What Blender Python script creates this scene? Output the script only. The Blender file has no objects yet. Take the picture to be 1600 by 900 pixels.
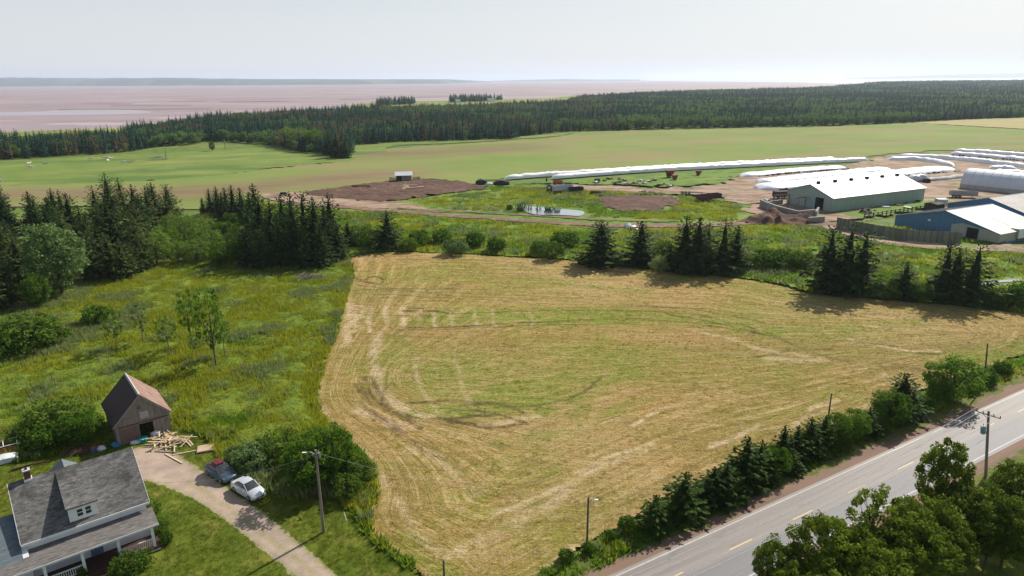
import bpy, bmesh, math, random
import numpy as np
from mathutils import Vector, Matrix
R = math.radians
sc = bpy.context.scene
C = sc.collection

# ---------------------------------------------------------------- camera, sky, sun, exposure
H, FPX, PITCH, ROLL = 42.0, 1067.0, R(16.94), R(0.42)
cd = bpy.data.cameras.new("camera"); cam = bpy.data.objects.new("camera", cd); C.objects.link(cam)
cd.sensor_width = 36; cd.lens = FPX / 1600 * 36; cd.clip_start = 0.5; cd.clip_end = 200000
cam.matrix_world = Matrix.Translation((0, 0, H)) @ Matrix.Rotation(math.pi / 2 - PITCH, 4, 'X') @ Matrix.Rotation(-ROLL, 4, 'Z')
sc.camera = cam
SUN_EL, SUN_AZ = R(40), R(41)          # azimuth measured clockwise from +Y (the view direction)
w = bpy.data.worlds.new("World"); sc.world = w; w.use_nodes = True
nt = w.node_tree; bg = nt.nodes['Background']
sky = nt.nodes.new('ShaderNodeTexSky'); sky.sky_type = 'NISHITA'; sky.sun_disc = False
sky.sun_elevation = SUN_EL; sky.sun_rotation = SUN_AZ
sky.air_density = 1.0; sky.dust_density = 1.6; sky.ozone_density = 1.5; sky.altitude = 50
SKY = 0.075; bg.inputs[1].default_value = SKY
# thin summer haze: the sky pales evenly towards the horizon all the way round
_tc = nt.nodes.new('ShaderNodeTexCoord'); _sx = nt.nodes.new('ShaderNodeSeparateXYZ'); nt.links.new(_tc.outputs['Generated'], _sx.inputs[0])
_mr = nt.nodes.new('ShaderNodeMapRange'); nt.links.new(_sx.outputs[2], _mr.inputs[0])
for _i, _v in enumerate((0., .40, .86, .10)): _mr.inputs[_i + 1].default_value = _v
_mx = nt.nodes.new('ShaderNodeMix'); _mx.data_type = 'RGBA'; nt.links.new(_mr.outputs[0], _mx.inputs[0]); nt.links.new(sky.outputs[0], _mx.inputs[6]); _mx.inputs[7].default_value = (.70 / SKY, .72 / SKY, .745 / SKY, 1)
nt.links.new(_mx.outputs[2], bg.inputs[0])
sl = bpy.data.lights.new("sun", 'SUN'); so = bpy.data.objects.new("sun", sl); C.objects.link(so)
sl.energy = 5.0; sl.angle = R(0.55); sl.color = (1.0, 0.93, 0.82)
so.location = (60, 60, 120)
sd = Vector((math.sin(SUN_AZ) * math.cos(SUN_EL), math.cos(SUN_AZ) * math.cos(SUN_EL), math.sin(SUN_EL)))
so.rotation_euler = sd.to_track_quat('Z', 'Y').to_euler()
sc.view_settings.view_transform = 'Standard'; sc.view_settings.look = 'None'
sc.view_settings.exposure = 0.28; sc.view_settings.gamma = 1
sc.cycles.volume_bounces = 1; sc.cycles.max_bounces = 6; sc.cycles.transparent_max_bounces = 8

# ---------------------------------------------------------------- pixel <-> ground
cp, sp = math.cos(PITCH), math.sin(PITCH); cr, sr = math.cos(ROLL), math.sin(ROLL)
def G(u, v, z=0.0):
    a = (u - 800) / FPX; b = -(v - 450) / FPX
    a, b = a * cr + b * sr, -a * sr + b * cr
    rx, ry, rz = a, cp + sp * b, -sp + cp * b
    t = (z - H) / rz
    return np.array([rx * t, ry * t])
def PXL(x, y, z):
    z = z - H; f = y * cp - z * sp; up = y * sp + z * cp
    a = x / f; b = up / f
    a, b = a * cr - b * sr, a * sr + b * cr
    return 800 + FPX * a, 450 - FPX * b
def HT(u, v, v2):
    x, y = G(u, v); lo, hi = -1, min(500, H + .95 * y * cp / sp)
    for _ in range(40):
        m = (lo + hi) / 2
        if PXL(x, y, m)[1] > v2: lo = m
        else: hi = m
    return lo
def GP(pts, z=0.0): return [tuple(G(u, v, z)) for u, v in pts]

# ---------------------------------------------------------------- numpy noise
def _h(ix, iy, s):
    n = (ix * 374761393 + iy * 668265263 + s * 982451653) & 0x7fffffff
    n = ((n ^ (n >> 13)) * 1274126177) & 0x7fffffff
    return ((n ^ (n >> 16)) & 0xffff) / 65535.0
def vn(x, y, sc_, seed=0, oct=3):
    x = np.asarray(x, float) / sc_; y = np.asarray(y, float) / sc_
    out = np.zeros_like(x); amp = 1; tot = 0
    for o in range(oct):
        ix = np.floor(x).astype(np.int64); iy = np.floor(y).astype(np.int64)
        fx = x - ix; fy = y - iy; fx = fx * fx * (3 - 2 * fx); fy = fy * fy * (3 - 2 * fy)
        a = _h(ix, iy, seed + o); b = _h(ix + 1, iy, seed + o); c = _h(ix, iy + 1, seed + o); d = _h(ix + 1, iy + 1, seed + o)
        out += amp * ((a * (1 - fx) + b * fx) * (1 - fy) + (c * (1 - fx) + d * fx) * fy); tot += amp
        amp *= .5; x = x * 2.03 + 7; y = y * 2.03 + 3
    return out / tot
def inside(px, py, poly):
    poly = np.asarray(poly); n = len(poly); r = np.zeros(px.shape, bool); j = n - 1
    for i in range(n):
        xi, yi = poly[i]; xj, yj = poly[j]
        if yi != yj:
            c = ((yi > py) != (yj > py)) & (px < (xj - xi) * (py - yi) / (yj - yi) + xi); r ^= c
        j = i
    return r
def segdist(px, py, pts, closed=False):
    pts = [np.asarray(p, float) for p in pts]; best = np.full(px.shape, 1e9)
    prs = list(zip(pts, pts[1:] + ([pts[0]] if closed else [])))
    for a, b in prs:
        d = b - a; L = d @ d + 1e-12
        t = np.clip(((px - a[0]) * d[0] + (py - a[1]) * d[1]) / L, 0, 1)
        best = np.minimum(best, np.hypot(px - a[0] - t * d[0], py - a[1] - t * d[1]))
    return best
def smooth_poly(pts, n=4):
    """Catmull-Rom through the given points (open)."""
    p = [np.asarray(q, float) for q in pts]; p = [2 * p[0] - p[1]] + p + [2 * p[-1] - p[-2]]; out = []
    for i in range(1, len(p) - 2):
        for k in range(n):
            t = k / n
            out.append(.5 * (2 * p[i] + (p[i + 1] - p[i - 1]) * t + (2 * p[i - 1] - 5 * p[i] + 4 * p[i + 1] - p[i + 2]) * t * t + (3 * p[i] - p[i - 1] - 3 * p[i + 1] + p[i + 2]) * t ** 3))
    out.append(p[-2]); return out

# ---------------------------------------------------------------- materials
class NT:
    def __init__(s, name):
        s.m = bpy.data.materials.new(name); s.m.use_nodes = True; s.t = s.m.node_tree; s.n = s.t.nodes
        s.bsdf = s.n['Principled BSDF']; s.out = s.n['Material Output']
    def L(s, a, b): s.t.links.new(a, b)
    def set(s, sock, v):
        if isinstance(v, (int, float)): sock.default_value = v
        elif isinstance(v, (tuple, list)):
            sock.default_value = tuple(v) + ((1,) if len(v) == 3 and len(sock.default_value) == 4 else ())
        else: s.L(v, sock)
    def coord(s, kind='world'):
        if kind == 'world': return s.n.new('ShaderNodeNewGeometry').outputs['Position']
        return s.n.new('ShaderNodeTexCoord').outputs['Object']
    def mapp(s, v, scale=(1, 1, 1), rot=0):
        m = s.n.new('ShaderNodeMapping'); s.L(v, m.inputs[0]); m.inputs['Scale'].default_value = scale
        m.inputs['Rotation'].default_value = (0, 0, rot)
        if rot and scale != (1, 1, 1):       # rotate first, then stretch
            m.inputs['Scale'].default_value = (1, 1, 1)
            m2 = s.n.new('ShaderNodeMapping'); s.L(m.outputs[0], m2.inputs[0]); m2.inputs['Scale'].default_value = scale
            return m2.outputs[0]
        return m.outputs[0]
    def noise(s, v, scale=1, detail=4, rough=.6, dist=0):
        n = s.n.new('ShaderNodeTexNoise'); s.L(v, n.inputs['Vector']); n.inputs['Scale'].default_value = scale
        n.inputs['Detail'].default_value = detail; n.inputs['Roughness'].default_value = rough; n.inputs['Distortion'].default_value = dist
        return n.outputs['Fac']
    def ramp(s, f, stops):
        r = s.n.new('ShaderNodeValToRGB'); s.L(f, r.inputs[0]); e = r.color_ramp.elements
        while len(e) < len(stops): e.new(.5)
        for i, (p, c) in enumerate(stops):
            e[i].position = p; e[i].color = (c, c, c, 1) if isinstance(c, (int, float)) else tuple(c) + (1,)
        return r.outputs[0]
    def mr(s, f, a, b, c=0., d=1.):
        n = s.n.new('ShaderNodeMapRange'); s.L(f, n.inputs[0])
        for i, x in enumerate((a, b, c, d)): n.inputs[i + 1].default_value = x
        return n.outputs[0]
    def mix(s, f, a, b, mode='MIX'):
        n = s.n.new('ShaderNodeMix'); n.data_type = 'RGBA'; n.blend_type = mode
        s.set(n.inputs[0], f); s.set(n.inputs[6], a); s.set(n.inputs[7], b); return n.outputs[2]
    def math(s, op, a, b=0.):
        n = s.n.new('ShaderNodeMath'); n.operation = op; s.set(n.inputs[0], a); s.set(n.inputs[1], b); return n.outputs[0]
    def attr(s, name):
        a = s.n.new('ShaderNodeAttribute'); a.attribute_name = name; return a.outputs['Fac']
    def comb(s, x, y, z=0.):
        n = s.n.new('ShaderNodeCombineXYZ'); s.set(n.inputs[0], x); s.set(n.inputs[1], y); s.set(n.inputs[2], z); return n.outputs[0]
    def sep(s, v):
        n = s.n.new('ShaderNodeSeparateXYZ'); s.L(v, n.inputs[0]); return n.outputs
    def rnd(s): return s.n.new('ShaderNodeObjectInfo').outputs['Random']
    def bump(s, h, strength=.5, dist=.1):
        b = s.n.new('ShaderNodeBump'); b.inputs['Strength'].default_value = strength; b.inputs['Distance'].default_value = dist
        s.L(h, b.inputs['Height']); s.L(b.outputs[0], s.bsdf.inputs['Normal'])
    def done(s, col, rough=.85, spec=.25, metal=0.):
        s.set(s.bsdf.inputs['Base Color'], col); s.set(s.bsdf.inputs['Roughness'], rough)
        s.bsdf.inputs['Specular IOR Level'].default_value = spec; s.set(s.bsdf.inputs['Metallic'], metal); return s.m

MATS = {}
def M(name, a, b=None, scale=1.5, rough=.8, spec=.25, metal=0., stretch=(1, 1, 1), lo=.35, hi=.65, bump=.0, fine=.25, rn=0., coord='obj'):
    """two-tone procedural surface: broad noise a..b, fine grain on top"""
    if name in MATS: return MATS[name]
    if b is None: b = tuple(x * .75 for x in a)
    s = NT(name); v = s.mapp(s.coord(coord), stretch)
    c = s.mix(s.mr(s.noise(v, scale, 5), lo, hi), a, b)
    g = s.mr(s.noise(v, scale * 9, 3), .3, .7, 1 - fine, 1 + fine)
    c = s.mix(1., c, s.comb(g, g, g), 'MULTIPLY')
    if rn:
        g2 = s.mr(s.rnd(), 0, 1, 1 - rn, 1 + rn); c = s.mix(1., c, s.comb(g2, g2, g2), 'MULTIPLY')
    if bump: s.bump(s.noise(v, scale * 5, 4), bump, .05)
    MATS[name] = s.done(c, rough, spec, metal); return MATS[name]
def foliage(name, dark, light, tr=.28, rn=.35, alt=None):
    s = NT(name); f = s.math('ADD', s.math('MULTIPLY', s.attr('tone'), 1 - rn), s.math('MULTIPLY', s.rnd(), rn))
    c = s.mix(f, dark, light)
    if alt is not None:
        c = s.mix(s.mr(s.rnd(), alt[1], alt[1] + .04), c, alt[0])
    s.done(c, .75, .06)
    t = s.n.new('ShaderNodeBsdfTranslucent'); s.L(c, t.inputs[0])
    m = s.n.new('ShaderNodeMixShader'); m.inputs[0].default_value = tr
    s.L(s.bsdf.outputs[0], m.inputs[1]); s.L(t.outputs[0], m.inputs[2]); s.L(m.outputs[0], s.out.inputs[0])
    return s.m

F_SPR = foliage('spruce_needles', (.013, .032, .011), (.065, .11, .028), .22)
F_SPR2 = foliage('olive_spruce_needles', (.035, .055, .016), (.13, .165, .045), .25)
F_HEDGE = foliage('young_spruce_needles', (.012, .032, .007), (.068, .12, .02), .22)
F_DEC = foliage('broad_leaves', (.026, .075, .007), (.15, .27, .024), .42)
F_DEC2 = foliage('pale_leaves', (.07, .13, .018), (.25, .36, .065), .42)
F_MAP = foliage('maple_leaves', (.014, .042, .005), (.22, .30, .026), .42)
F_WIL = foliage('silvery_leaves', (.04, .10, .018), (.24, .34, .12), .35)
F_BUSH = foliage('shrub_leaves', (.03, .075, .008), (.16, .25, .03), .38)
F_GRASS = foliage('tall_grass_blades', (.19, .225, .012), (.44, .46, .04), .48, .6)
F_GRASS2 = foliage('dark_grass_blades', (.075, .16, .010), (.23, .36, .03), .45, .6)
F_WEED = foliage('grey_weeds', (.12, .17, .05), (.33, .38, .15), .4, .5)
F_FAR = foliage('far_wood_needles', (.012, .046, .036), (.055, .13, .082), .2, .6)
F_FARD = foliage('far_wood_leaves', (.06, .135, .035), (.18, .28, .08), .3, .6)
F_FARB = foliage('far_dying_needles', (.12, .10, .055), (.22, .165, .095), .2, .6)
F_STRAW = foliage('cut_straw', (.40, .26, .08), (.70, .48, .20), .2, .5)
F_STUB = foliage('short_regrowth', (.10, .165, .010), (.25, .33, .025), .38, .5)
F_LAWN = foliage('lawn_blades', (.085, .125, .010), (.20, .235, .025), .4, .5)
BARK = M('bark', (.10, .08, .06), (.05, .04, .03), 4)
BARKP = M('pale_bark', (.25, .23, .2), (.14, .12, .1), 4)
DEAD = M('dead_wood', (.33, .29, .24), (.18, .15, .12), 3)

# ---------------------------------------------------------------- objects
def tag(o, label=None, cat=None, group=None, kind=None):
    if label: o['label'] = label
    if cat: o['category'] = cat
    if group: o['group'] = group
    if kind: o['kind'] = kind
    return o
def empty(name, loc, rz=0.):
    o = bpy.data.objects.new(name, None); C.objects.link(o); o.location = loc; o.rotation_euler = (0, 0, rz); o.empty_display_size = .5
    return o
def link(name, me, mat=None, parent=None, loc=(0, 0, 0), rz=0.):
    o = bpy.data.objects.new(name, me); C.objects.link(o); o.location = loc; o.rotation_euler = (0, 0, rz)
    if mat is not None and not me.materials: me.materials.append(mat)
    if parent is not None: o.parent = parent
    return o
def copy_tree(o, parent=None):
    c = o.copy(); C.objects.link(c); c.parent = parent
    for ch in o.children: copy_tree(ch, c)
    return c
def np_mesh(name, V, F, attrs=None, smooth=False):
    V = np.asarray(V, np.float32); F = np.asarray(F, np.int32); me = bpy.data.meshes.new(name)
    k = F.shape[1]; me.vertices.add(len(V)); me.vertices.foreach_set('co', V.ravel())
    me.loops.add(F.size); me.loops.foreach_set('vertex_index', F.ravel())
    me.polygons.add(len(F)); me.polygons.foreach_set('loop_start', np.arange(0, F.size, k, dtype=np.int32))
    me.update(calc_edges=True)
    if smooth: me.polygons.foreach_set('use_smooth', np.ones(len(F), bool))
    for n, a in (attrs or {}).items():
        t = 'FLOAT_VECTOR' if a.ndim == 2 else 'FLOAT'
        at = me.attributes.new(n, t, 'POINT'); at.data.foreach_set('vector' if a.ndim == 2 else 'value', np.asarray(a, np.float32).ravel())
    return me
class MB:
    def __init__(s): s.v = []; s.f = []
    def poly(s, pts):
        n = len(s.v); s.v += [tuple(p) for p in pts]; s.f.append(tuple(range(n, n + len(pts)))); return s
    def box(s, x0, x1, y0, y1, z0, z1, taper=0.):
        n = len(s.v); t = taper
        s.v += [(x0, y0, z0), (x1, y0, z0), (x1, y1, z0), (x0, y1, z0), (x0 + t, y0 + t, z1), (x1 - t, y0 + t, z1), (x1 - t, y1 - t, z1), (x0 + t, y1 - t, z1)]
        s.f += [tuple(n + i for i in q) for q in ((3, 2, 1, 0), (4, 5, 6, 7), (0, 1, 5, 4), (1, 2, 6, 5), (2, 3, 7, 6), (3, 0, 4, 7))]; return s
    def prism(s, prof, p0, ax, along):
        """profile [(a,b)] in plane spanned by ax and z at p0, extruded by vector along"""
        n = len(s.v); k = len(prof); p0 = np.asarray(p0, float); ax = np.asarray(ax, float); along = np.asarray(along, float)
        base = [p0 + ax * a + np.array([0, 0, 1.]) * b for a, b in prof]
        s.v += [tuple(p) for p in base] + [tuple(p + along) for p in base]
        s.f.append(tuple(range(n, n + k))[::-1]); s.f.append(tuple(range(n + k, n + 2 * k)))
        for i in range(k): s.f.append((n + i, n + (i + 1) % k, n + k + (i + 1) % k, n + k + i))
        return s
    def bar(s, a, b, w, h=None, roll=0.):
        a = Vector(a); b = Vector(b); d = b - a; h = h or w
        q = d.to_track_quat('Z', 'Y').to_matrix(); rx = q @ Vector((math.cos(roll), math.sin(roll), 0)) * w / 2; ry = q @ Vector((-math.sin(roll), math.cos(roll), 0)) * h / 2
        n = len(s.v)
        for p in (a, b): s.v += [tuple(p + rx * i + ry * j) for i, j in ((-1, -1), (1, -1), (1, 1), (-1, 1))]
        s.f += [tuple(n + i for i in q_) for q_ in ((3, 2, 1, 0), (4, 5, 6, 7), (0, 1, 5, 4), (1, 2, 6, 5), (2, 3, 7, 6), (3, 0, 4, 7))]; return s
    def tube(s, pts, rad, k=8, cap=True):
        pts = [Vector(p) for p in pts]; m = len(pts); rad = rad if isinstance(rad, (list, tuple)) else [rad] * m; n = len(s.v)
        for i, p in enumerate(pts):
            d = (pts[min(i + 1, m - 1)] - pts[max(i - 1, 0)]); q = d.to_track_quat('Z', 'Y').to_matrix()
            s.v += [tuple(p + q @ Vector((math.cos(t), math.sin(t), 0)) * rad[i]) for t in [2 * math.pi * j / k for j in range(k)]]
        for i in range(m - 1):
            for j in range(k): s.f.append((n + i * k + j, n + i * k + (j + 1) % k, n + (i + 1) * k + (j + 1) % k, n + (i + 1) * k + j))
        if cap: s.f.append(tuple(range(n, n + k))[::-1]); s.f.append(tuple(range(n + (m - 1) * k, n + m * k)))
        return s
    def loft(s, rings, cap=True):
        n = len(s.v); k = len(rings[0])
        for r in rings: s.v += [tuple(p) for p in r]
        for i in range(len(rings) - 1):
            for j in range(k): s.f.append((n + i * k + j, n + i * k + (j + 1) % k, n + (i + 1) * k + (j + 1) % k, n + (i + 1) * k + j))
        if cap: s.f.append(tuple(range(n, n + k))[::-1]); s.f.append(tuple(range(n + (len(rings) - 1) * k, n + len(rings) * k)))
        return s
    def mesh(s, name, smooth=False):
        me = bpy.data.meshes.new(name); me.from_pydata(s.v, [], s.f); me.update()
        bm = bmesh.new(); bm.from_mesh(me); bmesh.ops.recalc_face_normals(bm, faces=bm.faces); bm.to_mesh(me); bm.free()
        if smooth:
            for p in me.polygons: p.use_smooth = True
            try: me.set_sharp_from_angle(angle=R(40))
            except Exception: pass
        return me
    def build(s, name, mat, parent=None, loc=(0, 0, 0), rz=0., smooth=False): return link(name, s.mesh(name, smooth), mat, parent, loc, rz)

# ---------------------------------------------------------------- ground sheets
def sheet(name, poly, z, res, mat, wob=0., wobs=4., lump=0., lumps=2.5, attrs=None, kind='structure', fade=2.):
    poly = [np.asarray(p, float) for p in poly]; P = np.array(poly); mn = P.min(0) - wob; mx = P.max(0) + wob
    nx = int((mx[0] - mn[0]) / res) + 2; ny = int((mx[1] - mn[1]) / res) + 2
    X, Y = np.meshgrid(mn[0] + np.arange(nx) * res, mn[1] + np.arange(ny) * res)
    cx = X[:-1, :-1] + res / 2; cy = Y[:-1, :-1] + res / 2
    if wob:
        ax = cx + wob * 2 * (vn(cx, cy, wobs, 11) - .5) * 2; ay = cy + wob * 2 * (vn(cx, cy, wobs, 29) - .5) * 2
    else: ax, ay = cx, cy
    keep = inside(ax, ay, poly); idx = np.arange(nx * ny).reshape(ny, nx)
    Fq = np.stack([idx[:-1, :-1][keep], idx[:-1, 1:][keep], idx[1:, 1:][keep], idx[1:, :-1][keep]], 1)
    used = np.unique(Fq); rm = np.zeros(nx * ny, np.int64); rm[used] = np.arange(len(used)); Fq = rm[Fq]
    x = X.ravel()[used]; y = Y.ravel()[used]; jit = (vn(x, y, res * .7, 3, 1) - .5) * res * .5; x2 = x + jit
    A = {}; zz = np.full(len(x), z)
    if attrs or lump:
        d = segdist(x, y, poly, True); A['d'] = d
    if lump:
        zz = zz + lump * np.clip(d / fade, 0, 1) * (vn(x, y, lumps, 5, 4) ** 1.6 * 1.6 + .0)
    if attrs: A.update(attrs(x, y, d))
    me = np_mesh(name, np.stack([x2, y, zz], 1), Fq, A, smooth=bool(lump))
    return tag(link(name, me, mat), kind=kind)
def flat(name, poly, z, mat, kind='structure'):
    me = bpy.data.meshes.new(name); bm = bmesh.new()
    vs = [bm.verts.new((p[0], p[1], z)) for p in poly]; f = bm.faces.new(vs)
    if f.calc_area() and f.normal.z < 0: f.normal_flip()
    bmesh.ops.triangulate(bm, faces=[f]); bm.normal_update()
    for f in bm.faces:
        if f.normal.z < 0: f.normal_flip()
    bm.to_mesh(me); bm.free(); return tag(link(name, me, mat), kind=kind)

def ground_mat(name, base, layers, rough=.9, bump=(3, .5, .1), fine=(12, .22), spec=.15):
    """layers: (colour, scale, stretch, rot, lo, hi, amount, attr or None)"""
    s = NT(name); P = s.coord(); c = s.mix(s.mr(s.noise(P, .07, 5), .35, .65), base[0], base[1])
    for col, scl, st, rot, lo, hi, amt, at in layers:
        f = s.mr(s.noise(s.mapp(P, st, rot), scl, 5, .62, .4), lo, hi, 0, amt)
        if at: f = s.math('MULTIPLY', f, s.attr(at))
        c = s.mix(f, c, col)
    g = s.mr(s.noise(P, fine[0], 4, .7), .3, .7, 1 - fine[1], 1 + fine[1]); c = s.mix(1., c, s.comb(g, g, g), 'MULTIPLY')
    if bump: s.bump(s.noise(P, bump[0], 5, .65), bump[1], bump[2])
    return s.done(c, rough, spec)

# base land to the horizon
g_land = ground_mat('rough_pasture', ((.14, .20, .035), (.10, .16, .03)), [((.22, .22, .06), .03, (1, 1, 1), 0, .5, .65, .7, None), ((.05, .10, .02), .15, (1, 1, 1), 0, .5, .62, .6, None)], bump=None)
gx = sorted({sgn * v for v in (0, 200, 500, 1000, 2000, 4000, 8000, 16000, 32000, 60000) for sgn in (-1, 1)}); gy = [-3000, -500, 0, 200, 500, 1000, 2000, 4000, 8000, 16000, 32000, 60000]
tag(link('ground', np_mesh('ground', [(x, y, -.3) for y in gy for x in gx], [(j * len(gx) + i, j * len(gx) + i + 1, (j + 1) * len(gx) + i + 1, (j + 1) * len(gx) + i) for j in range(len(gy) - 1) for i in range(len(gx) - 1)]), g_land), kind='structure')

# tidal flats and sea
s = NT('red_tidal_mud'); P = s.coord()
c = s.mix(s.mr(s.noise(s.mapp(P, (1, 2.5, 1), .1), .0016, 6), .4, .62), (.27, .20, .205), (.33, .26, .265))
c = s.mix(s.mr(s.noise(s.mapp(P, (1, 4.5, 1), -.1), .0035, 7, .7, .6), .60, .66, 0, .75), c, (.20, .13, .12))
c = s.mix(s.mr(s.noise(s.mapp(P, (1, 4, 1), .15), .003, 6, .6, .4), .58, .64, 0, .7), c, (.47, .40, .42))
s.bump(s.noise(P, .02, 5), .3, .5); m_mud = s.done(c, s.mr(s.noise(s.mapp(P, (1, 3, 1)), .003, 4), .4, .6, .45, .9), .35)
shore_px = [(-900, 215), (-400, 218), (0, 214), (90, 214), (190, 208), (260, 190), (400, 186), (545, 172), (600, 163), (700, 160), (870, 156), (905, 150), (1000, 143), (1100, 139.5), (1240, 138), (1340, 135.5), (1380, 132), (1600, 126.5), (1900, 123.5)]
shore = [G(*p) for p in shore_px]
def outward(name, pts, z, mat):
    """sheet from the given shoreline out to the horizon"""
    V = []; n = len(pts)
    for k in range(5):
        for p in pts:
            r0 = np.linalg.norm(p); r1 = 58000.; r = r0 * (r1 / r0) ** (k / 4); V.append((p[0] / r0 * r, p[1] / r0 * r, z))
    F = [(k * n + i + 1, k * n + i, (k + 1) * n + i, (k + 1) * n + i + 1) for k in range(4) for i in range(n - 1)]
    me = np_mesh(name, V, F)
    if me.polygons[0].normal.z < 0: me.flip_normals()
    return tag(link(name, me, mat), kind='structure')
outward('tidal_mudflat', [np.array([-3000., 60.])] + shore, -.1, m_mud)
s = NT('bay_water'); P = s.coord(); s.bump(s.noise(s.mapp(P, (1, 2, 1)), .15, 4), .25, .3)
m_sea = s.done((.50, .47, .47), .3, .6)  # pale base colour stands in for the bright sky reflected on the water
flat('tidal_water', smooth_poly([G(*p) for p in [(-500, 176), (0, 175), (90, 172.5), (160, 171), (225, 173), (236, 176), (215, 178), (120, 180), (0, 181), (-500, 186)]], 6), .02, M('wet_mud_film', (.37, .33, .36), (.33, .29, .32), .01, .35, .5, coord='world', fine=.05))
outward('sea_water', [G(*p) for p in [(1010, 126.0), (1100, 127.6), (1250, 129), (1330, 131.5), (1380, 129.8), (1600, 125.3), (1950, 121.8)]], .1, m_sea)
# bars of darker mud and channels lying across the flats
bars = [[(90, 171), (330, 169.6), (335, 170.4), (90, 172)], [(340, 158.6), (420, 158), (470, 158.4), (420, 159.6), (350, 159.6)], [(170, 164.8), (300, 164), (300, 164.9), (180, 165.6)], [(530, 155.3), (700, 150.6), (704, 151.3), (535, 156.2)], [(120, 162), (210, 161.5), (205, 162.8)], [(580, 158.6), (640, 157.4), (640, 158.2), (585, 159.2)], [(255, 159), (320, 158.2), (318, 158.9)]]
for b in bars: flat('mud_bank', [G(*p) for p in b], .05, M('wet_dark_mud', (.16, .11, .10), (.22, .15, .14), .02, .6, coord='world'))
# grassy marsh on the shore
m_marsh = ground_mat('marsh_grass', ((.19, .23, .06), (.14, .19, .05)), [((.35, .33, .10), .01, (1, 3, 1), 0, .5, .6, .6, None)], bump=None, fine=(.3, .15))
flat('salt_marsh', [G(*p) for p in [(-600, 222), (0, 207), (90, 203), (190, 200), (270, 198), (340, 200), (300, 216), (200, 226), (0, 238), (-600, 246)]], .08, m_marsh)
flat('salt_marsh', [G(*p) for p in [(545, 164), (600, 159), (700, 157.5), (860, 153.5), (900, 149), (910, 158), (860, 172), (545, 176)]], .08, m_marsh)

# hills of the far shore
def hills(name, prof, depth, mat):
    """prof: (px x, base y, top y)"""
    mb = MB(); rng = np.random.RandomState(3); pts = []
    for (u0, b0, t0), (u1, b1, t1) in zip(prof, prof[1:]):
        for k in range(10):
            f = k / 10; pts.append((u0 + (u1 - u0) * f, b0 + (b1 - b0) * f, t0 + (t1 - t0) * f))
    pts.append(prof[-1]); rows = [[], [], [], []]
    for u, b, t in pts:
        p = G(u, b); dd = p / np.linalg.norm(p); hgt = max(.5, HT(u, b, t)) * (1 + rng.uniform(-.04, .04))
        q = p + dd * depth
        rows[0].append((*p, 0)); rows[1].append((*(p + dd * depth * .3), hgt * .6)); rows[2].append((*q, hgt * 1.08)); rows[3].append((*(q + dd * depth), 0))
    n = len(pts); V = sum(rows, []); Fq = [(r * n + i, r * n + i + 1, (r + 1) * n + i + 1, (r + 1) * n + i) for r in range(3) for i in range(n - 1)]
    return tag(link(name, np_mesh(name, V, Fq, smooth=True), mat), kind='structure')
m_hill = ground_mat('far_wooded_shore', ((.03, .055, .045), (.045, .075, .055)), [((.14, .17, .08), .002, (1, 1, 1), 0, .5, .6, .7, None)], bump=None, fine=(.005, .3))
hills('distant_hills', [(-300, 136.8, 124), (0, 135.5, 121.4), (120, 134.6, 122.4), (260, 134, 122.2), (420, 133, 123.8), (560, 132, 124.0), (700, 130.4, 124.4), (768, 128.6, 127.2)], 900, m_hill)
hills('distant_headland', [(766, 128.2, 126.6), (880, 127.4, 123.4), (930, 127, 124.4), (1000, 126.4, 124.4)], 2500, m_hill)
hills('distant_headland', [(1318, 123.7, 122.9), (1400, 123.1, 119.0), (1500, 122.4, 115.6), (1600, 121.6, 113.8), (1750, 120.6, 112.5)], 4000, m_hill)

# far fields
m_crop = ground_mat('young_crop', ((.245, .29, .085), (.20, .26, .075)), [((.30, .245, .115), .012, (1, 3.5, 1), R(20), .46, .62, .75, None), ((.23, .15, .095), .02, (1, 4, 1), R(15), .60, .68, .6, None), ((.17, .26, .06), .02, (1, 6, 1), R(24), .55, .66, .5, None)], bump=None, fine=(1.5, .10))
s = NT('crop_field_rows')
crop = [(-700, 330), (-700, 285), (0, 290), (200, 283), (330, 275), (430, 262), (540, 252), (560, 236), (700, 226), (860, 216), (905, 206), (1100, 202), (1300, 197.5), (1430, 192), (1600, 203), (2300, 208), (2300, 262), (1600, 236), (1480, 234), (1380, 240), (1350, 246), (1000, 262), (800, 276), (750, 282), (740, 300), (470, 318), (440, 330), (320, 326), (0, 322)]
def crop_attr(x, y, d): return {'d': d, 'soil': np.clip(1 - segdist(x, y, [G(*p) for p in [(0, 305), (330, 300), (480, 283), (600, 272)]]) / 32, 0, 1) * .9 + np.clip(1 - segdist(x, y, [G(*p) for p in [(580, 240), (700, 237), (800, 232)]]) / 40, 0, 1) * .95}
s = NT('young_crop_rows'); P = s.coord()
c = s.mix(s.mr(s.noise(P, .01, 5), .4, .6), (.21, .265, .07), (.16, .23, .05))
c = s.mix(s.mr(s.noise(s.mapp(P, (1, 3.5, 1), R(-20)), .012, 6), .44, .62, 0, .8), c, (.26, .21, .105))
c = s.mix(s.mr(s.noise(s.mapp(P, (1, 5, 1), R(-18)), .02, 6, .6), .60, .68, 0, .6), c, (.22, .14, .09))
f = s.math('MULTIPLY', s.attr('soil'), s.mr(s.noise(s.mapp(P, (1, 3, 1), R(-12)), .03, 6), .3, .6, .3, 1)); c = s.mix(f, c, (.20, .125, .085))
row = s.math('SINE', s.math('MULTIPLY', s.sep(s.mapp(P, (1, 1, 1), R(-22)))[1], 1.3)); g = s.mr(row, -1, 1, .93, 1.05); c = s.mix(1., c, s.comb(g, g, g), 'MULTIPLY')
m_crop = s.done(c, .95, .1)
sheet('crop_field', [G(*p) for p in crop], .03, 4, m_crop, 3, 20, attrs=crop_attr)
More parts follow.
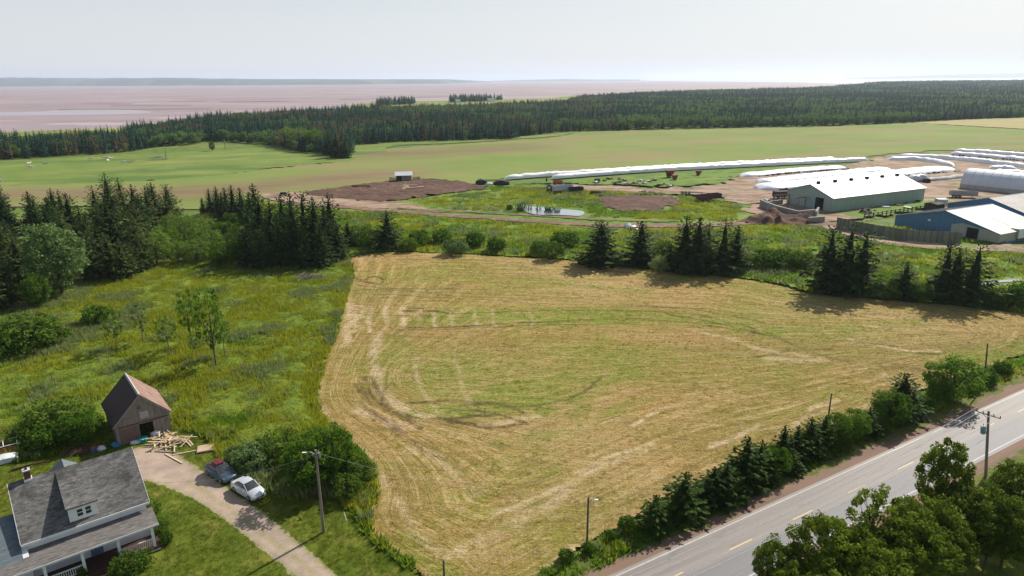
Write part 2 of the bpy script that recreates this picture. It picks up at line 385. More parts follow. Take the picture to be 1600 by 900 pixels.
m_past = ground_mat('grazed_pasture', ((.165, .225, .045), (.125, .19, .036)), [((.085, .15, .03), .012, (1, 3, 1), R(-10), .52, .6, .8, None), ((.26, .27, .08), .02, (1, 3, 1), R(-10), .52, .62, .6, None)], bump=None, fine=(.8, .15))
sheet('grazing_pasture', [G(*p) for p in [(-600, 300), (-600, 255), (0, 252), (200, 244), (420, 230), (560, 224), (570, 240), (545, 252), (430, 262), (330, 275), (200, 283), (0, 291)]], .06, 3, m_past, 2, 15)
sheet('bright_rough_grass', [G(*p) for p in [(540, 232), (600, 224), (700, 219), (870, 210), (908, 203), (880, 212), (800, 218), (700, 224), (610, 228), (600, 238), (545, 238)]], .1, 2, m_past, 2, 8)
m_hay = ground_mat('cut_hay', ((.36, .29, .12), (.30, .27, .10)), [((.22, .24, .07), .02, (1, 4, 1), R(-8), .5, .6, .5, None)], bump=None, fine=(.8, .1))
sheet('far_hay_field', [G(*p) for p in [(1425, 191.5), (1500, 187.5), (1600, 184), (2000, 172), (2200, 200), (1600, 201.5), (1500, 196)]], .12, 4, m_hay, 2, 20)

# ---- green rough land behind the mown field
m_green = ground_mat('rough_green_pasture', ((.095, .19, .018), (.15, .235, .03)), [((.24, .26, .05), .05, (1, 2, 1), 0, .5, .62, .7, None), ((.045, .10, .015), .14, (1, 1.6, 1), 0, .52, .62, .8, None), ((.13, .19, .09), .08, (1, 2, 1), .3, .58, .66, .5, None)], bump=(1, .8, .4))
back = [(520, 322), (640, 312), (760, 292), (960, 296), (1180, 320), (1300, 345), (1400, 356), (1600, 385), (1800, 410), (1800, 520), (1600, 487), (1500, 476), (1400, 467), (1270, 457), (1220, 444), (1150, 432), (1050, 422), (960, 413), (880, 404), (780, 399), (700, 394), (620, 392), (575, 396), (545, 402), (500, 415), (300, 430), (250, 380), (330, 330), (430, 318)]
sheet('rough_green_land', [G(*p) for p in back], .05, .8, m_green, .8, 5, lump=.2, lumps=3, fade=4)
m_hay2 = ground_mat('mown_green_strip', ((.30, .36, .09), (.26, .33, .07)), [], bump=(.8, .4, .1))
sheet('dry_green_strip', [G(*p) for p in [(600, 318), (700, 306), (780, 300), (830, 306), (800, 322), (800, 334), (700, 333), (600, 326)]], .28, 1, m_past, 1, 5)
m_dirt = ground_mat('red_farm_dirt', ((.32, .215, .155), (.38, .275, .205)), [((.17, .105, .075), .09, (1, 2, 1), .2, .48, .58, .8, None), ((.14, .18, .04), .12, (1, 2, 1), 0, .54, .62, .85, None)], bump=(1, .6, .2))
m_brown = ground_mat('dark_manured_soil', ((.10, .054, .036), (.14, .08, .055)), [((.20, .13, .09), .07, (1, 2, 1), .2, .56, .66, .8, None), ((.07, .05, .045), .15, (1, 2, 1), .2, .52, .6, .6, None)], bump=(.6, .9, .5))
sheet('dark_soil_patch', [G(*p) for p in [(478, 300), (540, 292), (600, 284), (680, 280), (745, 289), (770, 297), (700, 302), (640, 312), (590, 316), (540, 312), (490, 306)]], .32, .5, m_brown, 2.2, 4, lump=.45, lumps=2)
sheet('dark_soil_patch', [G(*p) for p in [(930, 310), (975, 306), (1040, 308), (1062, 318), (1040, 328), (990, 332), (955, 328), (940, 320)]], .325, .5, m_brown, 2.2, 4, lump=.45, lumps=2)
sheet('bare_red_soil', [G(*p) for p in [(405, 305), (440, 300), (560, 312), (640, 320), (690, 330), (560, 326), (430, 316)]], .31, .5, m_dirt, 2.2, 4)
sheet('farmyard', [G(*p) for p in [(870, 288), (960, 293), (1060, 295), (1120, 290), (1165, 272), (1310, 262), (1370, 250), (1390, 243), (1600, 238), (1900, 245), (1900, 350), (1600, 345), (1510, 340), (1470, 332), (1450, 318), (1300, 348), (1250, 352), (1190, 345), (1165, 330), (1195, 318), (1150, 322), (1130, 308), (1060, 303), (960, 302), (870, 296)]], .33, .8, m_dirt, 3, 6)
sheet('yard_grass', [G(*p) for p in [(1305, 335), (1380, 322), (1470, 313), (1485, 316), (1455, 327), (1400, 334), (1350, 342)]], .352, .5, m_green, 2, 4)
sheet('yard_grass', [G(*p) for p in [(800, 287), (1000, 278), (1150, 266), (1310, 258), (1280, 264), (1165, 272), (1120, 288), (1050, 293), (960, 290), (860, 286)]], .352, .5, m_green, 2, 4)
sheet('dirt_patch', [G(*p) for p in [(1300, 352), (1365, 372), (1400, 378), (1500, 386), (1600, 385), (1600, 397), (1500, 393), (1380, 384), (1330, 372), (1280, 356)]], .345, .6, m_dirt, .8, 4)
def track(name, px, wd, z, mat, res=.4):
    c = smooth_poly([G(*p) for p in px], 5); L = []; Rr = []
    for i, p in enumerate(c):
        d = c[min(i + 1, len(c) - 1)] - c[max(i - 1, 0)]; d = d / np.linalg.norm(d); n = np.array([-d[1], d[0]]); L.append(p + n * wd / 2); Rr.append(p - n * wd / 2)
    return sheet(name, L + Rr[::-1], z, res, mat, .5, 2, lump=.12, lumps=.8, fade=.6)
m_track = ground_mat('dark_red_mud_track', ((.22, .13, .095), (.16, .10, .075)), [((.33, .22, .16), .25, (1, 1, 1), 0, .5, .65, .8, None), ((.12, .16, .04), .2, (1, 3, 1), 0, .6, .7, .7, None)], bump=(1.5, .8, .2))
track('dirt_track', [(440, 318), (520, 323), (600, 330), (700, 338), (800, 344.5), (880, 350), (960, 354), (1060, 354), (1150, 351), (1200, 347), (1260, 351), (1310, 352)], 4.6, .325, m_track)
track('dirt_track', [(620, 326), (700, 331), (800, 336.5), (880, 341), (960, 346), (1060, 347)], 1.5, .33, m_track)
s = NT('pond_water'); P = s.coord(); s.bump(s.noise(P, 1.5, 3), .1, .05); m_pond = s.done((.30, .33, .34), .05, 1.)
pond = smooth_poly([G(*p) for p in [(803, 325), (815, 329), (832, 336), (860, 337.5), (885, 338), (905, 339), (913, 335), (908, 331), (880, 328.5), (850, 325.5), (825, 324), (803, 325)]], 4)
flat('pond', pond[:-1], .36, m_pond)
flat('creek', smooth_poly([G(*p) for p in [(1533, 446), (1550, 441), (1592, 439), (1592, 441.5), (1560, 444), (1536, 448)]], 4), .36, m_pond)

# ---------------------------------------------------------------- mown field
fld = [(575, 397), (552, 402), (547, 430), (532, 480), (516, 530), (498, 580), (489, 615), (496, 645), (525, 672), (552, 698), (576, 730), (583, 768), (572, 800), (576, 830), (600, 852), (640, 880), (668, 905), (690, 940), (760, 940), (832, 905), (880, 873), (915, 848), (960, 822), (1005, 800), (1060, 772), (1120, 735), (1200, 700), (1300, 668), (1400, 625), (1500, 588), (1600, 552), (1720, 515), (1800, 505), (1700, 503), (1600, 490), (1500, 479), (1400, 470), (1270, 460), (1220, 447), (1150, 435), (1050, 425), (960, 416), (880, 407), (780, 401), (700, 396), (620, 394)]
FLD = smooth_poly([G(*p) for p in fld], 3)
_rng = np.random.RandomState(5)
def paint(x, y, lst, wk=1.):
    """worn or green streaks on the field: (px polyline, width m, strength)"""
    out = np.zeros_like(x)
    for k, (px, wd, st) in enumerate(lst):
        wd *= wk
        q = smooth_poly([G(*p) for p in px], 4); Q = np.array(q); bb = (x > Q[:, 0].min() - 6) & (x < Q[:, 0].max() + 6) & (y > Q[:, 1].min() - 6) & (y < Q[:, 1].max() + 6)
        xx = x[bb] + (vn(x[bb], y[bb], 3, 50 + k) - .5) * 1.2; yy = y[bb] + (vn(x[bb], y[bb], 3, 90 + k) - .5) * 1.2
        d = segdist(xx, yy, q); n = np.clip(vn(xx, yy, 2.2, 13 + k) * 2.2 - .35, .1, 1)
        out[bb] = np.maximum(out[bb], np.clip(1.5 - d / (wd / 2 + .12), 0, 1) * n * st)
    return out
def blob(x, y, lst):
    out = np.zeros_like(x)
    for k, (u, v, ru, rv, st) in enumerate(lst):
        c = G(u, v); ex = abs(G(u + ru, v)[0] - c[0]); ey = abs(G(u, v - rv)[1] - c[1]); d = np.hypot((x - c[0]) / ex, (y - c[1]) / ey) + (vn(x, y, 4, 70 + k) - .5) * .9
        out = np.maximum(out, np.clip(1.25 - d, 0, 1) * st)
    return out
TAN = [([(549, 470), (546, 500), (540, 540)], 1.6, 1), ([(590, 520), (585, 560), (592, 600), (625, 635), (670, 655)], 2.2, .9), ([(556, 478), (553, 518)], 1.2, .9), ([(566, 478), (563, 516)], 1.1, .9),
       ([(580, 480), (577, 518)], 1.3, .9), ([(604, 478), (602, 515)], 1.0, .7), ([(630, 480), (628, 512)], 1.4, .9), ([(655, 482), (655, 514)], .9, .7), ([(676, 482), (678, 512)], .9, .7), ([(705, 484), (706, 512)], .9, .7), ([(742, 484), (744, 510)], .9, .6), ([(770, 484), (773, 510)], .9, .5), ([(830, 485), (834, 510)], .9, .5),
       ([(500, 600), (497, 640), (530, 680), (570, 710), (600, 760)], 2, .8), ([(1080, 516), (1140, 530), (1190, 545), (1260, 556)], 1.2, .8), ([(1325, 530), (1370, 540), (1420, 548), (1466, 549)], 1.1, 1.1), ([(1200, 560), (1250, 565), (1290, 562)], 2.2, .7),
       ([(830, 905), (870, 880), (895, 858)], 1.0, 1.1), ([(720, 860), (770, 835), (830, 800), (890, 770)], 2.2, .7), ([(770, 800), (860, 770), (930, 735), (1010, 705)], 1.1, .8), ([(900, 742), (960, 712), (1020, 695)], .8, .9), ([(985, 663), (1005, 655)], .5, 1.2), ([(1012, 650), (1030, 644)], .5, 1.2), ([(1035, 638), (1085, 629)], .6, 1.1), ([(1110, 700), (1150, 683), (1190, 664)], .8, 1), ([(1220, 680), (1260, 655), (1300, 638)], .7, .9), ([(1262, 640), (1310, 626)], .7, 1), ([(1340, 640), (1372, 628)], .7, .9), ([(1350, 596), (1385, 586)], .8, .9), ([(1430, 610), (1470, 600)], .8, .8), ([(1545, 580), (1580, 570)], .8, .9),
       ([(560, 640), (590, 655), (640, 668)], 2.4, .8), ([(740, 665), (800, 660), (835, 650)], 1.5, .9), ([(1350, 508), (1400, 514), (1470, 512)], .8, .8), ([(640, 700), (680, 715), (740, 770)], 2.5, .5), ([(620, 780), (650, 830), (700, 870)], 1.3, .6), ([(650, 560), (652, 600), (690, 650)], .8, .5), ([(710, 530), (715, 580), (740, 640)], .8, .4), ([(1000, 560), (1080, 590), (1170, 640)], .8, .3), ([(575, 405), (700, 402), (860, 412)], 1.2, .6), ([(1240, 470), (1330, 490), (1400, 497)], .9, .5)]
DRK = [([(700, 645), (740, 640), (790, 650), (820, 664)], 1, 1), ([(680, 652), (720, 660), (770, 664)], 1, .9), ([(720, 634), (770, 630), (800, 636), (815, 645)], 1, .9), ([(640, 482), (690, 481), (700, 486)], 1.4, 1), ([(560, 446), (600, 450), (680, 452), (760, 452)], 1, .7), ([(558, 458), (640, 462), (740, 468), (840, 470)], 1, .6), ([(620, 516), (720, 513), (860, 508), (1000, 505)], 1, .6), ([(1000, 478), (1080, 483), (1160, 497), (1220, 512)], 1, .8), ([(555, 600), (575, 640), (620, 675), (680, 700)], 1, .7), ([(570, 590), (585, 625), (640, 660)], 1, .8), ([(556, 434), (575, 441), (600, 445)], 2.0, 1), ([(560, 440), (585, 432), (600, 438), (590, 446)], 1.2, .9), ([(565, 452), (700, 458), (820, 462)], .8, .6), ([(600, 465), (660, 470), (700, 470)], .7, .6), ([(552, 486), (575, 492), (640, 494)], 1.0, .5), ([(630, 487), (665, 486), (697, 489)], 1.6, 1), ([(655, 493), (690, 495)], .9, .8), ([(640, 513), (760, 508), (900, 500), (1000, 498), (1100, 508), (1200, 524)], .9, .9), ([(700, 490), (850, 486), (1000, 486), (1100, 494), (1200, 520)], .8, .8), ([(1040, 490), (1120, 505), (1190, 522), (1215, 528)], .8, .9), ([(980, 440), (1080, 462), (1160, 482)], .7, .5), ([(1000, 432), (1100, 452), (1200, 478)], .6, .4),
       ([(640, 630), (720, 626), (800, 632)], 1.0, .9), ([(600, 640), (660, 655), (740, 652), (790, 645)], 1.2, .9), ([(700, 660), (760, 668), (820, 662)], .9, .8), ([(780, 635), (860, 630), (910, 615), (940, 590)], .9, .7), ([(1290, 528), (1350, 535), (1400, 542)], 1.1, .7), ([(1180, 560), (1240, 548), (1300, 545)], 1.2, .6), ([(1420, 550), (1466, 553)], .7, 1), ([(580, 590), (600, 630), (660, 670)], .8, .8), ([(560, 600), (590, 650), (650, 690)], .6, .6), ([(1200, 520), (1300, 560), (1450, 580)], 1.5, .5), ([(548, 455), (620, 452), (700, 462), (800, 466)], .5, .7), ([(566, 424), (640, 420), (760, 424)], .5, .5), ([(600, 600), (606, 640), (640, 690), (700, 720)], .5, .6)]
GRN = [([(690, 492), (800, 488), (900, 487), (1000, 490), (1080, 498), (1150, 508), (1210, 520)], 5, 1), ([(640, 500), (760, 498), (900, 495)], 4, .9), ([(560, 430), (700, 436), (850, 440), (1000, 455)], 5, .6), ([(700, 600), (800, 595), (900, 600), (980, 580)], 7, .8), ([(650, 640), (740, 640), (820, 640), (900, 625)], 5, .9), ([(620, 560), (720, 560), (820, 565), (980, 545)], 7, .5), ([(560, 490), (640, 505), (700, 503)], 3, .6), ([(900, 650), (960, 640), (1010, 625)], 3, .6), ([(780, 690), (860, 680), (920, 660)], 2.5, .45), ([(600, 860), (640, 850), (700, 895)], 3, .7), ([(1000, 430), (1150, 445), (1270, 470), (1400, 480), (1520, 490)], 6, .45), ([(1250, 520), (1350, 512), (1450, 500)], 5, .6), ([(1500, 565), (1600, 540), (1700, 520)], 5, .9), ([(850, 740), (930, 720), (1010, 700)], 2, .4), ([(550, 420), (546, 460)], 1.8, .6), ([(1000, 545), (1100, 555), (1200, 570)], 6, .35)]
SPINE = smooth_poly([G(*p) for p in [(690, 585), (800, 560), (950, 540), (1120, 535), (1300, 530), (1500, 520)]], 4)
def fattr(x, y, d):
    ds = segdist(x, y, SPINE)
    return {'d': d, 'psi': d / (d + ds + .01) * 52, 'tan': paint(x, y, TAN, .62) * .8, 'dk': paint(x, y, DRK, .42), 'gr': np.maximum(paint(x, y, GRN), blob(x, y, [(760, 630, 90, 22, .9), (880, 590, 90, 25, .6), (720, 580, 90, 40, .8), (950, 560, 160, 30, .6), (820, 610, 130, 26, .9), (900, 497, 320, 14, .9), (620, 560, 60, 40, .6), (1100, 590, 120, 20, .4), (700, 420, 120, 12, .4)]))}
s = NT('mown_hay_field'); P = s.coord(); d = s.attr('d')
c = s.mix(s.mr(s.noise(P, .045, 6, .6), .38, .6), (.40, .255, .085), (.29, .215, .05))
psi = s.attr('psi'); edge = s.mr(d, 6, 34, 1, .38); c = s.mix(s.mr(s.noise(P, .02, 4, .6), .42, .58, 0, .5), c, (.54, .39, .18)); c = s.mix(s.mr(s.noise(P, .03, 5, .6, .5), .52, .62, 0, .45), c, (.24, .19, .045))
gm = s.mr(s.noise(s.mapp(P, (1, 1, 1)), .028, 5, .65), .45, .57, 0, .8)
sw = s.noise(s.comb(s.math('MULTIPLY', psi, .8), s.math('MULTIPLY', s.sep(P)[0], .07), s.math('MULTIPLY', s.sep(P)[1], .07)), 1.0, 6, .68, .15)   # swaths follow the edge of the field
c = s.mix(s.math('MULTIPLY', gm, s.mr(s.noise(s.mapp(P, (.35, 1, 1), R(-25)), .35, 6, .7), .36, .60)), c, (.245, .26, .035))
f = s.math('MULTIPLY', s.attr('gr'), s.mr(s.noise(s.mapp(P, (.4, 1, 1), R(-10)), .5, 6, .7), .30, .58)); c = s.mix(f, c, (.19, .26, .02))
c = s.mix(s.math('MULTIPLY', edge, s.mr(sw, .52, .63, 0, .65)), c, (.58, .43, .21)); c = s.mix(s.math('MULTIPLY', edge, s.mr(sw, .47, .36, 0, .75)), c, (.22, .185, .045))
hz_ = s.noise(s.mapp(P, (.16, 1.3, 1), R(6)), .55, 7, .68, .5)
c = s.mix(s.mr(hz_, .54, .64, 0, .3), c, (.50, .37, .20)); c = s.mix(s.mr(hz_, .46, .37, 0, .3), c, (.15, .13, .038))
big2 = s.noise(P, .09, 5, .7); sw2 = s.noise(s.comb(s.math('MULTIPLY', psi, 1.9), s.math('MULTIPLY', s.sep(P)[0], .2), s.math('MULTIPLY', s.sep(P)[1], .2)), 1.0, 5, .7, .3)
c = s.mix(s.math('MULTIPLY', s.mr(sw2, .54, .66, 0, .6), s.mr(big2, .42, .6, 0, .8)), c, (.60, .45, .23)); c = s.mix(s.math('MULTIPLY', s.mr(sw2, .46, .36, 0, .6), s.mr(big2, .40, .58, .1, .9)), c, (.17, .145, .035))
mo = s.noise(P, .8, 7, .78, .6); c = s.mix(s.mr(mo, .54, .64, 0, .55), c, (.56, .42, .24)); c = s.mix(s.mr(mo, .46, .37, 0, .6), c, (.19, .15, .05))
c = s.mix(s.math('MULTIPLY', f, s.mr(s.noise(s.mapp(P, (.4, 1, 1), R(-10)), 1.1, 5, .7), .42, .6, 0, .6)), c, (.16, .24, .02))
c = s.mix(s.math('MULTIPLY', s.attr('tan'), s.mr(s.noise(P, 1.4, 5, .7), .2, .5)), c, (.68, .52, .34))
c = s.mix(s.mr(s.noise(s.mapp(P, (.55, 1, 1), R(30)), .55, 7, .72), .62, .68, 0, .55), c, (.55, .43, .27))
c = s.mix(s.math('MULTIPLY', s.attr('dk'), s.mr(s.noise(P, 2.2, 4, .7), .25, .5)), c, (.075, .05, .025))
c = s.mix(s.mr(s.noise(s.mapp(P, (.4, 1.2, 1), R(18)), 1.6, 6, .78), .58, .66, 0, .75), c, (.12, .10, .032)); c = s.mix(s.mr(s.noise(s.mapp(P, (.35, 1.2, 1), R(10)), 1.9, 6, .78), .60, .67, 0, .6), c, (.56, .44, .28))
g = s.mr(s.noise(P, 3.2, 6, .8), .32, .68, .6, 1.38); c = s.mix(1., c, s.comb(g, g, g), 'MULTIPLY')
s.bump(s.math('ADD', s.noise(P, 2.5, 6, .78), s.math('ADD', s.math('MULTIPLY', sw2, 1.0), s.math('MULTIPLY', hz_, 1.5))), 1., .28)
m_field = s.done(c, .95, .1)
sheet('mown_field', FLD, .02, .27, m_field, .35, 2.5, attrs=fattr)

# ---------------------------------------------------------------- meadow, lawn, driveway
LAWN = [(-700, 950), (-400, 700), (-100, 700), (20, 722), (150, 702), (205, 680), (262, 667), (300, 674), (330, 690), (352, 735), (372, 748), (420, 768), (455, 782), (500, 770), (530, 782), (560, 815), (596, 856), (640, 885), (664, 908), (700, 990), (500, 1300), (-500, 1400)]
MEAD = [(-500, 700), (-300, 470), (0, 425), (230, 412), (440, 398), (545, 398), (552, 430), (537, 480), (522, 530), (503, 580), (494, 615), (500, 645), (530, 672), (556, 698), (582, 730), (590, 768), (578, 800), (580, 835), (605, 855), (640, 882), (664, 908), (600, 858), (560, 818), (530, 784), (500, 772), (455, 784), (420, 770), (372, 750), (352, 737), (330, 692), (300, 676), (262, 669), (205, 682), (150, 704), (20, 724), (-100, 702)]
m_mead = ground_mat('weedy_meadow', ((.16, .215, .02), (.13, .19, .018)), [((.20, .225, .022), .06, (1, 1.4, 1), 0, .48, .6, .55, None), ((.045, .095, .012), .9, (1, 1, 1), 0, .5, .6, .8, None), ((.21, .25, .035), 1.3, (1, 1, 1), 0, .54, .64, .6, None)], bump=(3, 1., .35), fine=(8, .4))
MW = [G(*p) for p in MEAD]
sheet('meadow', MW, .0, .45, m_mead, .3, 3, lump=.75, lumps=2.2, fade=3)
s = NT('mown_lawn'); P = s.coord()
c = s.mix(s.mr(s.noise(P, .12, 6, .6), .38, .62), (.07, .11, .010), (.12, .15, .016))
c = s.mix(s.mr(s.noise(P, .35, 6, .7), .50, .64, 0, .8), c, (.20, .19, .04)); c = s.mix(s.mr(s.noise(P, 1.3, 6, .7), .56, .66, 0, .6), c, (.045, .09, .012))
st = s.math('SINE', s.math('MULTIPLY', s.sep(s.mapp(P, (1, 1, 1), R(-122)))[1], 3.3)); g = s.mr(st, -1, 1, .90, 1.12); c = s.mix(s.mr(s.sep(P)[0], -26, -20), c, s.mix(1., c, s.comb(g, g, g), 'MULTIPLY'))
g = s.mr(s.noise(P, 7, 5, .75), .3, .7, .7, 1.3); c = s.mix(1., c, s.comb(g, g, g), 'MULTIPLY'); s.bump(s.noise(P, 6, 5, .7), .7, .08)
m_lawn = s.done(c, .95, .1)
sheet('lawn', [G(*p) for p in LAWN], .035, .4, m_lawn, .5, 2)
DRV = [(190, 716), (212, 700), (250, 699), (275, 708), (308, 731), (338, 751), (378, 778), (417, 805), (452, 835), (487, 866), (526, 898), (576, 948), (520, 960), (462, 902), (425, 872), (385, 840), (345, 808), (300, 780), (262, 762), (232, 753), (205, 752)]
DC = smooth_poly([G(*p) for p in [(230, 725), (285, 748), (330, 776), (380, 810), (425, 845), (470, 880), (530, 935)]], 5)
s = NT('gravel_drive'); P = s.coord()
c = s.mix(s.mr(s.noise(P, .4, 6, .65), .38, .62), (.42, .32, .25), (.30, .235, .19))
c = s.mix(s.math('MULTIPLY', s.attr('mid'), s.mr(s.noise(P, 1.2, 5, .7), .35, .6, 0, .8)), c, (.25, .235, .09))
c = s.mix(s.math('MULTIPLY', s.mr(s.attr('d'), .7, 0.), s.mr(s.noise(P, 1.8, 5, .7), .35, .6)), c, (.2, .22, .06))
c = s.mix(s.mr(s.noise(P, 14, 3, .8), .6, .75, 0, .6), c, (.55, .48, .42))
g = s.mr(s.noise(P, 9, 4, .8), .3, .7, .78, 1.22); c = s.mix(1., c, s.comb(g, g, g), 'MULTIPLY'); s.bump(s.noise(P, 12, 4, .7), .5, .05)
m_drv = s.done(c, .9, .2)
sheet('driveway', smooth_poly([G(*p) for p in DRV] + [G(*DRV[0])], 3)[:-1], .045, .16, m_drv, .14, 1.0, attrs=lambda x, y, d: {'d': d, 'mid': np.clip(1.2 - segdist(x, y, DC[6:]) / .45, 0, 1)})

# ---------------------------------------------------------------- road
LA, LB = G(970, 898), G(1600, 612); RA = math.atan2(*(LB - LA)[::-1]); ux = np.array([math.cos(RA), math.sin(RA)]); uy = np.array([-ux[1], ux[0]])
RB = G(1600, 680); RW = abs((RB - LB) @ uy)                       # width between the edge lines
def RP(s_, t): return LA + ux * s_ + uy * t                        # road coordinates: s along, t across (0 = far edge line, -RW = near edge line)
def rmat(name, base, extra=None, rough=.7, bump=.25):
    s = NT(name); P = s.coord('obj'); X, Y, Z = s.sep(P)
    c = s.mix(s.mr(s.noise(s.mapp(P, (.05, 1, 1)), 1.1, 6, .6), .38, .62), base[0], base[1])
    if extra: c = extra(s, P, X, Y, c)
    g = s.mr(s.noise(P, 14, 4, .8), .3, .7, .86, 1.14); c = s.mix(1., c, s.comb(g, g, g), 'MULTIPLY'); s.bump(s.noise(P, 18, 4, .7), bump, .02)
    return s.done(c, rough, .3)
def asph(s, P, X, Y, c):
    c = s.mix(s.mr(Y, -RW * .62, -RW * .45, 1, 0), c, (.17, .168, .175))                   # the near lane is newer and bluer
    for t in (-.28 * RW, -.08 * RW - .3, -.62 * RW, -.88 * RW):
        c = s.mix(s.mr(s.math('ABSOLUTE', s.math('SUBTRACT', Y, t)), .1, .45, .28, 0), c, (.15, .14, .14))
    c = s.mix(s.mr(s.noise(s.mapp(P, (.3, 1, 1)), .8, 6, .7), .6, .64, 0, .5), c, (.13, .125, .125))
    return s.mix(s.mr(s.noise(s.mapp(P, (.12, 1, 1)), 2.2, 6, .7), .62, .66, 0, .4), c, (.34, .31, .29))
def ribbon(name, t0, t1, z, mat, s0=-90, s1=420, seg=4.):
    n = int((s1 - s0) / seg); V = []
    for i in range(n + 1): V += [(s0 + i * seg, t0, 0), (s0 + i * seg, t1, 0)]
    F = [(2 * i, 2 * i + 2, 2 * i + 3, 2 * i + 1) for i in range(n)]
    return tag(link(name, np_mesh(name, V, F), mat, None, (LA[0], LA[1], z), RA), kind='structure')
m_sh = rmat('red_gravel_shoulder', ((.24, .155, .11), (.185, .125, .095)), lambda s, P, X, Y, c: s.mix(s.mr(s.noise(P, .6, 6, .7), .55, .66, 0, .8), c, (.16, .17, .045)), .95, .6)
me_ = rmat('road_asphalt', ((.255, .225, .205), (.20, .18, .168)), asph, .62)
def road_sheet(name, t0, t1, z, mat, wob, s0=-90, s1=420, res=.35, far=None):
    o = sheet(name, [(s0, t1), (s1, t1), (s1, t0), (s0, t0)], 0, res, mat, wob, 1.5); o.location = (LA[0], LA[1], z); o.rotation_euler = (0, 0, RA); return o
g_verge = ground_mat('verge_grass', ((.085, .12, .02), (.13, .15, .03)), [((.20, .16, .07), .3, (1, 1, 1), 0, .5, .62, .8, None)], bump=(2, .8, .2))
road_sheet('road_verge', -RW - 8, 4.6, .055, g_verge, .6, -60, 300, .6)
road_sheet('road_shoulder', -RW - 1.8, 1.6, .063, m_sh, .35, -60, 300, .3)
ribbon('road', -RW - .45, .38, .072, me_)
m_line = rmat('worn_white_paint', ((.52, .50, .47), (.38, .36, .34)), lambda s, P, X, Y, c: s.mix(s.mr(s.noise(P, 2, 6, .8), .50, .58, 0, .7), c, (.3, .28, .27)), .6, .1)
m_yel = rmat('worn_yellow_paint', ((.66, .50, .22), (.58, .43, .2)), lambda s, P, X, Y, c: s.mix(s.mr(s.noise(P, 3, 6, .8), .55, .62, 0, .5), c, (.3, .28, .27)), .6, .1)
ribbon('road_edge_line', -.07, .07, .077, m_line); ribbon('road_edge_line', -RW - .07, -RW + .07, .077, m_line)
D0 = (G(1159, 853) - LA) @ ux; DT = (G(1251, 807) - LA) @ uy; mb = MB()
for i in range(-8, 40):
    s0 = D0 + i * 8.85 - 1.5; mb.poly([(s0, DT - .06, 0), (s0 + 3, DT - .06, 0), (s0 + 3, DT + .06, 0), (s0, DT + .06, 0)])
tag(mb.build('road_centre_line', m_yel, None, (LA[0], LA[1], .078), RA), kind='structure')
tag(flat('near_lawn', [RP(-60, -RW - 7), RP(300, -RW - 7), RP(300, -RW - 120), RP(-60, -RW - 120)][::-1], .03, m_lawn), kind='structure')


# ---------------------------------------------------------------- vegetation builders
def leafcloud(cen, rad, n, size, rng, flat_=.75, shell=.35, asp=.62, up=.25):
    """n leaf-shaped faces spread through every clump (centre, radius)"""
    cen = np.repeat(np.asarray(cen, float), n, 0); rad = np.repeat(np.asarray(rad, float), n); N = len(cen)
    d = rng.normal(size=(N, 3)); d /= np.linalg.norm(d, axis=1)[:, None]; rr = rad * (shell + (1 - shell) * rng.rand(N) ** .6)
    p = cen + d * rr[:, None] * np.array([1, 1, flat_])
    nrm = d * .8 + rng.normal(size=(N, 3)) * .6 + np.array([0, 0, up]); nrm /= np.linalg.norm(nrm, axis=1)[:, None]
    t = np.cross(nrm, rng.normal(size=(N, 3))); t /= np.linalg.norm(t, axis=1)[:, None] + 1e-9; b = np.cross(nrm, t)
    sz = size * rng.uniform(.6, 1.35, N)[:, None]
    V = np.stack([p - t * sz * .5, p + b * sz * asp * .5 - nrm * sz * .1, p + t * sz * .5, p - b * sz * asp * .5 - nrm * sz * .1], 1).reshape(-1, 3)
    return V, np.arange(N * 4).reshape(-1, 4), np.repeat(rng.rand(N), 4)
def cat_geo(parts):
    V = []; F = []; T = []; o = 0
    for v, f, t in parts: V.append(v); F.append(f + o); T.append(t); o += len(v)
    return np.concatenate(V), np.concatenate(F), np.concatenate(T)
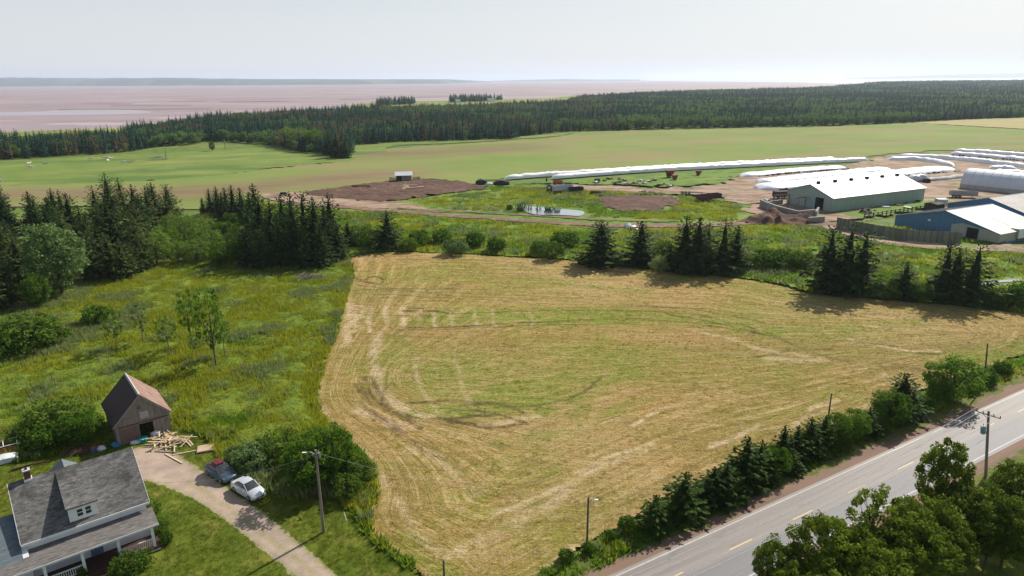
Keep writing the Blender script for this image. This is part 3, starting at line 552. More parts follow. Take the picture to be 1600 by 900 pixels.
def spruce_geo(seed, h=12., r=2.9, wh=27, nb=8, gap=.1, ragged=.2, zb=.05, step=.5, sp_=.85, lean=0., pw=.85):
    rng = np.random.RandomState(seed); B = []; Dr = []; Sz = []; Tn = []
    sx, sy = rng.uniform(-1, 1, 2) * lean
    for i in range(wh):
        f = i / (wh - 1); z = h * (zb + (.985 - zb) * f); L = r * (1 - f) ** pw * rng.uniform(1 - ragged, 1 + ragged * .6) + .03; n = max(3, int(nb * (1 - f * .45))); ph0 = rng.rand() * 7
        if f < .12: L *= .75 + f * 2
        for k in range(n):
            if rng.rand() < gap: continue
            ph = ph0 + 2 * math.pi * k / n + rng.uniform(-.3, .3); Lk = L * rng.uniform(.72, 1.12); sl_ = -.28 + .75 * f + rng.uniform(-.12, .12); tone = rng.rand() * .5
            dx, dy = math.cos(ph), math.sin(ph); s0 = min(.3, Lk * .25)
            while s0 < Lk:
                q = s0 / Lk; zz = z + s0 * sl_ + .22 * q * q * Lk
                for m in range(3):
                    yaw = ph + rng.uniform(-1.1, 1.1) * (1 - q * .3); pit = sl_ * .5 - .25 + rng.uniform(-.45, .35) + max(0, f - .72) * 4.2
                    B.append((dx * s0 + sx * z * .05, dy * s0 + sy * z * .05, zz)); Dr.append((math.cos(yaw) * math.cos(pit), math.sin(yaw) * math.cos(pit), math.sin(pit)))
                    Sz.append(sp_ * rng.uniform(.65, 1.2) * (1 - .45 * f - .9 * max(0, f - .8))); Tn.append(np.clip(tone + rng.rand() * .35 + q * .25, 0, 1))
                s0 += step * rng.uniform(.7, 1.2)
    B = np.array(B); Dr = np.array(Dr); Sz = np.array(Sz)[:, None]; Tn = np.array(Tn); N = len(B)
    sd_ = np.cross(Dr, np.array([0, 0, 1.]) + rng.normal(size=(N, 3)) * .35); sd_ /= np.linalg.norm(sd_, axis=1)[:, None]
    V = np.stack([B, B + Dr * Sz * .45 + sd_ * Sz * .26, B + Dr * Sz, B + Dr * Sz * .45 - sd_ * Sz * .26], 1).reshape(-1, 3)
    parts = [(V, np.arange(N * 4).reshape(-1, 4), np.repeat(Tn, 4))]
    # inner core against see-through, interior shade put in as the darkest needle tone
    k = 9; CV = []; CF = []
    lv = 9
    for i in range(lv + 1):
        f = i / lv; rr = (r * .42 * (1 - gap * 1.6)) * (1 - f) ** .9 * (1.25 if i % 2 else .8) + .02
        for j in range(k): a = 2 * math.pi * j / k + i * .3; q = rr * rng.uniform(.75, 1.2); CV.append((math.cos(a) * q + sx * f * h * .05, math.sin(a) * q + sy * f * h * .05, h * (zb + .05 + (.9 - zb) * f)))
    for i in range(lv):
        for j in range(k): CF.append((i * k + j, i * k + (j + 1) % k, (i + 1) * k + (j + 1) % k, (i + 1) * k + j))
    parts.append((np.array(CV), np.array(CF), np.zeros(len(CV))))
    return cat_geo(parts)
def trunk_mb(h, r0, lean=0., seed=0, k=7):
    rng = random.Random(seed); pts = []; rs = []; x = y = 0
    for i in range(6):
        f = i / 5; pts.append((x, y, h * f - .15)); rs.append(r0 * (1 - .85 * f) + (.3 * r0 if i == 0 else 0)); x += rng.uniform(-1, 1) * lean * h * .02; y += rng.uniform(-1, 1) * lean * h * .02
    return MB().tube(pts, rs, k)
PR = {}
def proto(key, geo, mat, trunk, tmat):
    PR[key] = (np_mesh(key + '_crown', geo[0], geo[1], {'tone': geo[2]}), trunk.mesh(key + '_trunk', True) if trunk else None)
    PR[key][0].materials.append(mat)
    if trunk: PR[key][1].materials.append(tmat)
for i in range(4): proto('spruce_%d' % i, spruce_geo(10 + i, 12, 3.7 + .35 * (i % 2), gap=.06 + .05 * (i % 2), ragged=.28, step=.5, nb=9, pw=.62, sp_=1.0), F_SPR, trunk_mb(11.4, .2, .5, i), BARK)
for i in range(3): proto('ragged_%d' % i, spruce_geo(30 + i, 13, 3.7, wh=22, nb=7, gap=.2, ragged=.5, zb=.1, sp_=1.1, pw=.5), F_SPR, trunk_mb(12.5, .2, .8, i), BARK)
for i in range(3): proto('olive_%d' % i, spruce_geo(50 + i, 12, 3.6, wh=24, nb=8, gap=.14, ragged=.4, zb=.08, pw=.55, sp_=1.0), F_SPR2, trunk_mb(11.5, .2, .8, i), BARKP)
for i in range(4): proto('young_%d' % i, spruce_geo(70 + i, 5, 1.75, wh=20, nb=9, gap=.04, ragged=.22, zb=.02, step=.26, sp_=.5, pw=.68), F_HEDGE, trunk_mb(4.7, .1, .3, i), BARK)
def decid(key, h, cw, zb, mat, seed, ncl=46, nl=70, leaf=.33, clr=.2, top=.5, tmat=BARK, trunk_r=.16, flatc=.8, stems=1, spread=.0):
    """broadleaf tree: crown of leaf clumps on the ends of limbs. cw = crown width, zb = underside of the crown"""
    rng = np.random.RandomState(seed); ch = h - zb; cz = zb + ch * top; cen = []; rad = []
    for i in range(ncl):
        f = (i + .5) / ncl; zc = 1 - 2 * f; a = i * 2.39996 + rng.uniform(-.4, .4); s_ = math.sqrt(max(0, 1 - zc * zc)); lob = .72 + .42 * vn(np.array([math.cos(a) * 1.3 + 9 + zc]), np.array([math.sin(a) * 1.3 + 9 - zc]), .8, seed, 2)[0]
        k = rng.uniform(.55, 1.0) ** .6 * lob; cen.append((math.cos(a) * s_ * cw / 2 * k, math.sin(a) * s_ * cw / 2 * k, cz + zc * ch * (1 - top if zc > 0 else top) * k * .95)); rad.append(cw * clr * rng.uniform(.55, 1.1))
    V, F, T = leafcloud(cen, rad, nl, leaf, rng, flatc)
    cl = np.repeat(rng.rand(ncl) * .5, nl * 4); T = np.clip(T * .6 + cl, 0, 1)
    mb = MB()
    for s_ in range(stems):
        ox, oy = (rng.uniform(-1, 1, 2) * .35 * spread) if stems > 1 else (0, 0); tz = zb + ch * .55
        lx, ly = rng.uniform(-1, 1, 2) * cw * (.05 + .16 * (stems > 1)); mb.tube([(ox, oy, -.2), (ox + lx * .3, oy + ly * .3, tz * .5), (ox + lx, oy + ly, tz), (ox + lx, oy + ly, tz + ch * .3)], [trunk_r * 1.25, trunk_r * .9, trunk_r * .55, trunk_r * .15], 7)
        for j in range(s_, ncl, max(1, ncl // 12 * stems)):
            c = cen[j]; z0 = rng.uniform(zb * .9, tz); g0 = z0 / tz; m = ((ox + lx * g0) * .6 + c[0] * .4, (oy + ly * g0) * .6 + c[1] * .4, z0 * .5 + c[2] * .5 + .1)
            mb.tube([(ox + lx * g0, oy + ly * g0, z0), m, c], [trunk_r * .4, trunk_r * .28, .02], 5)
    proto(key, (V, F, T), mat, mb, tmat)
decid('maple', 11, 8.5, 2.2, F_MAP, 3, 90, 130, .36, .13, .5)
decid('maple_tall', 12, 7.5, 2.0, F_MAP, 4, 90, 120, .36, .13, .5)
decid('maple_thin', 9, 6, 2.2, F_MAP, 6, 34, 60, .32, .12, .5)
decid('ash_light', 10, 8, 1.2, F_DEC2, 8, 46, 60, .4, .15, .5, BARK)
decid('birch_big', 11, 8, .8, F_WIL, 9, 110, 60, .4, .12, .48)
decid('round_tree', 8, 6.5, .6, F_DEC, 10, 60, 80, .34, .16, .45)
decid('sapling', 6, 3.2, 1.8, F_DEC2, 11, 26, 26, .3, .15, .5, BARKP, .07)
decid('sapling_thin', 5.5, 2.0, 1.6, F_WIL, 12, 16, 24, .3, .2, .5, BARKP, .06)
decid('sapling_dark', 9, 5.6, 2.0, F_DEC, 13, 30, 44, .34, .13, .5, BARK, .11)
decid('shrub', 3, 4.2, .1, F_BUSH, 14, 46, 46, .28, .17, .42, BARK, .05, .75, 3, 1)
decid('shrub_dark', 3, 3.8, .1, F_DEC, 15, 46, 46, .28, .17, .42, BARK, .05, .75, 3, 1)
decid('shrub_silver', 2.4, 3.8, .1, F_WIL, 16, 46, 50, .24, .17, .42, BARK, .05, .75, 3, 1)
decid('shrub_loose', 2.2, 3.6, .1, F_WEED, 17, 30, 34, .26, .18, .42, BARK, .04, .75, 4, 1)

TREES = []
def plant(key, name, u, v, h=None, vt=None, label=None, group=None, cat='tree', w=None, z=0., at=None, rz=None, rs=None):
    """a tree with its foot at pixel (u, v); height from the top pixel vt or given in metres; w = crown width factor"""
    x, y = at if at is not None else G(u, v)
    h = h if h else max(.8, HT(u, v, vt)); cr_, tr_ = PR[key]; h0 = max(vv.co.z for vv in cr_.vertices) if key not in HH else HH[key]; HH[key] = h0
    r = rs or random; s_ = h / h0; ws = s_ * (w or 1.) * r.uniform(.94, 1.06); e = empty(name, (x, y, z), r.uniform(0, 6.28) if rz is None else rz); e.scale = (ws, ws, s_)
    tag(e, label, cat, group); link('foliage' if cat != 'tree' else 'crown', cr_, None, e)
    if tr_: link('stem' if cat != 'tree' else 'trunk', tr_, None, e)
    TREES.append(((x, y), ws)); return e
HH = {}
random.seed(11)

# --- the big spruces that stand along the back of the mown field, left to right
ROW = [('spruce_1', 607, 388, 328, 1.25, 'broad dark spruce standing alone at the far left corner of the mown field'),
       ('spruce_2', 545, 385, 346, 1.0, 'short dark spruce between the tall clump and the lone corner spruce'),
       ('spruce_0', 938, 413, 343, 1.55, 'widest dark spruce on the far field edge, its foot wide and skirt full'),
       ('spruce_3', 1000, 414, 344, 1.2, 'narrower pointed spruce just right of the widest field edge spruce'),
       ('spruce_1', 1068, 424, 336, 1.0, 'left spruce of the dense knot behind the middle of the field'),
       ('spruce_0', 1088, 426, 338, 1.0, 'tallest blackish spruce in the heart of the dense knot behind the field'),
       ('ragged_0', 1103, 420, 345, .9, 'thin spruce squeezed between the two halves of the knot behind the field'),
       ('ragged_1', 1128, 426, 341, 1.05, 'gappy spruce with bare spots in the right half of the knot'),
       ('spruce_2', 1148, 424, 352, .95, 'rightmost spruce of the knot, lower than its neighbours'),
       ('spruce_2', 1046, 422, 382, 1.1, 'small young spruce at the left foot of the dense knot'),
       ('ragged_2', 1290, 455, 352, 1.15, 'gappy old spruce forming the left half of the pair before the board fence'),
       ('ragged_0', 1318, 458, 349, 1.25, 'tallest spruce of the pair standing before the board fence'),
       ('ragged_1', 1342, 458, 356, 1.15, 'right spruce with long level limbs leaning out from the pair before the board fence'),
       ('spruce_3', 1410, 465, 408, 1.35, 'low young spruce midway between the two tall groups at right'),
       ('ragged_1', 1470, 470, 376, 1.0, 'left tall spruce of the group in front of the beige shed'),
       ('spruce_0', 1486, 470, 384, 1.0, 'middle spruce of the group in front of the beige shed'),
       ('ragged_0', 1515, 474, 378, 1.1, 'rightmost tall spruce with open limbs beside the creek')]
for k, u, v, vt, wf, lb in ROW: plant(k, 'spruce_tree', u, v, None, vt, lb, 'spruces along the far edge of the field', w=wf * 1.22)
# --- shrubs behind the field
SHR = [(712, 397, 371, 1.0, 'shrub_silver', 'pale round bush touching the top edge of the mown field'), (655, 384, 358, 1, 'shrub_dark', 'dark bush right of the lone corner spruce'), (742, 386, 360, 1, 'shrub_dark', 'dark bush behind the pale round bush'), (776, 393, 370, 1.1, 'shrub_dark', 'low dark bush right of the pale round bush'),
       (862, 405, 377, 1.1, 'shrub', 'green bush at the field edge left of the widest spruce'), (845, 396, 374, 1.1, 'shrub_dark', 'dark bush behind the green bush at the field edge'), (884, 385, 360, 1.4, 'shrub_dark', 'wide low thicket behind the widest spruce'), (690, 380, 356, 1, 'shrub_dark', 'small bush in the green land behind the field'),
       (1036, 398, 375, 1, 'shrub', 'bush between the pointed spruce and the dense knot'), (1030, 424, 400, .8, 'shrub_loose', 'thin grey bush left of the small young spruce'), (1203, 418, 386, 1.3, 'shrub_dark', 'dense dark bush right of the dense spruce knot'), (1232, 418, 388, 1.1, 'shrub', 'middle bush in the thicket between the spruce groups'), (1256, 420, 390, 1.0, 'shrub', 'bush at the right end of the thicket between the spruce groups'),
       (568, 384, 350, 1.2, 'shrub', 'green bush left of the lone corner spruce'), (640, 392, 370, .9, 'shrub', 'small bush at the right foot of the lone corner spruce'), (1575, 478, 446, 1.1, 'shrub', 'large bush in front of the creek at the right edge'), (1550, 478, 450, 1.0, 'shrub_dark', 'dark bush left of the creek bush'), (1381, 466, 436, 1.1, 'shrub', 'bush at the left foot of the low young spruce'), (1436, 470, 440, 1.0, 'shrub_dark', 'dark bush right of the low young spruce'), (1592, 480, 440, .9, 'shrub_dark', 'bush cut by the right edge of the photo'),
       (433, 362, 330, 1, 'shrub_dark', 'dark bush beside the small spruce clump far left'), (360, 352, 332, 1, 'shrub_dark', 'low bush under the small far spruce clump'), (812, 331, 322, .8, 'shrub_dark', 'dark reedy bush at the left end of the pond'), (796, 329, 319, .8, 'shrub_dark', 'bush left of the pond bush'), (525, 400, 378, 1, 'shrub', 'bush at the right foot of the tall spruce clump'), (1165, 420, 396, 1, 'shrub', 'bush at the right foot of the dense knot')]
for u, v, vt, wf, k, lb in SHR: plant(k, 'field_shrub', u, v, None, vt, lb, 'bushes behind the mown field', 'shrub', w=wf)
# --- left clump of tall spruces (the knot around x 380-530)
CL = [(395, 412, 318), (413, 400, 300), (430, 408, 308), (447, 400, 306), (463, 414, 312), (480, 405, 298), (497, 412, 306), (512, 408, 322), (520, 400, 302), (440, 418, 345), (476, 420, 350), (505, 420, 350), (392, 420, 350), (415, 421, 352), (405, 380, 288), (460, 385, 300), (530, 408, 345)]
for i, (u, v, vt) in enumerate(CL): plant('spruce_%d' % (i % 4) if i % 5 else 'ragged_1', 'clump_spruce', u, v, None, vt + random.uniform(-3, 3), 'dark tall spruce packed into the clump at the top left corner of the mown field', 'clump of tall spruces by the field corner', w=.95)
for i, (u, v, vt) in enumerate([(318, 333, 308), (330, 334, 294), (342, 335, 290), (355, 336, 292), (366, 337, 288), (379, 340, 292), (392, 342, 300), (350, 345, 300), (383, 352, 305)]): plant('spruce_%d' % (i % 4), 'far_clump_spruce', u, v, None, vt, 'blackish spruce in the small clump against the brown soil', 'small far spruce clump', w=.9)
# --- wood at the left
rg = random.Random(4); WD = [(0, 352), (120, 338), (270, 338), (275, 352), (262, 385), (245, 410), (225, 420), (205, 425), (165, 428), (150, 448), (110, 462), (60, 480), (10, 492), (-120, 500), (-120, 352)]
pts = []; WP = [G(*p) for p in WD]
while len(pts) < 58:
    u = rg.uniform(-120, 322); v = 338 + (rg.random() ** 1.0) * 154
    if not inside(np.array([u]), np.array([v]), WD)[0]: continue
    p = G(u, v)
    if all(np.hypot(*(p - q[2])) > 4.2 for q in pts) and not (50 < u < 135 and v > 448): pts.append((u, v, p))
for i, (u, v, p) in enumerate(pts):
    hh = rg.uniform(11.5, 15.5) * (1. if v < 430 else .85); k = rg.choice(['spruce_0', 'spruce_1', 'spruce_2', 'olive_0', 'olive_1', 'olive_2', 'ragged_2', 'olive_0', 'spruce_3'])
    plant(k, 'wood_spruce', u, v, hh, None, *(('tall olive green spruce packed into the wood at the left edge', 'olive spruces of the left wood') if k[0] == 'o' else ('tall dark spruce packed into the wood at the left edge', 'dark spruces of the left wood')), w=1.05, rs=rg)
plant('birch_big', 'leafy_tree', 98, 462, None, 343, 'large round tree with silvery sunlit leaves in front of the dark left wood', None, w=1.02)
plant('ash_light', 'leafy_tree', 292, 392, None, 330, 'tall light green tree with a visible forked trunk at the right end of the wood', None, w=1.0)
plant('ash_light', 'leafy_tree', 335, 405, None, 352, 'rounded light tree right of the forked one', None, w=1.0)
plant('ash_light', 'leafy_tree', 368, 408, None, 358, 'leafy tree against the left flank of the spruce clump', None, w=1.0)
plant('ash_light', 'leafy_tree', 308, 412, None, 368, 'low spreading light green tree below the forked one', None, w=1.3)
plant('round_tree', 'leafy_tree', 340, 385, None, 345, 'leafy tree behind the rounded light tree', None, w=1.1)
plant('round_tree', 'leafy_tree', 62, 482, None, 425, 'dark leafy tree at the foot of the large silvery one', None, w=.8)
for u, v, vt, wf, k, lb in [(40, 545, 492, 1.5, 'shrub', 'large spreading bush in the meadow at the left edge'), (70, 535, 497, 1.1, 'shrub', 'bush joined to the right of the large meadow bush'), (152, 508, 476, 1, 'shrub_dark', 'dark bush left of the thin meadow saplings'), (172, 505, 480, .9, 'shrub', 'grey green bush behind the thin saplings'), (5, 560, 515, 1, 'shrub_dark', 'bush cut by the left edge of the photo in the meadow')]:
    plant(k, 'meadow_shrub', u, v, None, vt, lb, 'bushes in the meadow', 'shrub', w=wf)
for u, v, vt, wf, k, lb in [(184, 549, 490, .9, 'sapling', 'leftmost thin sapling in the meadow with a bare lower stem'), (225, 538, 475, .9, 'sapling_thin', 'narrow sapling standing second from the left in the meadow'), (266, 560, 494, .9, 'sapling', 'sparse yellowish sapling left of the taller meadow tree'), (308, 562, 520, .8, 'sapling', 'small low sapling at the foot of the taller meadow tree'), (338, 575, 452, .62, 'sapling_dark', 'tallest slender tree in the meadow with several leafy tufts'), (300, 540, 452, .55, 'sapling_dark', 'slender tree left of the tallest one in the meadow'), (352, 560, 498, .8, 'sapling', 'leafy sapling right of the tallest meadow tree')]:
    plant(k, 'sapling', u, v, None, vt, lb, 'young trees in the meadow', w=wf)

for i, (u, v, vt, k) in enumerate([(246, 416, 352, 'ash_light'), (262, 402, 350, 'round_tree'), (280, 412, 372, 'ash_light'), (300, 378, 338, 'round_tree'), (322, 372, 336, 'ash_light'), (356, 384, 345, 'round_tree'), (384, 416, 366, 'round_tree'), (272, 372, 328, 'ash_light'), (345, 416, 380, 'round_tree'), (318, 398, 358, 'round_tree'), (212, 430, 378, 'olive_0'), (196, 438, 372, 'olive_1'), (176, 436, 362, 'olive_2'), (228, 424, 366, 'olive_1')]): plant(k, 'gap_tree' if k[0] != 'o' else 'wood_spruce', u, v, None, vt, *(('mid green leafy tree filling the gap between the left wood and the tall spruce clump', 'leafy trees between the wood and the clump') if k[0] != 'o' else ('tall olive green spruce packed into the wood at the left edge', 'olive spruces of the left wood')), w=1.1)
# --- hedge of young trees between the mown field and the road
HG = [('young_0', 1022, 829, 773, 1.12, 'small pointed spruce at the lower left end of the roadside row'), ('young_1', 1067, 809, 737, 1.12, 'second spruce from the lower end of the roadside row'), ('young_2', 1112, 786, 729, 1.22, 'bushy spruce left of a tall one in the roadside row'), ('young_3', 1132, 781, 721, 1.12, 'third tall spruce in the roadside row'), ('young_1', 1162, 760, 682, 0.92, 'tall narrow spruce rising above the lower half of the roadside row'), ('young_0', 1184, 753, 686, 0.92, 'twin of the tall narrow roadside spruce on its right'),
      ('round_tree', 1210, 745, 696, 0.77, 'bright leafy tree amid the dark lower half of the roadside row'), ('young_2', 1220, 730, 663, 0.82, 'tallest sharp topped spruce in the middle of the roadside row'), ('young_3', 1242, 720, 664, 1.02, 'dark spruce just right of the tallest roadside one'), ('young_0', 1262, 710, 651, 0.97, 'spruce with a ragged top in the middle of the roadside row'), ('young_1', 1284, 703, 648, 1.02, 'dense spruce under the short field pole'), ('round_tree', 1306, 697, 644, 0.77, 'dark leafy tree right of the short field pole'), ('round_tree', 1332, 688, 638, 0.82, 'light leafy tree in the upper half of the roadside row'), ('young_2', 1354, 679, 636, 1.12, 'low spruce between two leafy trees of the upper roadside row'),
      ('spruce_0', 1406, 653, 582, 1.17, 'broad crowned dark spruce, highest in the upper roadside row'), ('round_tree', 1388, 665, 608, 0.92, 'bright leafy tree in front of the broad crowned spruce'), ('young_3', 1424, 647, 606, 1.12, 'dark spruce at the right foot of the broad crowned one'), ('round_tree', 1486, 627, 556, 1.02, 'large round light green tree near the upper end of the roadside row'), ('round_tree', 1464, 633, 586, 0.71, 'leafy tree at the left foot of the large round one'), ('young_1', 1234, 737, 701, 1.22, 'short spruce in front of the tallest roadside one'), ('young_2', 1144, 775, 738, 1.22, 'short wide spruce at the foot of the narrow twins'), ('young_0', 1199, 753, 718, 1.22, 'short spruce under the bright leafy roadside tree'), ('young_3', 1274, 717, 686, 1.22, 'short spruce at the road side of the dense one')]
for k, u, v, vt, wf, lb in HG: plant(k, 'roadside_tree', u, v, None, vt, lb, 'trees in the row beside the road', w=wf * 1.38)
for u, v, vt, wf, k, lb in [(1539, 599, 574, 1.1, 'shrub_dark', 'dark low bush around the foot of the upper road pole'), (1564, 586, 564, 1, 'shrub_dark', 'last dark bush before the right edge above the road'), (1519, 606, 582, .8, 'shrub', 'low bush right of the large round roadside tree'), (954, 842, 828, .9, 'shrub_dark', 'low bush in the green verge left of the roadside row'), (919, 864, 848, .9, 'shrub_dark', 'low bush near the foot of the field lamp pole'), (979, 829, 806, .8, 'shrub_dark', 'low bush left of the first roadside spruce'), (884, 876, 858, .9, 'shrub_dark', 'lowest bush in the green verge at the bottom edge'), (1314, 699, 676, 1, 'shrub', 'bush in the shade of the upper roadside row'), (1379, 674, 652, 1, 'shrub', 'bush under the bright leafy roadside tree'), (1444, 642, 618, .9, 'shrub_dark', 'bush filling the gap before the large round roadside tree')]:
    plant(k, 'roadside_shrub', u, v, None, vt, lb, 'bushes along the road verge', 'shrub', w=wf)
# --- big maples between the road and the camera
def plant_top(key, u, vt, h, wf, lb):
    p = G(u, vt, h); return plant(key, 'maple_tree', 0, 0, h, None, lb, 'broadleaf trees on the near side of the road', w=wf, at=p)
for a in [('maple', 1300, 800, 8.5, .9, 'large maple at the bottom edge with wires passing over its crown'), ('maple', 1215, 838, 6.0, .8, 'low maple furthest left on the near side of the road'), ('maple_thin', 1375, 756, 9.0, .75, 'thin maple leader reaching over the white road line'), ('maple_tall', 1490, 690, 10, .72, 'tall maple whose top hides the road left of the crossarm pole'),
          ('maple', 1440, 800, 8.5, 1.1, 'broad maple in the middle of the near clump'), ('maple', 1535, 752, 8, 1.1, 'broad maple at the foot of the crossarm pole'), ('maple', 1605, 720, 7.5, 1.0, 'maple cut by the right edge behind the crossarm pole'), ('maple', 1380, 850, 8, 1.0, 'low maple in front of the broad middle one'), ('maple_tall', 1560, 790, 6.5, 1.0, 'dark maple over the edge of the near lawn'), ('maple', 1490, 800, 7, .9, 'maple between the broad middle one and the near lawn'), ('maple', 1300, 880, 6.5, 1.0, 'maple crown cut by the bottom edge of the photo'), ('maple', 1590, 775, 7.5, 1.0, 'maple at the right edge below the crossarm pole'), ('maple', 1462, 770, 8, 1.0, 'maple crown touching the tall one from the left'), ('maple', 1425, 850, 7, 1.0, 'maple low in the clump above the bottom edge'), ('maple', 1350, 815, 8, .9, 'maple between the wired crown and the broad middle one'), ('maple', 1240, 880, 5.5, .9, 'low maple at the bottom edge under the wires'), ('maple_thin', 1400, 790, 8, 1, 'loose maple rising between the thin leader and the broad one')]: plant_top(*a)
# --- shrubs and trees about the house
for k, u, v, vt, wf, cat, nm, lb in [('round_tree', 488, 766, 680, 1.0, 'tree', 'garden_tree', 'dense dark tree behind the lamp pole beside the cars'), ('round_tree', 525, 750, 664, .95, 'tree', 'garden_tree', 'rounded dark tree right of the lamp pole at the field edge'), ('round_tree', 455, 742, 706, .9, 'tree', 'garden_tree', 'dark tree just behind the silver car'), ('round_tree', 500, 730, 665, .9, 'tree', 'garden_tree', 'dark tree at the back of the lamp pole thicket'), ('shrub_silver', 400, 728, 690, 1.0, 'shrub', 'garden_shrub', 'white flowering bush behind the grey car'), ('shrub_silver', 375, 722, 695, .9, 'shrub', 'garden_shrub', 'smaller white flowering bush behind the roof bag car'), ('shrub', 435, 718, 678, 1.2, 'shrub', 'garden_shrub', 'yellow green bush behind the dark tree thicket'), ('shrub', 560, 752, 712, .9, 'shrub', 'garden_shrub', 'light bush at the right flank of the lamp pole thicket'),
                                 ('round_tree', 145, 692, 640, .9, 'tree', 'garden_tree', 'round tree with pale leaf tips at the left wall of the barn'), ('shrub_dark', 118, 690, 650, 1.2, 'shrub', 'garden_shrub', 'dark bush left of the round barn tree'), ('shrub', 90, 668, 625, 1.5, 'shrub', 'garden_shrub', 'wide bush in the meadow left of the barn'), ('shrub_dark', 75, 700, 668, 1.3, 'shrub', 'garden_shrub', 'bush behind the log on the lawn'), ('shrub', 45, 690, 660, 1.2, 'shrub', 'garden_shrub', 'bush beside the red roofed hutch'),
                                 ('shrub', 212, 893, 862, 1.1, 'shrub', 'garden_shrub', 'clipped round bush in front of the porch steps'), ('shrub', 190, 900, 872, .8, 'shrub', 'garden_shrub', 'bush left of the clipped round bush by the porch'), ('shrub', 252, 832, 806, .8, 'shrub', 'garden_shrub', 'bush at the right corner of the porch'), ('shrub', 238, 812, 780, .6, 'shrub', 'garden_shrub', 'small bush against the gable wall of the house'), ('shrub', 262, 850, 826, .5, 'shrub', 'garden_shrub', 'small round bush at the lawn edge near the porch'), ('shrub', 545, 775, 740, .9, 'shrub', 'garden_shrub', 'bush at the lower right of the lamp pole thicket'), ('shrub_dark', 130, 905, 885, .5, 'shrub', 'garden_shrub', 'yellow green bush at the bottom edge before the porch')]:
    plant(k, nm, u, v, None, vt, lb, None, cat, w=wf)

# ---------------------------------------------------------------- the far wood
def far_spruce(seed, h=12, r=2.0, tiers=7):
    rng = np.random.RandomState(seed); V = []; F = []; T = []
    for i in range(tiers):
        f = i / tiers; z0 = h * (.04 + .93 * f); z1 = min(h, z0 + h * .3); k = 7; rr = r * (1 - f) ** .8 * rng.uniform(.8, 1.15); n = len(V); t = rng.rand()
        V.append((0, 0, z1)); T.append(min(1, t + .3)); a0 = rng.rand() * 6
        for j in range(k):
            a = a0 + 2 * math.pi * j / k; q = rr * rng.uniform(.6, 1.2); V.append((math.cos(a) * q, math.sin(a) * q, z0 + rng.uniform(-.3, .3))); T.append(t)
            a += math.pi / k; V.append((math.cos(a) * q * .45, math.sin(a) * q * .45, z0 + .5)); T.append(t * .4)
        for j in range(2 * k): F.append((n, n + 1 + j, n + 1 + (j + 1) % (2 * k), n))
    V = np.array(V); F = np.array(F)
    return V, F[:, :3], np.array(T)
def far_decid(seed, h=9, wd=6):
    rng = np.random.RandomState(seed); cen = [(rng.uniform(-1, 1) * wd * .28, rng.uniform(-1, 1) * wd * .28, h * rng.uniform(.3, .8)) for _ in range(13)]
    V, F, T = leafcloud(cen, [wd * .24] * 13, 34, wd * .14, rng, .9, .5)
    return V, F, T
FARP = []
for i in range(3): FARP.append((spruce_geo(100 + i, 12 - i, 2.5 + .2 * i, wh=13, nb=6, gap=.08, ragged=.35, zb=.03, step=.8, sp_=1.3, pw=.62), F_FAR))
FARP.append((far_decid(5), F_FARD)); FARP.append((far_decid(6, 10, 5.5), F_FARD)); FARP.append((spruce_geo(110, 11, 2.1, wh=12, nb=5, gap=.2, ragged=.5, zb=.1, step=.8, sp_=1.1, pw=.6), F_FARB))
FARM = []
for i, (g_, m_) in enumerate(FARP):
    me = np_mesh('far_tree_%d' % i, g_[0], g_[1], {'tone': g_[2]}); me.materials.append(m_); FARM.append(me)
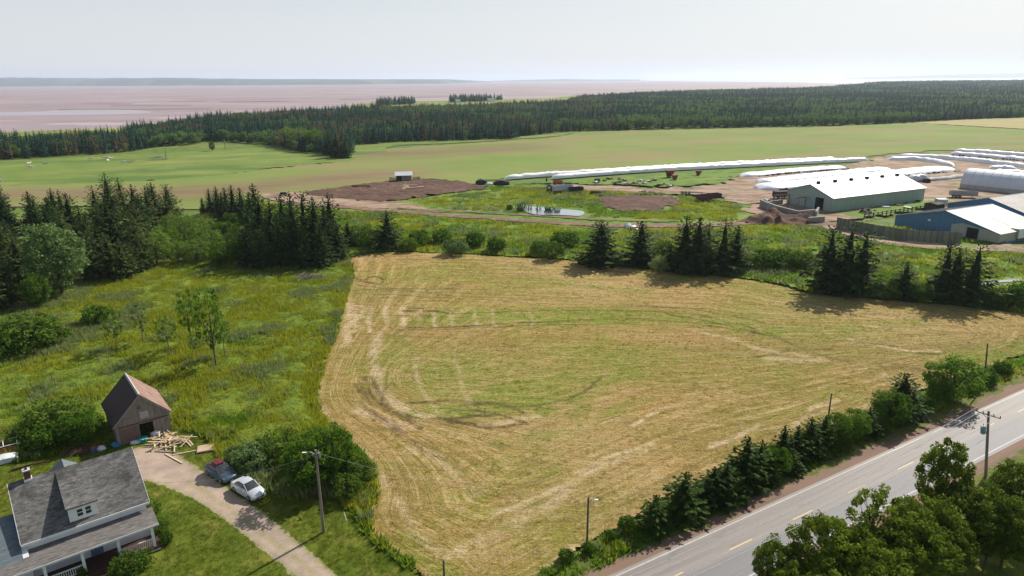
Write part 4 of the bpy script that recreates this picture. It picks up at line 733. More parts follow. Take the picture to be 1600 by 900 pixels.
def scatter(name, protos, P_, rot, scl, pick, mats, kind='stuff', label=None):
    """one object: the points and the little meshes they carry live in the same mesh; geometry nodes copy them"""
    V = []; F = []; tone = []; pid = []; isp = []; mi = []; o = 0
    for k, ((v, f, t), m) in enumerate(protos):
        V.append(v); F += [tuple(int(a) + o for a in q) for q in f]; tone.append(t); pid.append(np.full(len(v), k)); isp.append(np.zeros(len(v))); mi += [m] * len(f); o += len(v)
    n = len(P_); V.append(P_); tone.append(np.zeros(n)); pid.append(pick); isp.append(np.ones(n)); z3 = np.zeros((o, 3))
    me = bpy.data.meshes.new(name); me.from_pydata(np.concatenate(V).tolist(), [], F)
    for nm, a in (('tone', np.concatenate(tone)), ('pid', np.concatenate(pid)), ('isp', np.concatenate(isp))):
        me.attributes.new(nm, 'FLOAT', 'POINT').data.foreach_set('value', a.astype(np.float32))
    for nm, a in (('rot', rot), ('scl', scl)): me.attributes.new(nm, 'FLOAT_VECTOR', 'POINT').data.foreach_set('vector', np.concatenate([z3, a]).astype(np.float32).ravel())
    for m in mats: me.materials.append(m)
    me.polygons.foreach_set('material_index', np.array(mi, np.int32)); ob = link(name, me); ob['kind'] = kind
    ng = bpy.data.node_groups.new(name + '_nodes', 'GeometryNodeTree'); ng.interface.new_socket('Geometry', in_out='INPUT', socket_type='NodeSocketGeometry'); ng.interface.new_socket('Geometry', in_out='OUTPUT', socket_type='NodeSocketGeometry')
    N = ng.nodes; gi = N.new('NodeGroupInput'); go = N.new('NodeGroupOutput'); L = ng.links.new
    def at(nm, ty='FLOAT'):
        a = N.new('GeometryNodeInputNamedAttribute'); a.data_type = ty; a.inputs[0].default_value = nm; return a.outputs[0]
    def cmp(a, b, eps=.1):
        c = N.new('FunctionNodeCompare'); c.data_type = 'FLOAT'; c.operation = 'EQUAL'; L(a, c.inputs[0]); c.inputs[1].default_value = b
        for i_ in c.inputs:
            if i_.name == 'Epsilon': i_.default_value = eps
        return c.outputs[0]
    sg = N.new('GeometryNodeSeparateGeometry'); L(gi.outputs[0], sg.inputs[0]); L(cmp(at('isp'), 1), sg.inputs[1])
    outj = N.new('GeometryNodeJoinGeometry')
    for k in range(len(protos)):
        a = N.new('GeometryNodeSeparateGeometry'); L(sg.outputs[1], a.inputs[0]); L(cmp(at('pid'), k), a.inputs[1])
        b = N.new('GeometryNodeSeparateGeometry'); L(sg.outputs[0], b.inputs[0]); L(cmp(at('pid'), k), b.inputs[1])
        ip = N.new('GeometryNodeInstanceOnPoints'); L(b.outputs[0], ip.inputs['Points']); L(a.outputs[0], ip.inputs['Instance'])
        e2 = N.new('FunctionNodeEulerToRotation'); L(at('rot', 'FLOAT_VECTOR'), e2.inputs[0]); L(e2.outputs[0], ip.inputs['Rotation']); L(at('scl', 'FLOAT_VECTOR'), ip.inputs['Scale']); L(ip.outputs[0], outj.inputs[0])
    L(outj.outputs[0], go.inputs[0]); md = ob.modifiers.new('copies', 'NODES'); md.node_group = ng
    return ob
WOOD = [(-420, 262), (-200, 256), (0, 250), (40, 247), (100, 243), (200, 237), (230, 231), (300, 226), (330, 220), (345, 221), (400, 224), (440, 232), (470, 238), (500, 240), (540, 248), (552, 235), (556, 226), (600, 223), (640, 221), (720, 219.5), (800, 217), (815, 213), (850, 209), (870, 206), (905, 205), (1000, 202.5), (1100, 200), (1200, 198), (1300, 197), (1380, 193.5), (1430, 190.5), (1500, 186.5), (1600, 183.5), (2400, 170), (2600, 126), (1600, 130), (1450, 131.5), (1370, 134), (1345, 137.5), (1290, 141), (1240, 143), (1100, 146), (1000, 149), (905, 155), (880, 164), (700, 171), (560, 174), (430, 183), (330, 190), (260, 202), (200, 209), (190, 218), (100, 225), (0, 228), (-420, 236)]
WQ = [G(*p) for p in WOOD]; WA = np.array(WQ); rng = np.random.RandomState(8); FP = []
def fill(y0, y1, sp_):
    x0, x1 = WA[:, 0].min(), WA[:, 0].max(); xs = np.arange(x0, x1, sp_); ys = np.arange(y0, y1, sp_); X, Y = np.meshgrid(xs, ys); X = X + rng.uniform(-.45, .45, X.shape) * sp_; Y = Y + rng.uniform(-.45, .45, Y.shape) * sp_
    X = X.ravel(); Y = Y.ravel(); k = (np.abs(X) < Y * .95 + 30) & inside(X, Y, WQ); return np.stack([X[k], Y[k]], 1)
FP = np.concatenate([fill(280, 800, 4.6), fill(800, 1500, 6.2), fill(1500, 3200, 10.5), fill(3200, 9000, 24)])
FP = FP[np.argsort(FP[:, 1] ** 2 + FP[:, 0] ** 2)]; n = len(FP); print('far trees', n)
pu = vn(FP[:, 0], FP[:, 1], 70, 31); pd = vn(FP[:, 0], FP[:, 1], 45, 47); dist = np.hypot(FP[:, 0], FP[:, 1]); ed = segdist(FP[:, 0], FP[:, 1], WQ, True); r1 = rng.rand(n); r2 = rng.rand(n)
left = FP[:, 0] < .15 * FP[:, 1]
pick = rng.randint(0, 3, n)
pick = np.where((r1 < np.clip((pu - .44) * 6, .08, .85)), 3 + (r2 < .5), pick)
pick = np.where((r2 < np.clip((pd - .50) * 8, .02, .7)) & left & (r1 > .25), 5, pick)
sc_ = rng.uniform(.6, 1.18, n) * (1 + .25 * (vn(FP[:, 0], FP[:, 1], 30, 3) - .5)) * np.where(dist > 1500, 1.05, 1.)
wf = np.where(dist > 3200, 5., np.where(dist > 1500, 2.3, np.where(dist > 800, 1.4, 1.12)))
rise = np.clip((FP[:, 1] - 900) / 2500, 0, 1) * np.clip((FP[:, 0] - 200) / 1200, 0, 1) * 12
NI = 170
for i in range(NI):
    k = int(pick[i]); o = link('far_tree', FARM[k], None, None, (FP[i, 0], FP[i, 1], 0), rng.uniform(0, 6.28)); o.scale = (sc_[i] * 1.2, sc_[i] * 1.2, sc_[i] * 1.05)
    tag(o, ['dark spruce in the front rank of the far wood beyond the pasture', 'pale broadleaf tree among the front rank of the far wood', 'brown dying spruce among the front rank of the far wood'][0 if k < 3 else (1 if k < 5 else 2)], 'tree', ['dark front trees of the far wood', 'pale front trees of the far wood', 'brown front trees of the far wood'][0 if k < 3 else (1 if k < 5 else 2)])
q = slice(NI, n); m_ = n - NI
scatter('far_wood', [(g_, i) for i, (g_, _) in enumerate(FARP)], np.stack([FP[q, 0], FP[q, 1], rise[q] - .3], 1), np.stack([np.zeros(m_), np.zeros(m_), rng.uniform(0, 6.28, m_)], 1), np.stack([sc_[q] * wf[q], sc_[q] * wf[q], sc_[q]], 1), pick[q], [m for _, m in FARP])
# lone trees, shore groves
for i, (u, v, vt, k, wf_, lb) in enumerate([(332, 236, 220, 'round_tree', .8, 'small round tree alone on the far pasture'), (527, 246, 208, 'spruce_1', 1.3, 'dark spruce at the tip of the wood spur above the brown soil'), (515, 242, 204, 'spruce_2', 1.2, 'dark spruce just left of the spur tip'), (540, 247, 215, 'spruce_3', 1.1, 'low dark tree at the very tip of the wood spur'), (470, 232, 196, 'ash_light', 1.4, 'light green tree on the wood spur'), (490, 236, 200, 'round_tree', 1.1, 'rounded tree on the wood spur beside the light one'), (450, 228, 194, 'ash_light', 1.2, 'pale tree at the root of the wood spur'), (22, 246, 224, 'round_tree', 1.1, 'rounded tree at the front of the wood left of the cattle'), (40, 244, 226, 'round_tree', 1.1, 'rounded tree behind the white cattle'), (105, 240, 218, 'round_tree', 1.3, 'light green tree in the front of the wood above the cattle')]):
    plant(k, 'pasture_tree', u, v, None, vt, lb, None, w=wf_)
def grove(name, polys, sp_, h, lb):
    P_ = []
    for poly in polys:
        Q = np.array([G(*p) for p in poly]); x, y = np.meshgrid(np.arange(Q[:, 0].min(), Q[:, 0].max() + sp_, sp_), np.arange(Q[:, 1].min(), Q[:, 1].max() + sp_, sp_)); x = x.ravel() + rng.uniform(-.4, .4, x.size) * sp_; y = y.ravel() + rng.uniform(-.4, .4, y.size) * sp_; k = inside(x, y, Q); P_.append(np.stack([x[k], y[k], np.zeros(k.sum())], 1))
    P_ = np.concatenate(P_); m = len(P_); s_ = h / 12 * rng.uniform(.7, 1.1, m)
    return scatter(name, [(FARP[0][0], 0), (FARP[3][0], 1)], P_, np.stack([np.zeros(m), np.zeros(m), rng.uniform(0, 6, m)], 1), np.stack([s_ * 1.4, s_ * 1.4, s_], 1), (rng.rand(m) < .25).astype(int), [F_FAR, F_FARD])
grove('shore_grove', [[(585, 166), (648, 162.5), (648, 160.5), (590, 163)], [(703, 160.5), (768, 158), (768, 156), (703, 157.5)], [(772, 157), (784, 156.6), (784, 155.5), (772, 156)]], 9, 15, None)

# ---------------------------------------------------------------- tall grass and weeds
def tuft(seed, nb=13, h=.55, sp_=.45, wd=.05, lean=.5):
    rng = np.random.RandomState(seed); V = []; F = []; T = []
    for i in range(nb):
        a = rng.rand() * 6.28; r = rng.rand() ** .5 * sp_; x, y = math.cos(a) * r, math.sin(a) * r; hh = h * rng.uniform(.55, 1.15); b = rng.rand() * 6.28; lx, ly = math.cos(a) * lean * hh * rng.uniform(.2, 1), math.sin(a) * lean * hh * rng.uniform(.2, 1); w_ = wd * rng.uniform(.7, 1.4)
        n = len(V); V += [(x - math.cos(b) * w_, y - math.sin(b) * w_, -.05), (x + math.cos(b) * w_, y + math.sin(b) * w_, -.05), (x + lx, y + ly, hh)]; t = rng.rand(); T += [t * .5, t * .5, min(1, t * .7 + .3)]; F.append((n, n + 1, n + 2))
    return np.array(V), np.array(F), np.array(T)
TF = [(tuft(1, 16), 0), (tuft(2, 14, .75, .5, .06), 0), (tuft(3, 16, .5, .45, .08, .8), 1), (tuft(4, 18, .85, .5, .09, .5), 2)]
def grass(name, polys, dens, hs, z=.0, excl=(), far=False, edge=None, yellow=.5):
    A = []
    for poly in polys:
        Q = np.array([G(*p) for p in poly]); mn, mx = Q.min(0), Q.max(0); n = int((mx[0] - mn[0]) * (mx[1] - mn[1]) * dens); x = rng.uniform(mn[0], mx[0], n); y = rng.uniform(mn[1], mx[1], n); k = inside(x, y, Q) & (np.abs(x) < y * .84 + 6)
        for e in excl: k &= ~inside(x, y, np.array([G(*p) for p in e]))
        A.append(np.stack([x[k], y[k]], 1))
    A = np.concatenate(A); m = len(A); cl = vn(A[:, 0], A[:, 1], 3.5, 77); cl2 = vn(A[:, 0], A[:, 1], 9, 78); keep = rng.rand(m) < np.clip((cl - .3) * 4, .55, 1); A = A[keep]; cl = cl[keep]; cl2 = cl2[keep]; m = len(A)
    pk = np.where(cl2 + rng.uniform(-.12, .12, m) > yellow, rng.randint(0, 2, m), 2); pk = np.where(rng.rand(m) < np.clip((vn(A[:, 0], A[:, 1], 6, 79) - .56) * 6, .01, .6), 3, pk)
    s_ = hs * rng.uniform(.6, 1.3, m) * (.78 + .5 * cl); w_ = s_ * (1.5 if far else 1.1)
    return scatter(name, TF, np.stack([A[:, 0], A[:, 1], np.full(m, z)], 1), np.stack([rng.uniform(-.15, .15, m), rng.uniform(-.15, .15, m), rng.uniform(0, 6.28, m)], 1), np.stack([w_, w_, s_], 1), pk, [F_GRASS, F_GRASS2, F_WEED])
BYARD = [(130, 690), (282, 690), (282, 672), (262, 664), (215, 612), (190, 590), (150, 640), (130, 665)]
grass('meadow_grass', [MEAD], 12, .95, .1, (LAWN, DRV, BYARD), yellow=.37)
EXC = [[(795, 322), (830, 320), (915, 327), (925, 341), (860, 341), (800, 330)], [(440, 312), (520, 316), (600, 323), (700, 328), (960, 341), (1150, 346), (1200, 341), (1310, 347), (1320, 356), (1260, 354), (1200, 352), (1150, 357), (960, 359), (800, 349), (600, 334), (440, 324)], [(400, 300), (600, 280), (760, 288), (770, 299), (640, 314), (700, 334), (560, 328), (400, 318)], [(928, 307), (1060, 305), (1066, 320), (1040, 331), (950, 331)], [(860, 286), (1100, 292), (1165, 268), (1700, 230), (1700, 352), (1470, 340), (1300, 350), (1190, 347), (1160, 330), (1150, 320), (1060, 303), (860, 297)], [(1150, 332), (1310, 332), (1310, 356), (1150, 352)], [(1300, 350), (1400, 376), (1610, 384), (1610, 398), (1400, 386), (1280, 358)], [(1528, 437), (1600, 435), (1600, 446), (1528, 450)]]
grass('rough_land_grass', [back], 1.3, 1.1, .12, EXC, True, yellow=.45)
grass('verge_grass_tufts', [[(820, 915), (905, 858), (1005, 812), (1110, 752), (1200, 708), (1300, 674), (1400, 632), (1500, 594), (1600, 556), (1640, 566), (1560, 602), (1400, 672), (1200, 762), (1100, 808), (990, 860), (880, 915)]], 5, .8, .08, (), yellow=.62)

# ---- straw and stubble left on the mown field, short blades on the lawn
def litter(name, P2, h_, picks, mats, z, flatn=1.):
    m = len(P2); s_ = h_ * rng.uniform(.6, 1.4, m); pr = [(tuft(60, 12, 1., 1.1, .09, 1.6), 0), (tuft(61, 12, 1., 1.1, .09, 1.3), 1)]
    return scatter(name, pr, np.stack([P2[:, 0], P2[:, 1], np.full(m, z)], 1), np.stack([rng.uniform(-.2, .2, m), rng.uniform(-.2, .2, m), rng.uniform(0, 6.28, m)], 1), np.stack([s_ * 1.6, s_ * 1.6, s_ * flatn], 1), picks, mats)
FQ = np.array(FLD); mn, mx = FQ.min(0), FQ.max(0); nn = int((mx[0] - mn[0]) * (mx[1] - mn[1]) * 5); x = rng.uniform(mn[0], mx[0], nn); y = rng.uniform(mn[1], mx[1], nn); k = inside(x, y, FQ) & (np.abs(x) < y * .84 + 6); x, y = x[k], y[k]
fa = fattr(x, y, segdist(x, y, FLD, True)); rowp = .5 + .5 * np.sin(fa['psi'] * 2.1 + 2 * vn(x, y, 12, 5)); k = rng.rand(len(x)) < np.clip(.15 + .8 * rowp * vn(x, y, 7, 6), 0, 1); x, y = x[k], y[k]; gg = fa['gr'][k]
litter('straw_litter', np.stack([x, y], 1), .13, (rng.rand(len(x)) < .25 + .65 * gg).astype(int), [F_STRAW, F_STUB], .02)
LQ = np.array([G(*p) for p in LAWN]); DQ = np.array([G(*p) for p in DRV]); x = rng.uniform(-60, 2, 60000); y = rng.uniform(38, 84, 60000); k = inside(x, y, LQ) & ~inside(x, y, DQ) & (np.abs(x) < y * .84 + 4) & (rng.rand(60000) < .3 + .7 * vn(x, y, 2.5, 9)); hx = (x - (-34.37)) * math.cos(R(38.8)) + (y - 55.85) * math.sin(R(38.8)); hy = -(x + 34.37) * math.sin(R(38.8)) + (y - 55.85) * math.cos(R(38.8)); k &= ~((hx < .3) & (hy > -3.6) & (hy < 13))
litter('lawn_grass', np.stack([x[k], y[k]], 1), .11, np.zeros(k.sum(), int), [F_LAWN, F_STUB], .035)

# ================================================================ buildings and things
PI = math.pi
def rotz(a): return np.array([math.cos(a), math.sin(a)])
m_white = M('white_siding', (.74, .76, .78), (.66, .68, .70), 1.2, .6, fine=.06)
m_trim = M('white_trim', (.80, .81, .82), (.72, .73, .74), 1.5, .5, fine=.04)
m_glass = M('window_glass', (.03, .035, .04), (.05, .055, .06), 1, .08, .6, fine=0)
m_green = M('green_shutter_paint', (.02, .12, .07), None, 1, .5)
m_brownw = M('brown_stained_wood', (.09, .045, .03), (.06, .03, .022), 3, .7)
m_brick = M('dark_red_brick', (.16, .06, .045), (.10, .045, .035), 6, .8)
m_black = M('black_rubber', (.02, .02, .02), None, 3, .8)
m_steel = M('grey_steel', (.35, .36, .37), (.25, .26, .27), 3, .4, metal=.6)
m_rust = M('rusty_steel', (.24, .09, .045), (.13, .06, .04), 2.5, .8)
m_pole = M('weathered_pole_wood', (.26, .235, .21), (.16, .14, .12), 1.5, .8, stretch=(3, 3, .3))
m_poled = M('dark_pole_wood', (.12, .10, .085), (.07, .06, .05), 1.5, .8, stretch=(3, 3, .3))
def win(parent, name, x0, x1, z0, z1, y, dirn=-1, fr=.07, mull=1, frm=m_trim, rail=True, swap=False):
    """window in a wall whose face is the plane y (swap: plane x), looking along dirn"""
    def bx(mb, a0, a1, d0, d1, b0, b1):
        d0, d1 = sorted((d0, d1)); return mb.box(d0, d1, a0, a1, b0, b1) if swap else mb.box(a0, a1, d0, d1, b0, b1)
    f = MB(); a = y - .01 * dirn; b = y + .05 * dirn
    bx(f, x0 - fr, x1 + fr, a, b, z1, z1 + fr); bx(f, x0 - fr, x1 + fr, a, b, z0 - fr, z0); bx(f, x0 - fr, x0, a, b, z0, z1); bx(f, x1, x1 + fr, a, b, z0, z1)
    for i in range(1, mull + 1): xm = x0 + (x1 - x0) * i / (mull + 1); bx(f, xm - fr * .4, xm + fr * .4, a, b - .004 * dirn, z0, z1)
    if rail: zm = (z0 + z1) / 2; bx(f, x0, x1, a, b - .008 * dirn, zm - fr * .35, zm + fr * .35)
    o = f.build(name, frm, parent); p = MB(); bx(p, x0, x1, y - .01 * dirn, y + .015 * dirn, z0, z1); p.build('pane', m_glass, o); return o
# shingle roofs
s = NT('grey_asphalt_shingles'); P = s.coord('obj')
c = s.mix(s.mr(s.noise(s.mapp(P, (.5, 1.6, 1.6)), 2.4, 6, .75), .4, .6), (.095, .093, .088), (.215, .212, .205))
c = s.mix(s.mr(s.noise(s.mapp(P, (.9, 3.5, 3.5)), 2.6, 4, .7), .60, .68, 0, .85), c, (.40, .40, .375))
c = s.mix(s.mr(s.noise(P, .35, 3, .5), .56, .66, 0, .75), c, (.055, .052, .05))
bt = s.n.new('ShaderNodeTexBrick'); s.L(s.mapp(P, (1, 1, 1)), bt.inputs['Vector']); bt.inputs['Scale'].default_value = 2.2; bt.inputs['Mortar Size'].default_value = .018; bt.inputs['Color1'].default_value = (1, 1, 1, 1); bt.inputs['Color2'].default_value = (.72, .72, .72, 1); bt.inputs['Mortar'].default_value = (.45, .45, .45, 1)
c = s.mix(1., c, bt.outputs[0], 'MULTIPLY'); s.bump(bt.outputs['Fac'], -.5, .03); m_shing = s.done(c, .85, .2)
m_shing_d = M('dark_porch_shingles', (.10, .092, .085), (.20, .185, .175), 2.6, .85, stretch=(.5, 2.2, 1), fine=.35, bump=.3)
m_shing_b = M('blue_grey_shingles', (.10, .13, .15), (.16, .19, .21), 2.6, .85, stretch=(.5, 2.2, 1), fine=.25, bump=.3)

# ---- the farmhouse
eR = G(233.4, 783.4, 4.2); eL = G(36, 851, 4.2); TH = math.atan2(*(eL - eR)[::-1]) + PI; hU = rotz(TH); hV = np.array([-hU[1], hU[0]])
hs = empty('farmhouse', (*eR, 0), TH); tag(hs, 'white farmhouse with mottled grey shingle roof, shed dormer and long front porch', 'house')
wl = MB(); wl.prism([(0.3, -.4), (9.77, -.4), (9.77, 4.28), (5.03, 7.55), (.3, 4.28)], (-9.65, 0, 0), (0, 1, 0), (9.35, 0, 0)); wl.build('wall', m_white, hs)
def slab(mb, x0, x1, ya, za, yb, zb, t=.14): mb.prism([(ya, za), (yb, zb), (yb, zb - t), (ya, za - t)], (x0, 0, 0), (0, 1, 0), (x1 - x0, 0, 0))
rf = MB(); slab(rf, -10.05, 0, 0, 4.2, 5.03, 7.72); ro = rf.build('roof', m_shing, hs)
rf = MB(); slab(rf, -10.05, 0, 10.06, 4.2, 5.032, 7.72); rf.build('roof', m_shing, hs)
fc = MB().box(-10.03, -.02, -.06, -.005, 3.98, 4.19); fc.build('fascia', m_trim, hs)
for x in (-10.07, 0.0): MB().prism([(0, 4.24), (5.03, 7.76), (10.06, 4.24), (10.06, 4.0), (5.03, 7.5), (0, 4.0)], (x, 0, 0), (0, 1, 0), (.03, 0, 0)).build('rake_board', m_trim, hs)
ch = MB().box(-8.75, -8.25, 4.75, 5.25, 7.3, 8.5).build('chimney', m_brick, hs); MB().box(-8.82, -8.18, 4.68, 5.32, 7.5, 7.72).build('flashing', m_trim, ch); MB().box(-8.8, -8.2, 4.7, 5.3, 8.5, 8.6).build('cap', M('pale_mortar', (.55, .55, .56)), ch); MB().box(-8.6, -8.4, 4.9, 5.1, 8.6, 8.75).build('flue', m_black, ch)
vp = MB().tube([(-4.3, 2.85, 6.1), (-4.3, 2.85, 6.75)], .07, 8).build('vent_pipe', m_black, hs); MB().box(-4.55, -4.05, 2.6, 3.05, 6.05, 6.12).build('flashing', M('dark_lead', (.07, .07, .075)), vp)
dm = MB(); dm.prism([(.45, 4.3), (.45, 5.9), (4.6, 7.3), (4.6, 5.0)], (-6.3, 0, 0), (0, 1, 0), (2.2, 0, 0)); dmo = dm.build('dormer', m_trim, hs)
dr = MB(); slab(dr, -6.45, -3.95, .22, 5.97, 4.75, 7.55, .1); dr.build('dormer_roof', m_shing, dmo)
win(dmo, 'window', -5.65, -5.22, 4.85, 5.55, .45, mull=0); win(dmo, 'window', -5.0, -4.57, 4.85, 5.55, .45, mull=0)
pr = MB(); slab(pr, -14.2, .15, -2.1, 2.9, .28, 3.4, .1); pr.build('porch_roof', m_shing_d, hs); MB().box(-14.2, .15, -2.14, -2.105, 2.72, 2.9).build('porch_fascia', m_trim, hs)
for x in (-.45, -3.25, -6.05, -8.85, -11.6): MB().box(x - .12, x + .12, -1.85, -1.61, .5, 2.74).build('porch_post', m_trim, hs)
MB().box(-13.0, .1, -2.0, .28, .28, .5).build('porch_floor', m_brownw, hs); MB().box(-12.8, 0, -1.85, .25, -.2, .28).build('porch_skirt', m_trim, hs)
for x0, x1 in ((-3.15, -.55), (-8.75, -6.15), (-11.5, -8.95)):
    r_ = MB().box(x0, x1, -1.77, -1.69, 1.28, 1.36).box(x0, x1, -1.76, -1.70, .62, .68)
    for i in range(int((x1 - x0) / .17)): r_.box(x0 + .08 + i * .17, x0 + .13 + i * .17, -1.755, -1.705, .68, 1.28)
    r_.build('railing', m_trim, hs)
for i in range(4): MB().box(-5.95, -3.35, -2.3 - i * .3, -1.99 - i * .3, -.1, .44 - i * .13).build('step', m_brownw, hs)
for x in (-2.6, -8.3):
    wn = win(hs, 'window', x, x + .95, 1.35, 2.55, .3, mull=1, frm=m_trim)
    for q in (x - .52, x + 1.07): MB().box(q, q + .4, .24, .296, 1.3, 2.6).build('shutter', m_green, hs)
MB().box(-5.3, -4.3, .22, .296, .5, 2.65).build('door', M('grey_blue_door', (.16, .22, .30)), hs)
gw = MB().box(.02, .03, 3, 4, 3, 4)
win(hs, 'window', 3.2, 4.1, 1.2, 2.5, -.3, 1, swap=True); win(hs, 'window', 6.0, 6.9, 1.2, 2.5, -.3, 1, swap=True); win(hs, 'window', 4.6, 5.5, 4.3, 5.5, -.3, 1, swap=True)
MB().prism([(-.6, -.4), (7, -.4), (7, 3.2), (3.2, 5.4), (-.6, 3.2)], (-18, 0, 0), (0, 1, 0), (8.34, 0, 0)).build('wing_wall', m_white, hs)
wr = MB(); slab(wr, -18.4, -10.08, -.95, 3.05, 3.2, 5.65); slab(wr, -18.4, -10.08, 7.35, 3.05, 3.202, 5.65); wr.build('wing_roof', m_shing_b, hs)
MB().prism([(-7.8, 0), (-3.2, 0), (-3.2, 3.3), (-5.5, 5.1), (-7.8, 3.3)], (0, 9.7, 0), (1, 0, 0), (0, 2.1, 0)).build('rear_wing_wall', m_white, hs)
er = MB(); er.prism([(-8.1, 3.3), (-5.5, 5.3), (-5.5, 5.16), (-8.1, 3.15)], (0, 8.6, 0), (1, 0, 0), (0, 3.4, 0)); er.prism([(-2.9, 3.3), (-5.5, 5.302), (-5.5, 5.16), (-2.9, 3.15)], (0, 8.6, 0), (1, 0, 0), (0, 3.4, 0)); er.build('rear_wing_roof', m_shing_b, hs)

# ---- the old barn
bR = G(265.7, 639.7, 2.9); bL = G(176.5, 664, 2.9); BT = math.atan2(*(bR - bL)[::-1]); bw = np.linalg.norm(bR - bL) - .3; bl = 7.4
barn = empty('old_barn', (*(bL + rotz(BT) * .15), 0), BT); tag(barn, 'weathered grey board barn with rusty metal roof and one open doorway', 'barn')
s = NT('weathered_barn_boards'); P = s.coord('obj'); X, Y, Z_ = s.sep(P)
c = s.mix(s.mr(s.noise(s.mapp(P, (5, 5, .35)), 1.4, 5, .7), .35, .65), (.20, .165, .145), (.32, .28, .25)); c = s.mix(s.mr(s.noise(P, .8, 4), .55, .7, 0, .6), c, (.16, .10, .085)); s.bump(s.noise(s.mapp(P, (9, 9, .4)), 2, 4), .5, .03)
m_bw = s.done(c, .9, .1); m_bd = M('reddish_barn_door', (.20, .10, .09), (.15, .10, .09), 2, .9, stretch=(4, 4, .4)); m_dk = M('barn_inside_floor', (.05, .04, .03), None, 2, .95)
EH, RH = 2.9, 6.0; hw = bw / 2
gtop = lambda x: EH + (RH - EH) * (1 - abs(x - hw) / hw)
brd = MB(); rg = random.Random(2); x = 0.
OP = (2.45, 4.05, 2.05)        # opening x0, x1, height
while x < bw - .05:
    x1 = min(x + rg.uniform(.19, .26), bw); e_ = rg.uniform(-.012, .012); zb0 = 0. if (x1 <= OP[0] + .1 or x >= OP[1] - .1) else OP[2]; g_ = .012
    if abs((x + x1) / 2 - 2.75) < .18: top0 = min(gtop(x), 4.55); 
    zt0, zt1 = gtop(x) - .02, gtop(x1) - .02; xm = (x + x1) / 2
    pts = [(x + g_, zb0), (x1 - g_, zb0), (x1 - g_, zt1), (x + g_, zt0)]
    brd.prism(pts, (0, -.03 + e_, 0), (1, 0, 0), (0, .04, 0)); x = x1
b_ = brd.build('front_boards', m_bw, barn); b_['kind'] = 'stuff'
fr_ = MB(); fr_.prism([(0.02, 0), (OP[0], 0), (OP[0], OP[2]), (OP[1], OP[2]), (OP[1], 0), (bw - .02, 0), (bw - .02, EH - .05), (hw, RH - .08), (0.02, EH - .05)], (0, .012, 0), (1, 0, 0), (0, .08, 0)); fr_.build('front_wall', m_bw, barn)
sw_ = MB(); 
for xx, dx in ((0, .05), (bw, -.05)):
    y = .1
    while y < bl - .1:
        y1 = y + rg.uniform(.2, .28); e_ = rg.uniform(-.01, .01); a_, b2 = sorted((xx + e_, xx + dx)); sw_.box(a_, b2, y, min(y1 - .012, bl), 0, EH - .02); y = y1
o = sw_.build('side_boards', m_bw, barn); o['kind'] = 'stuff'
MB().prism([(0.02, 0), (bw - .02, 0), (bw - .02, EH - .05), (hw, RH - .08), (0.02, EH - .05)], (0, bl - .1, 0), (1, 0, 0), (0, .1, 0)).build('back_wall', m_bw, barn); MB().box(.1, bw - .1, .12, bl - .1, -.1, .02).build('floor', m_dk, barn)
s = NT('rusty_roof_sheets'); P = s.coord('obj'); c = s.mix(s.mr(s.noise(s.mapp(P, (.6, 3, .6)), 1.3, 6, .7), .4, .62), (.21, .115, .09), (.31, .21, .17)); c = s.mix(s.mr(s.noise(s.mapp(P, (.5, 5, .5)), 1.5, 5, .7), .56, .66, 0, .7), c, (.42, .36, .33)); c = s.mix(s.mr(s.noise(P, .7, 4), .6, .7, 0, .7), c, (.16, .08, .06)); m_rr = s.done(c, .7, .3, .1)
m_rl = M('shaded_side_roof_sheets', (.075, .045, .04), (.05, .035, .032), 1.5, .8, stretch=(.6, 3, .6))  # left slope faces away from the sun; its shade is put into this colour
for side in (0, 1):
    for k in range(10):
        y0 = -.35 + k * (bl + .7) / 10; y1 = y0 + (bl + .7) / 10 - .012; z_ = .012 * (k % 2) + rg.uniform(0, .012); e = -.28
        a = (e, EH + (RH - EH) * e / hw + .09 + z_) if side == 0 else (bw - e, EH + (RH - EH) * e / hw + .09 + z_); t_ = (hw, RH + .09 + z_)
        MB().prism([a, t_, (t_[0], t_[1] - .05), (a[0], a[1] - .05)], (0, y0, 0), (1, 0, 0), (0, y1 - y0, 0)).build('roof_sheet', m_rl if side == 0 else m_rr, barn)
MB().prism([(hw - .16, RH - .02), (hw, RH + .14), (hw + .16, RH - .02), (hw, RH + .1)], (0, -.38, 0), (1, 0, 0), (0, bl + .76, 0)).build('ridge_cap', M('pale_flashing', (.5, .47, .45)), barn)
for s_ in (0, 1):
    q = MB(); x0, x1 = (0, hw) if s_ == 0 else (bw, hw); q.prism([(x0 - (.28 if s_ == 0 else -.28), EH - .02 - .29), (x1, RH - .02), (x1, RH - .2), (x0 - (.28 if s_ == 0 else -.28), EH - .47)], (0, -.36, 0), (1, 0, 0), (0, .035, 0)); q.build('rake_board', M('pale_bleached_board', (.38, .35, .33), None, 3), barn)
def brace_door(name, x0, x1, z1, mat, y=-.09):
    o = MB().box(x0, x1, y, y + .05, .05, z1).build(name, mat, barn); t = MB(); n_ = int((x1 - x0) / .24)
    for i in range(n_ + 1): t.box(x0 + i * (x1 - x0) / n_ - .015, x0 + i * (x1 - x0) / n_ + .015, y - .012, y - .002, .05, z1)
    t.bar((x0, y - .02, .15), (x1, y - .02, z1 - .1), .1, .03); t.box(x0, x1, y - .03, y - .004, z1 - .14, z1 - .02); t.box(x0, x1, y - .03, y - .004, .12, .24); t.build('brace', m_bw, o); return o
brace_door('door', .35, 2.42, 2.2, m_bd); brace_door('door', 4.1, 5.85, 2.15, m_bw)
MB().box(.3, bw - .2, -.16, -.1, 2.24, 2.34).build('door_rail', m_rust, barn)
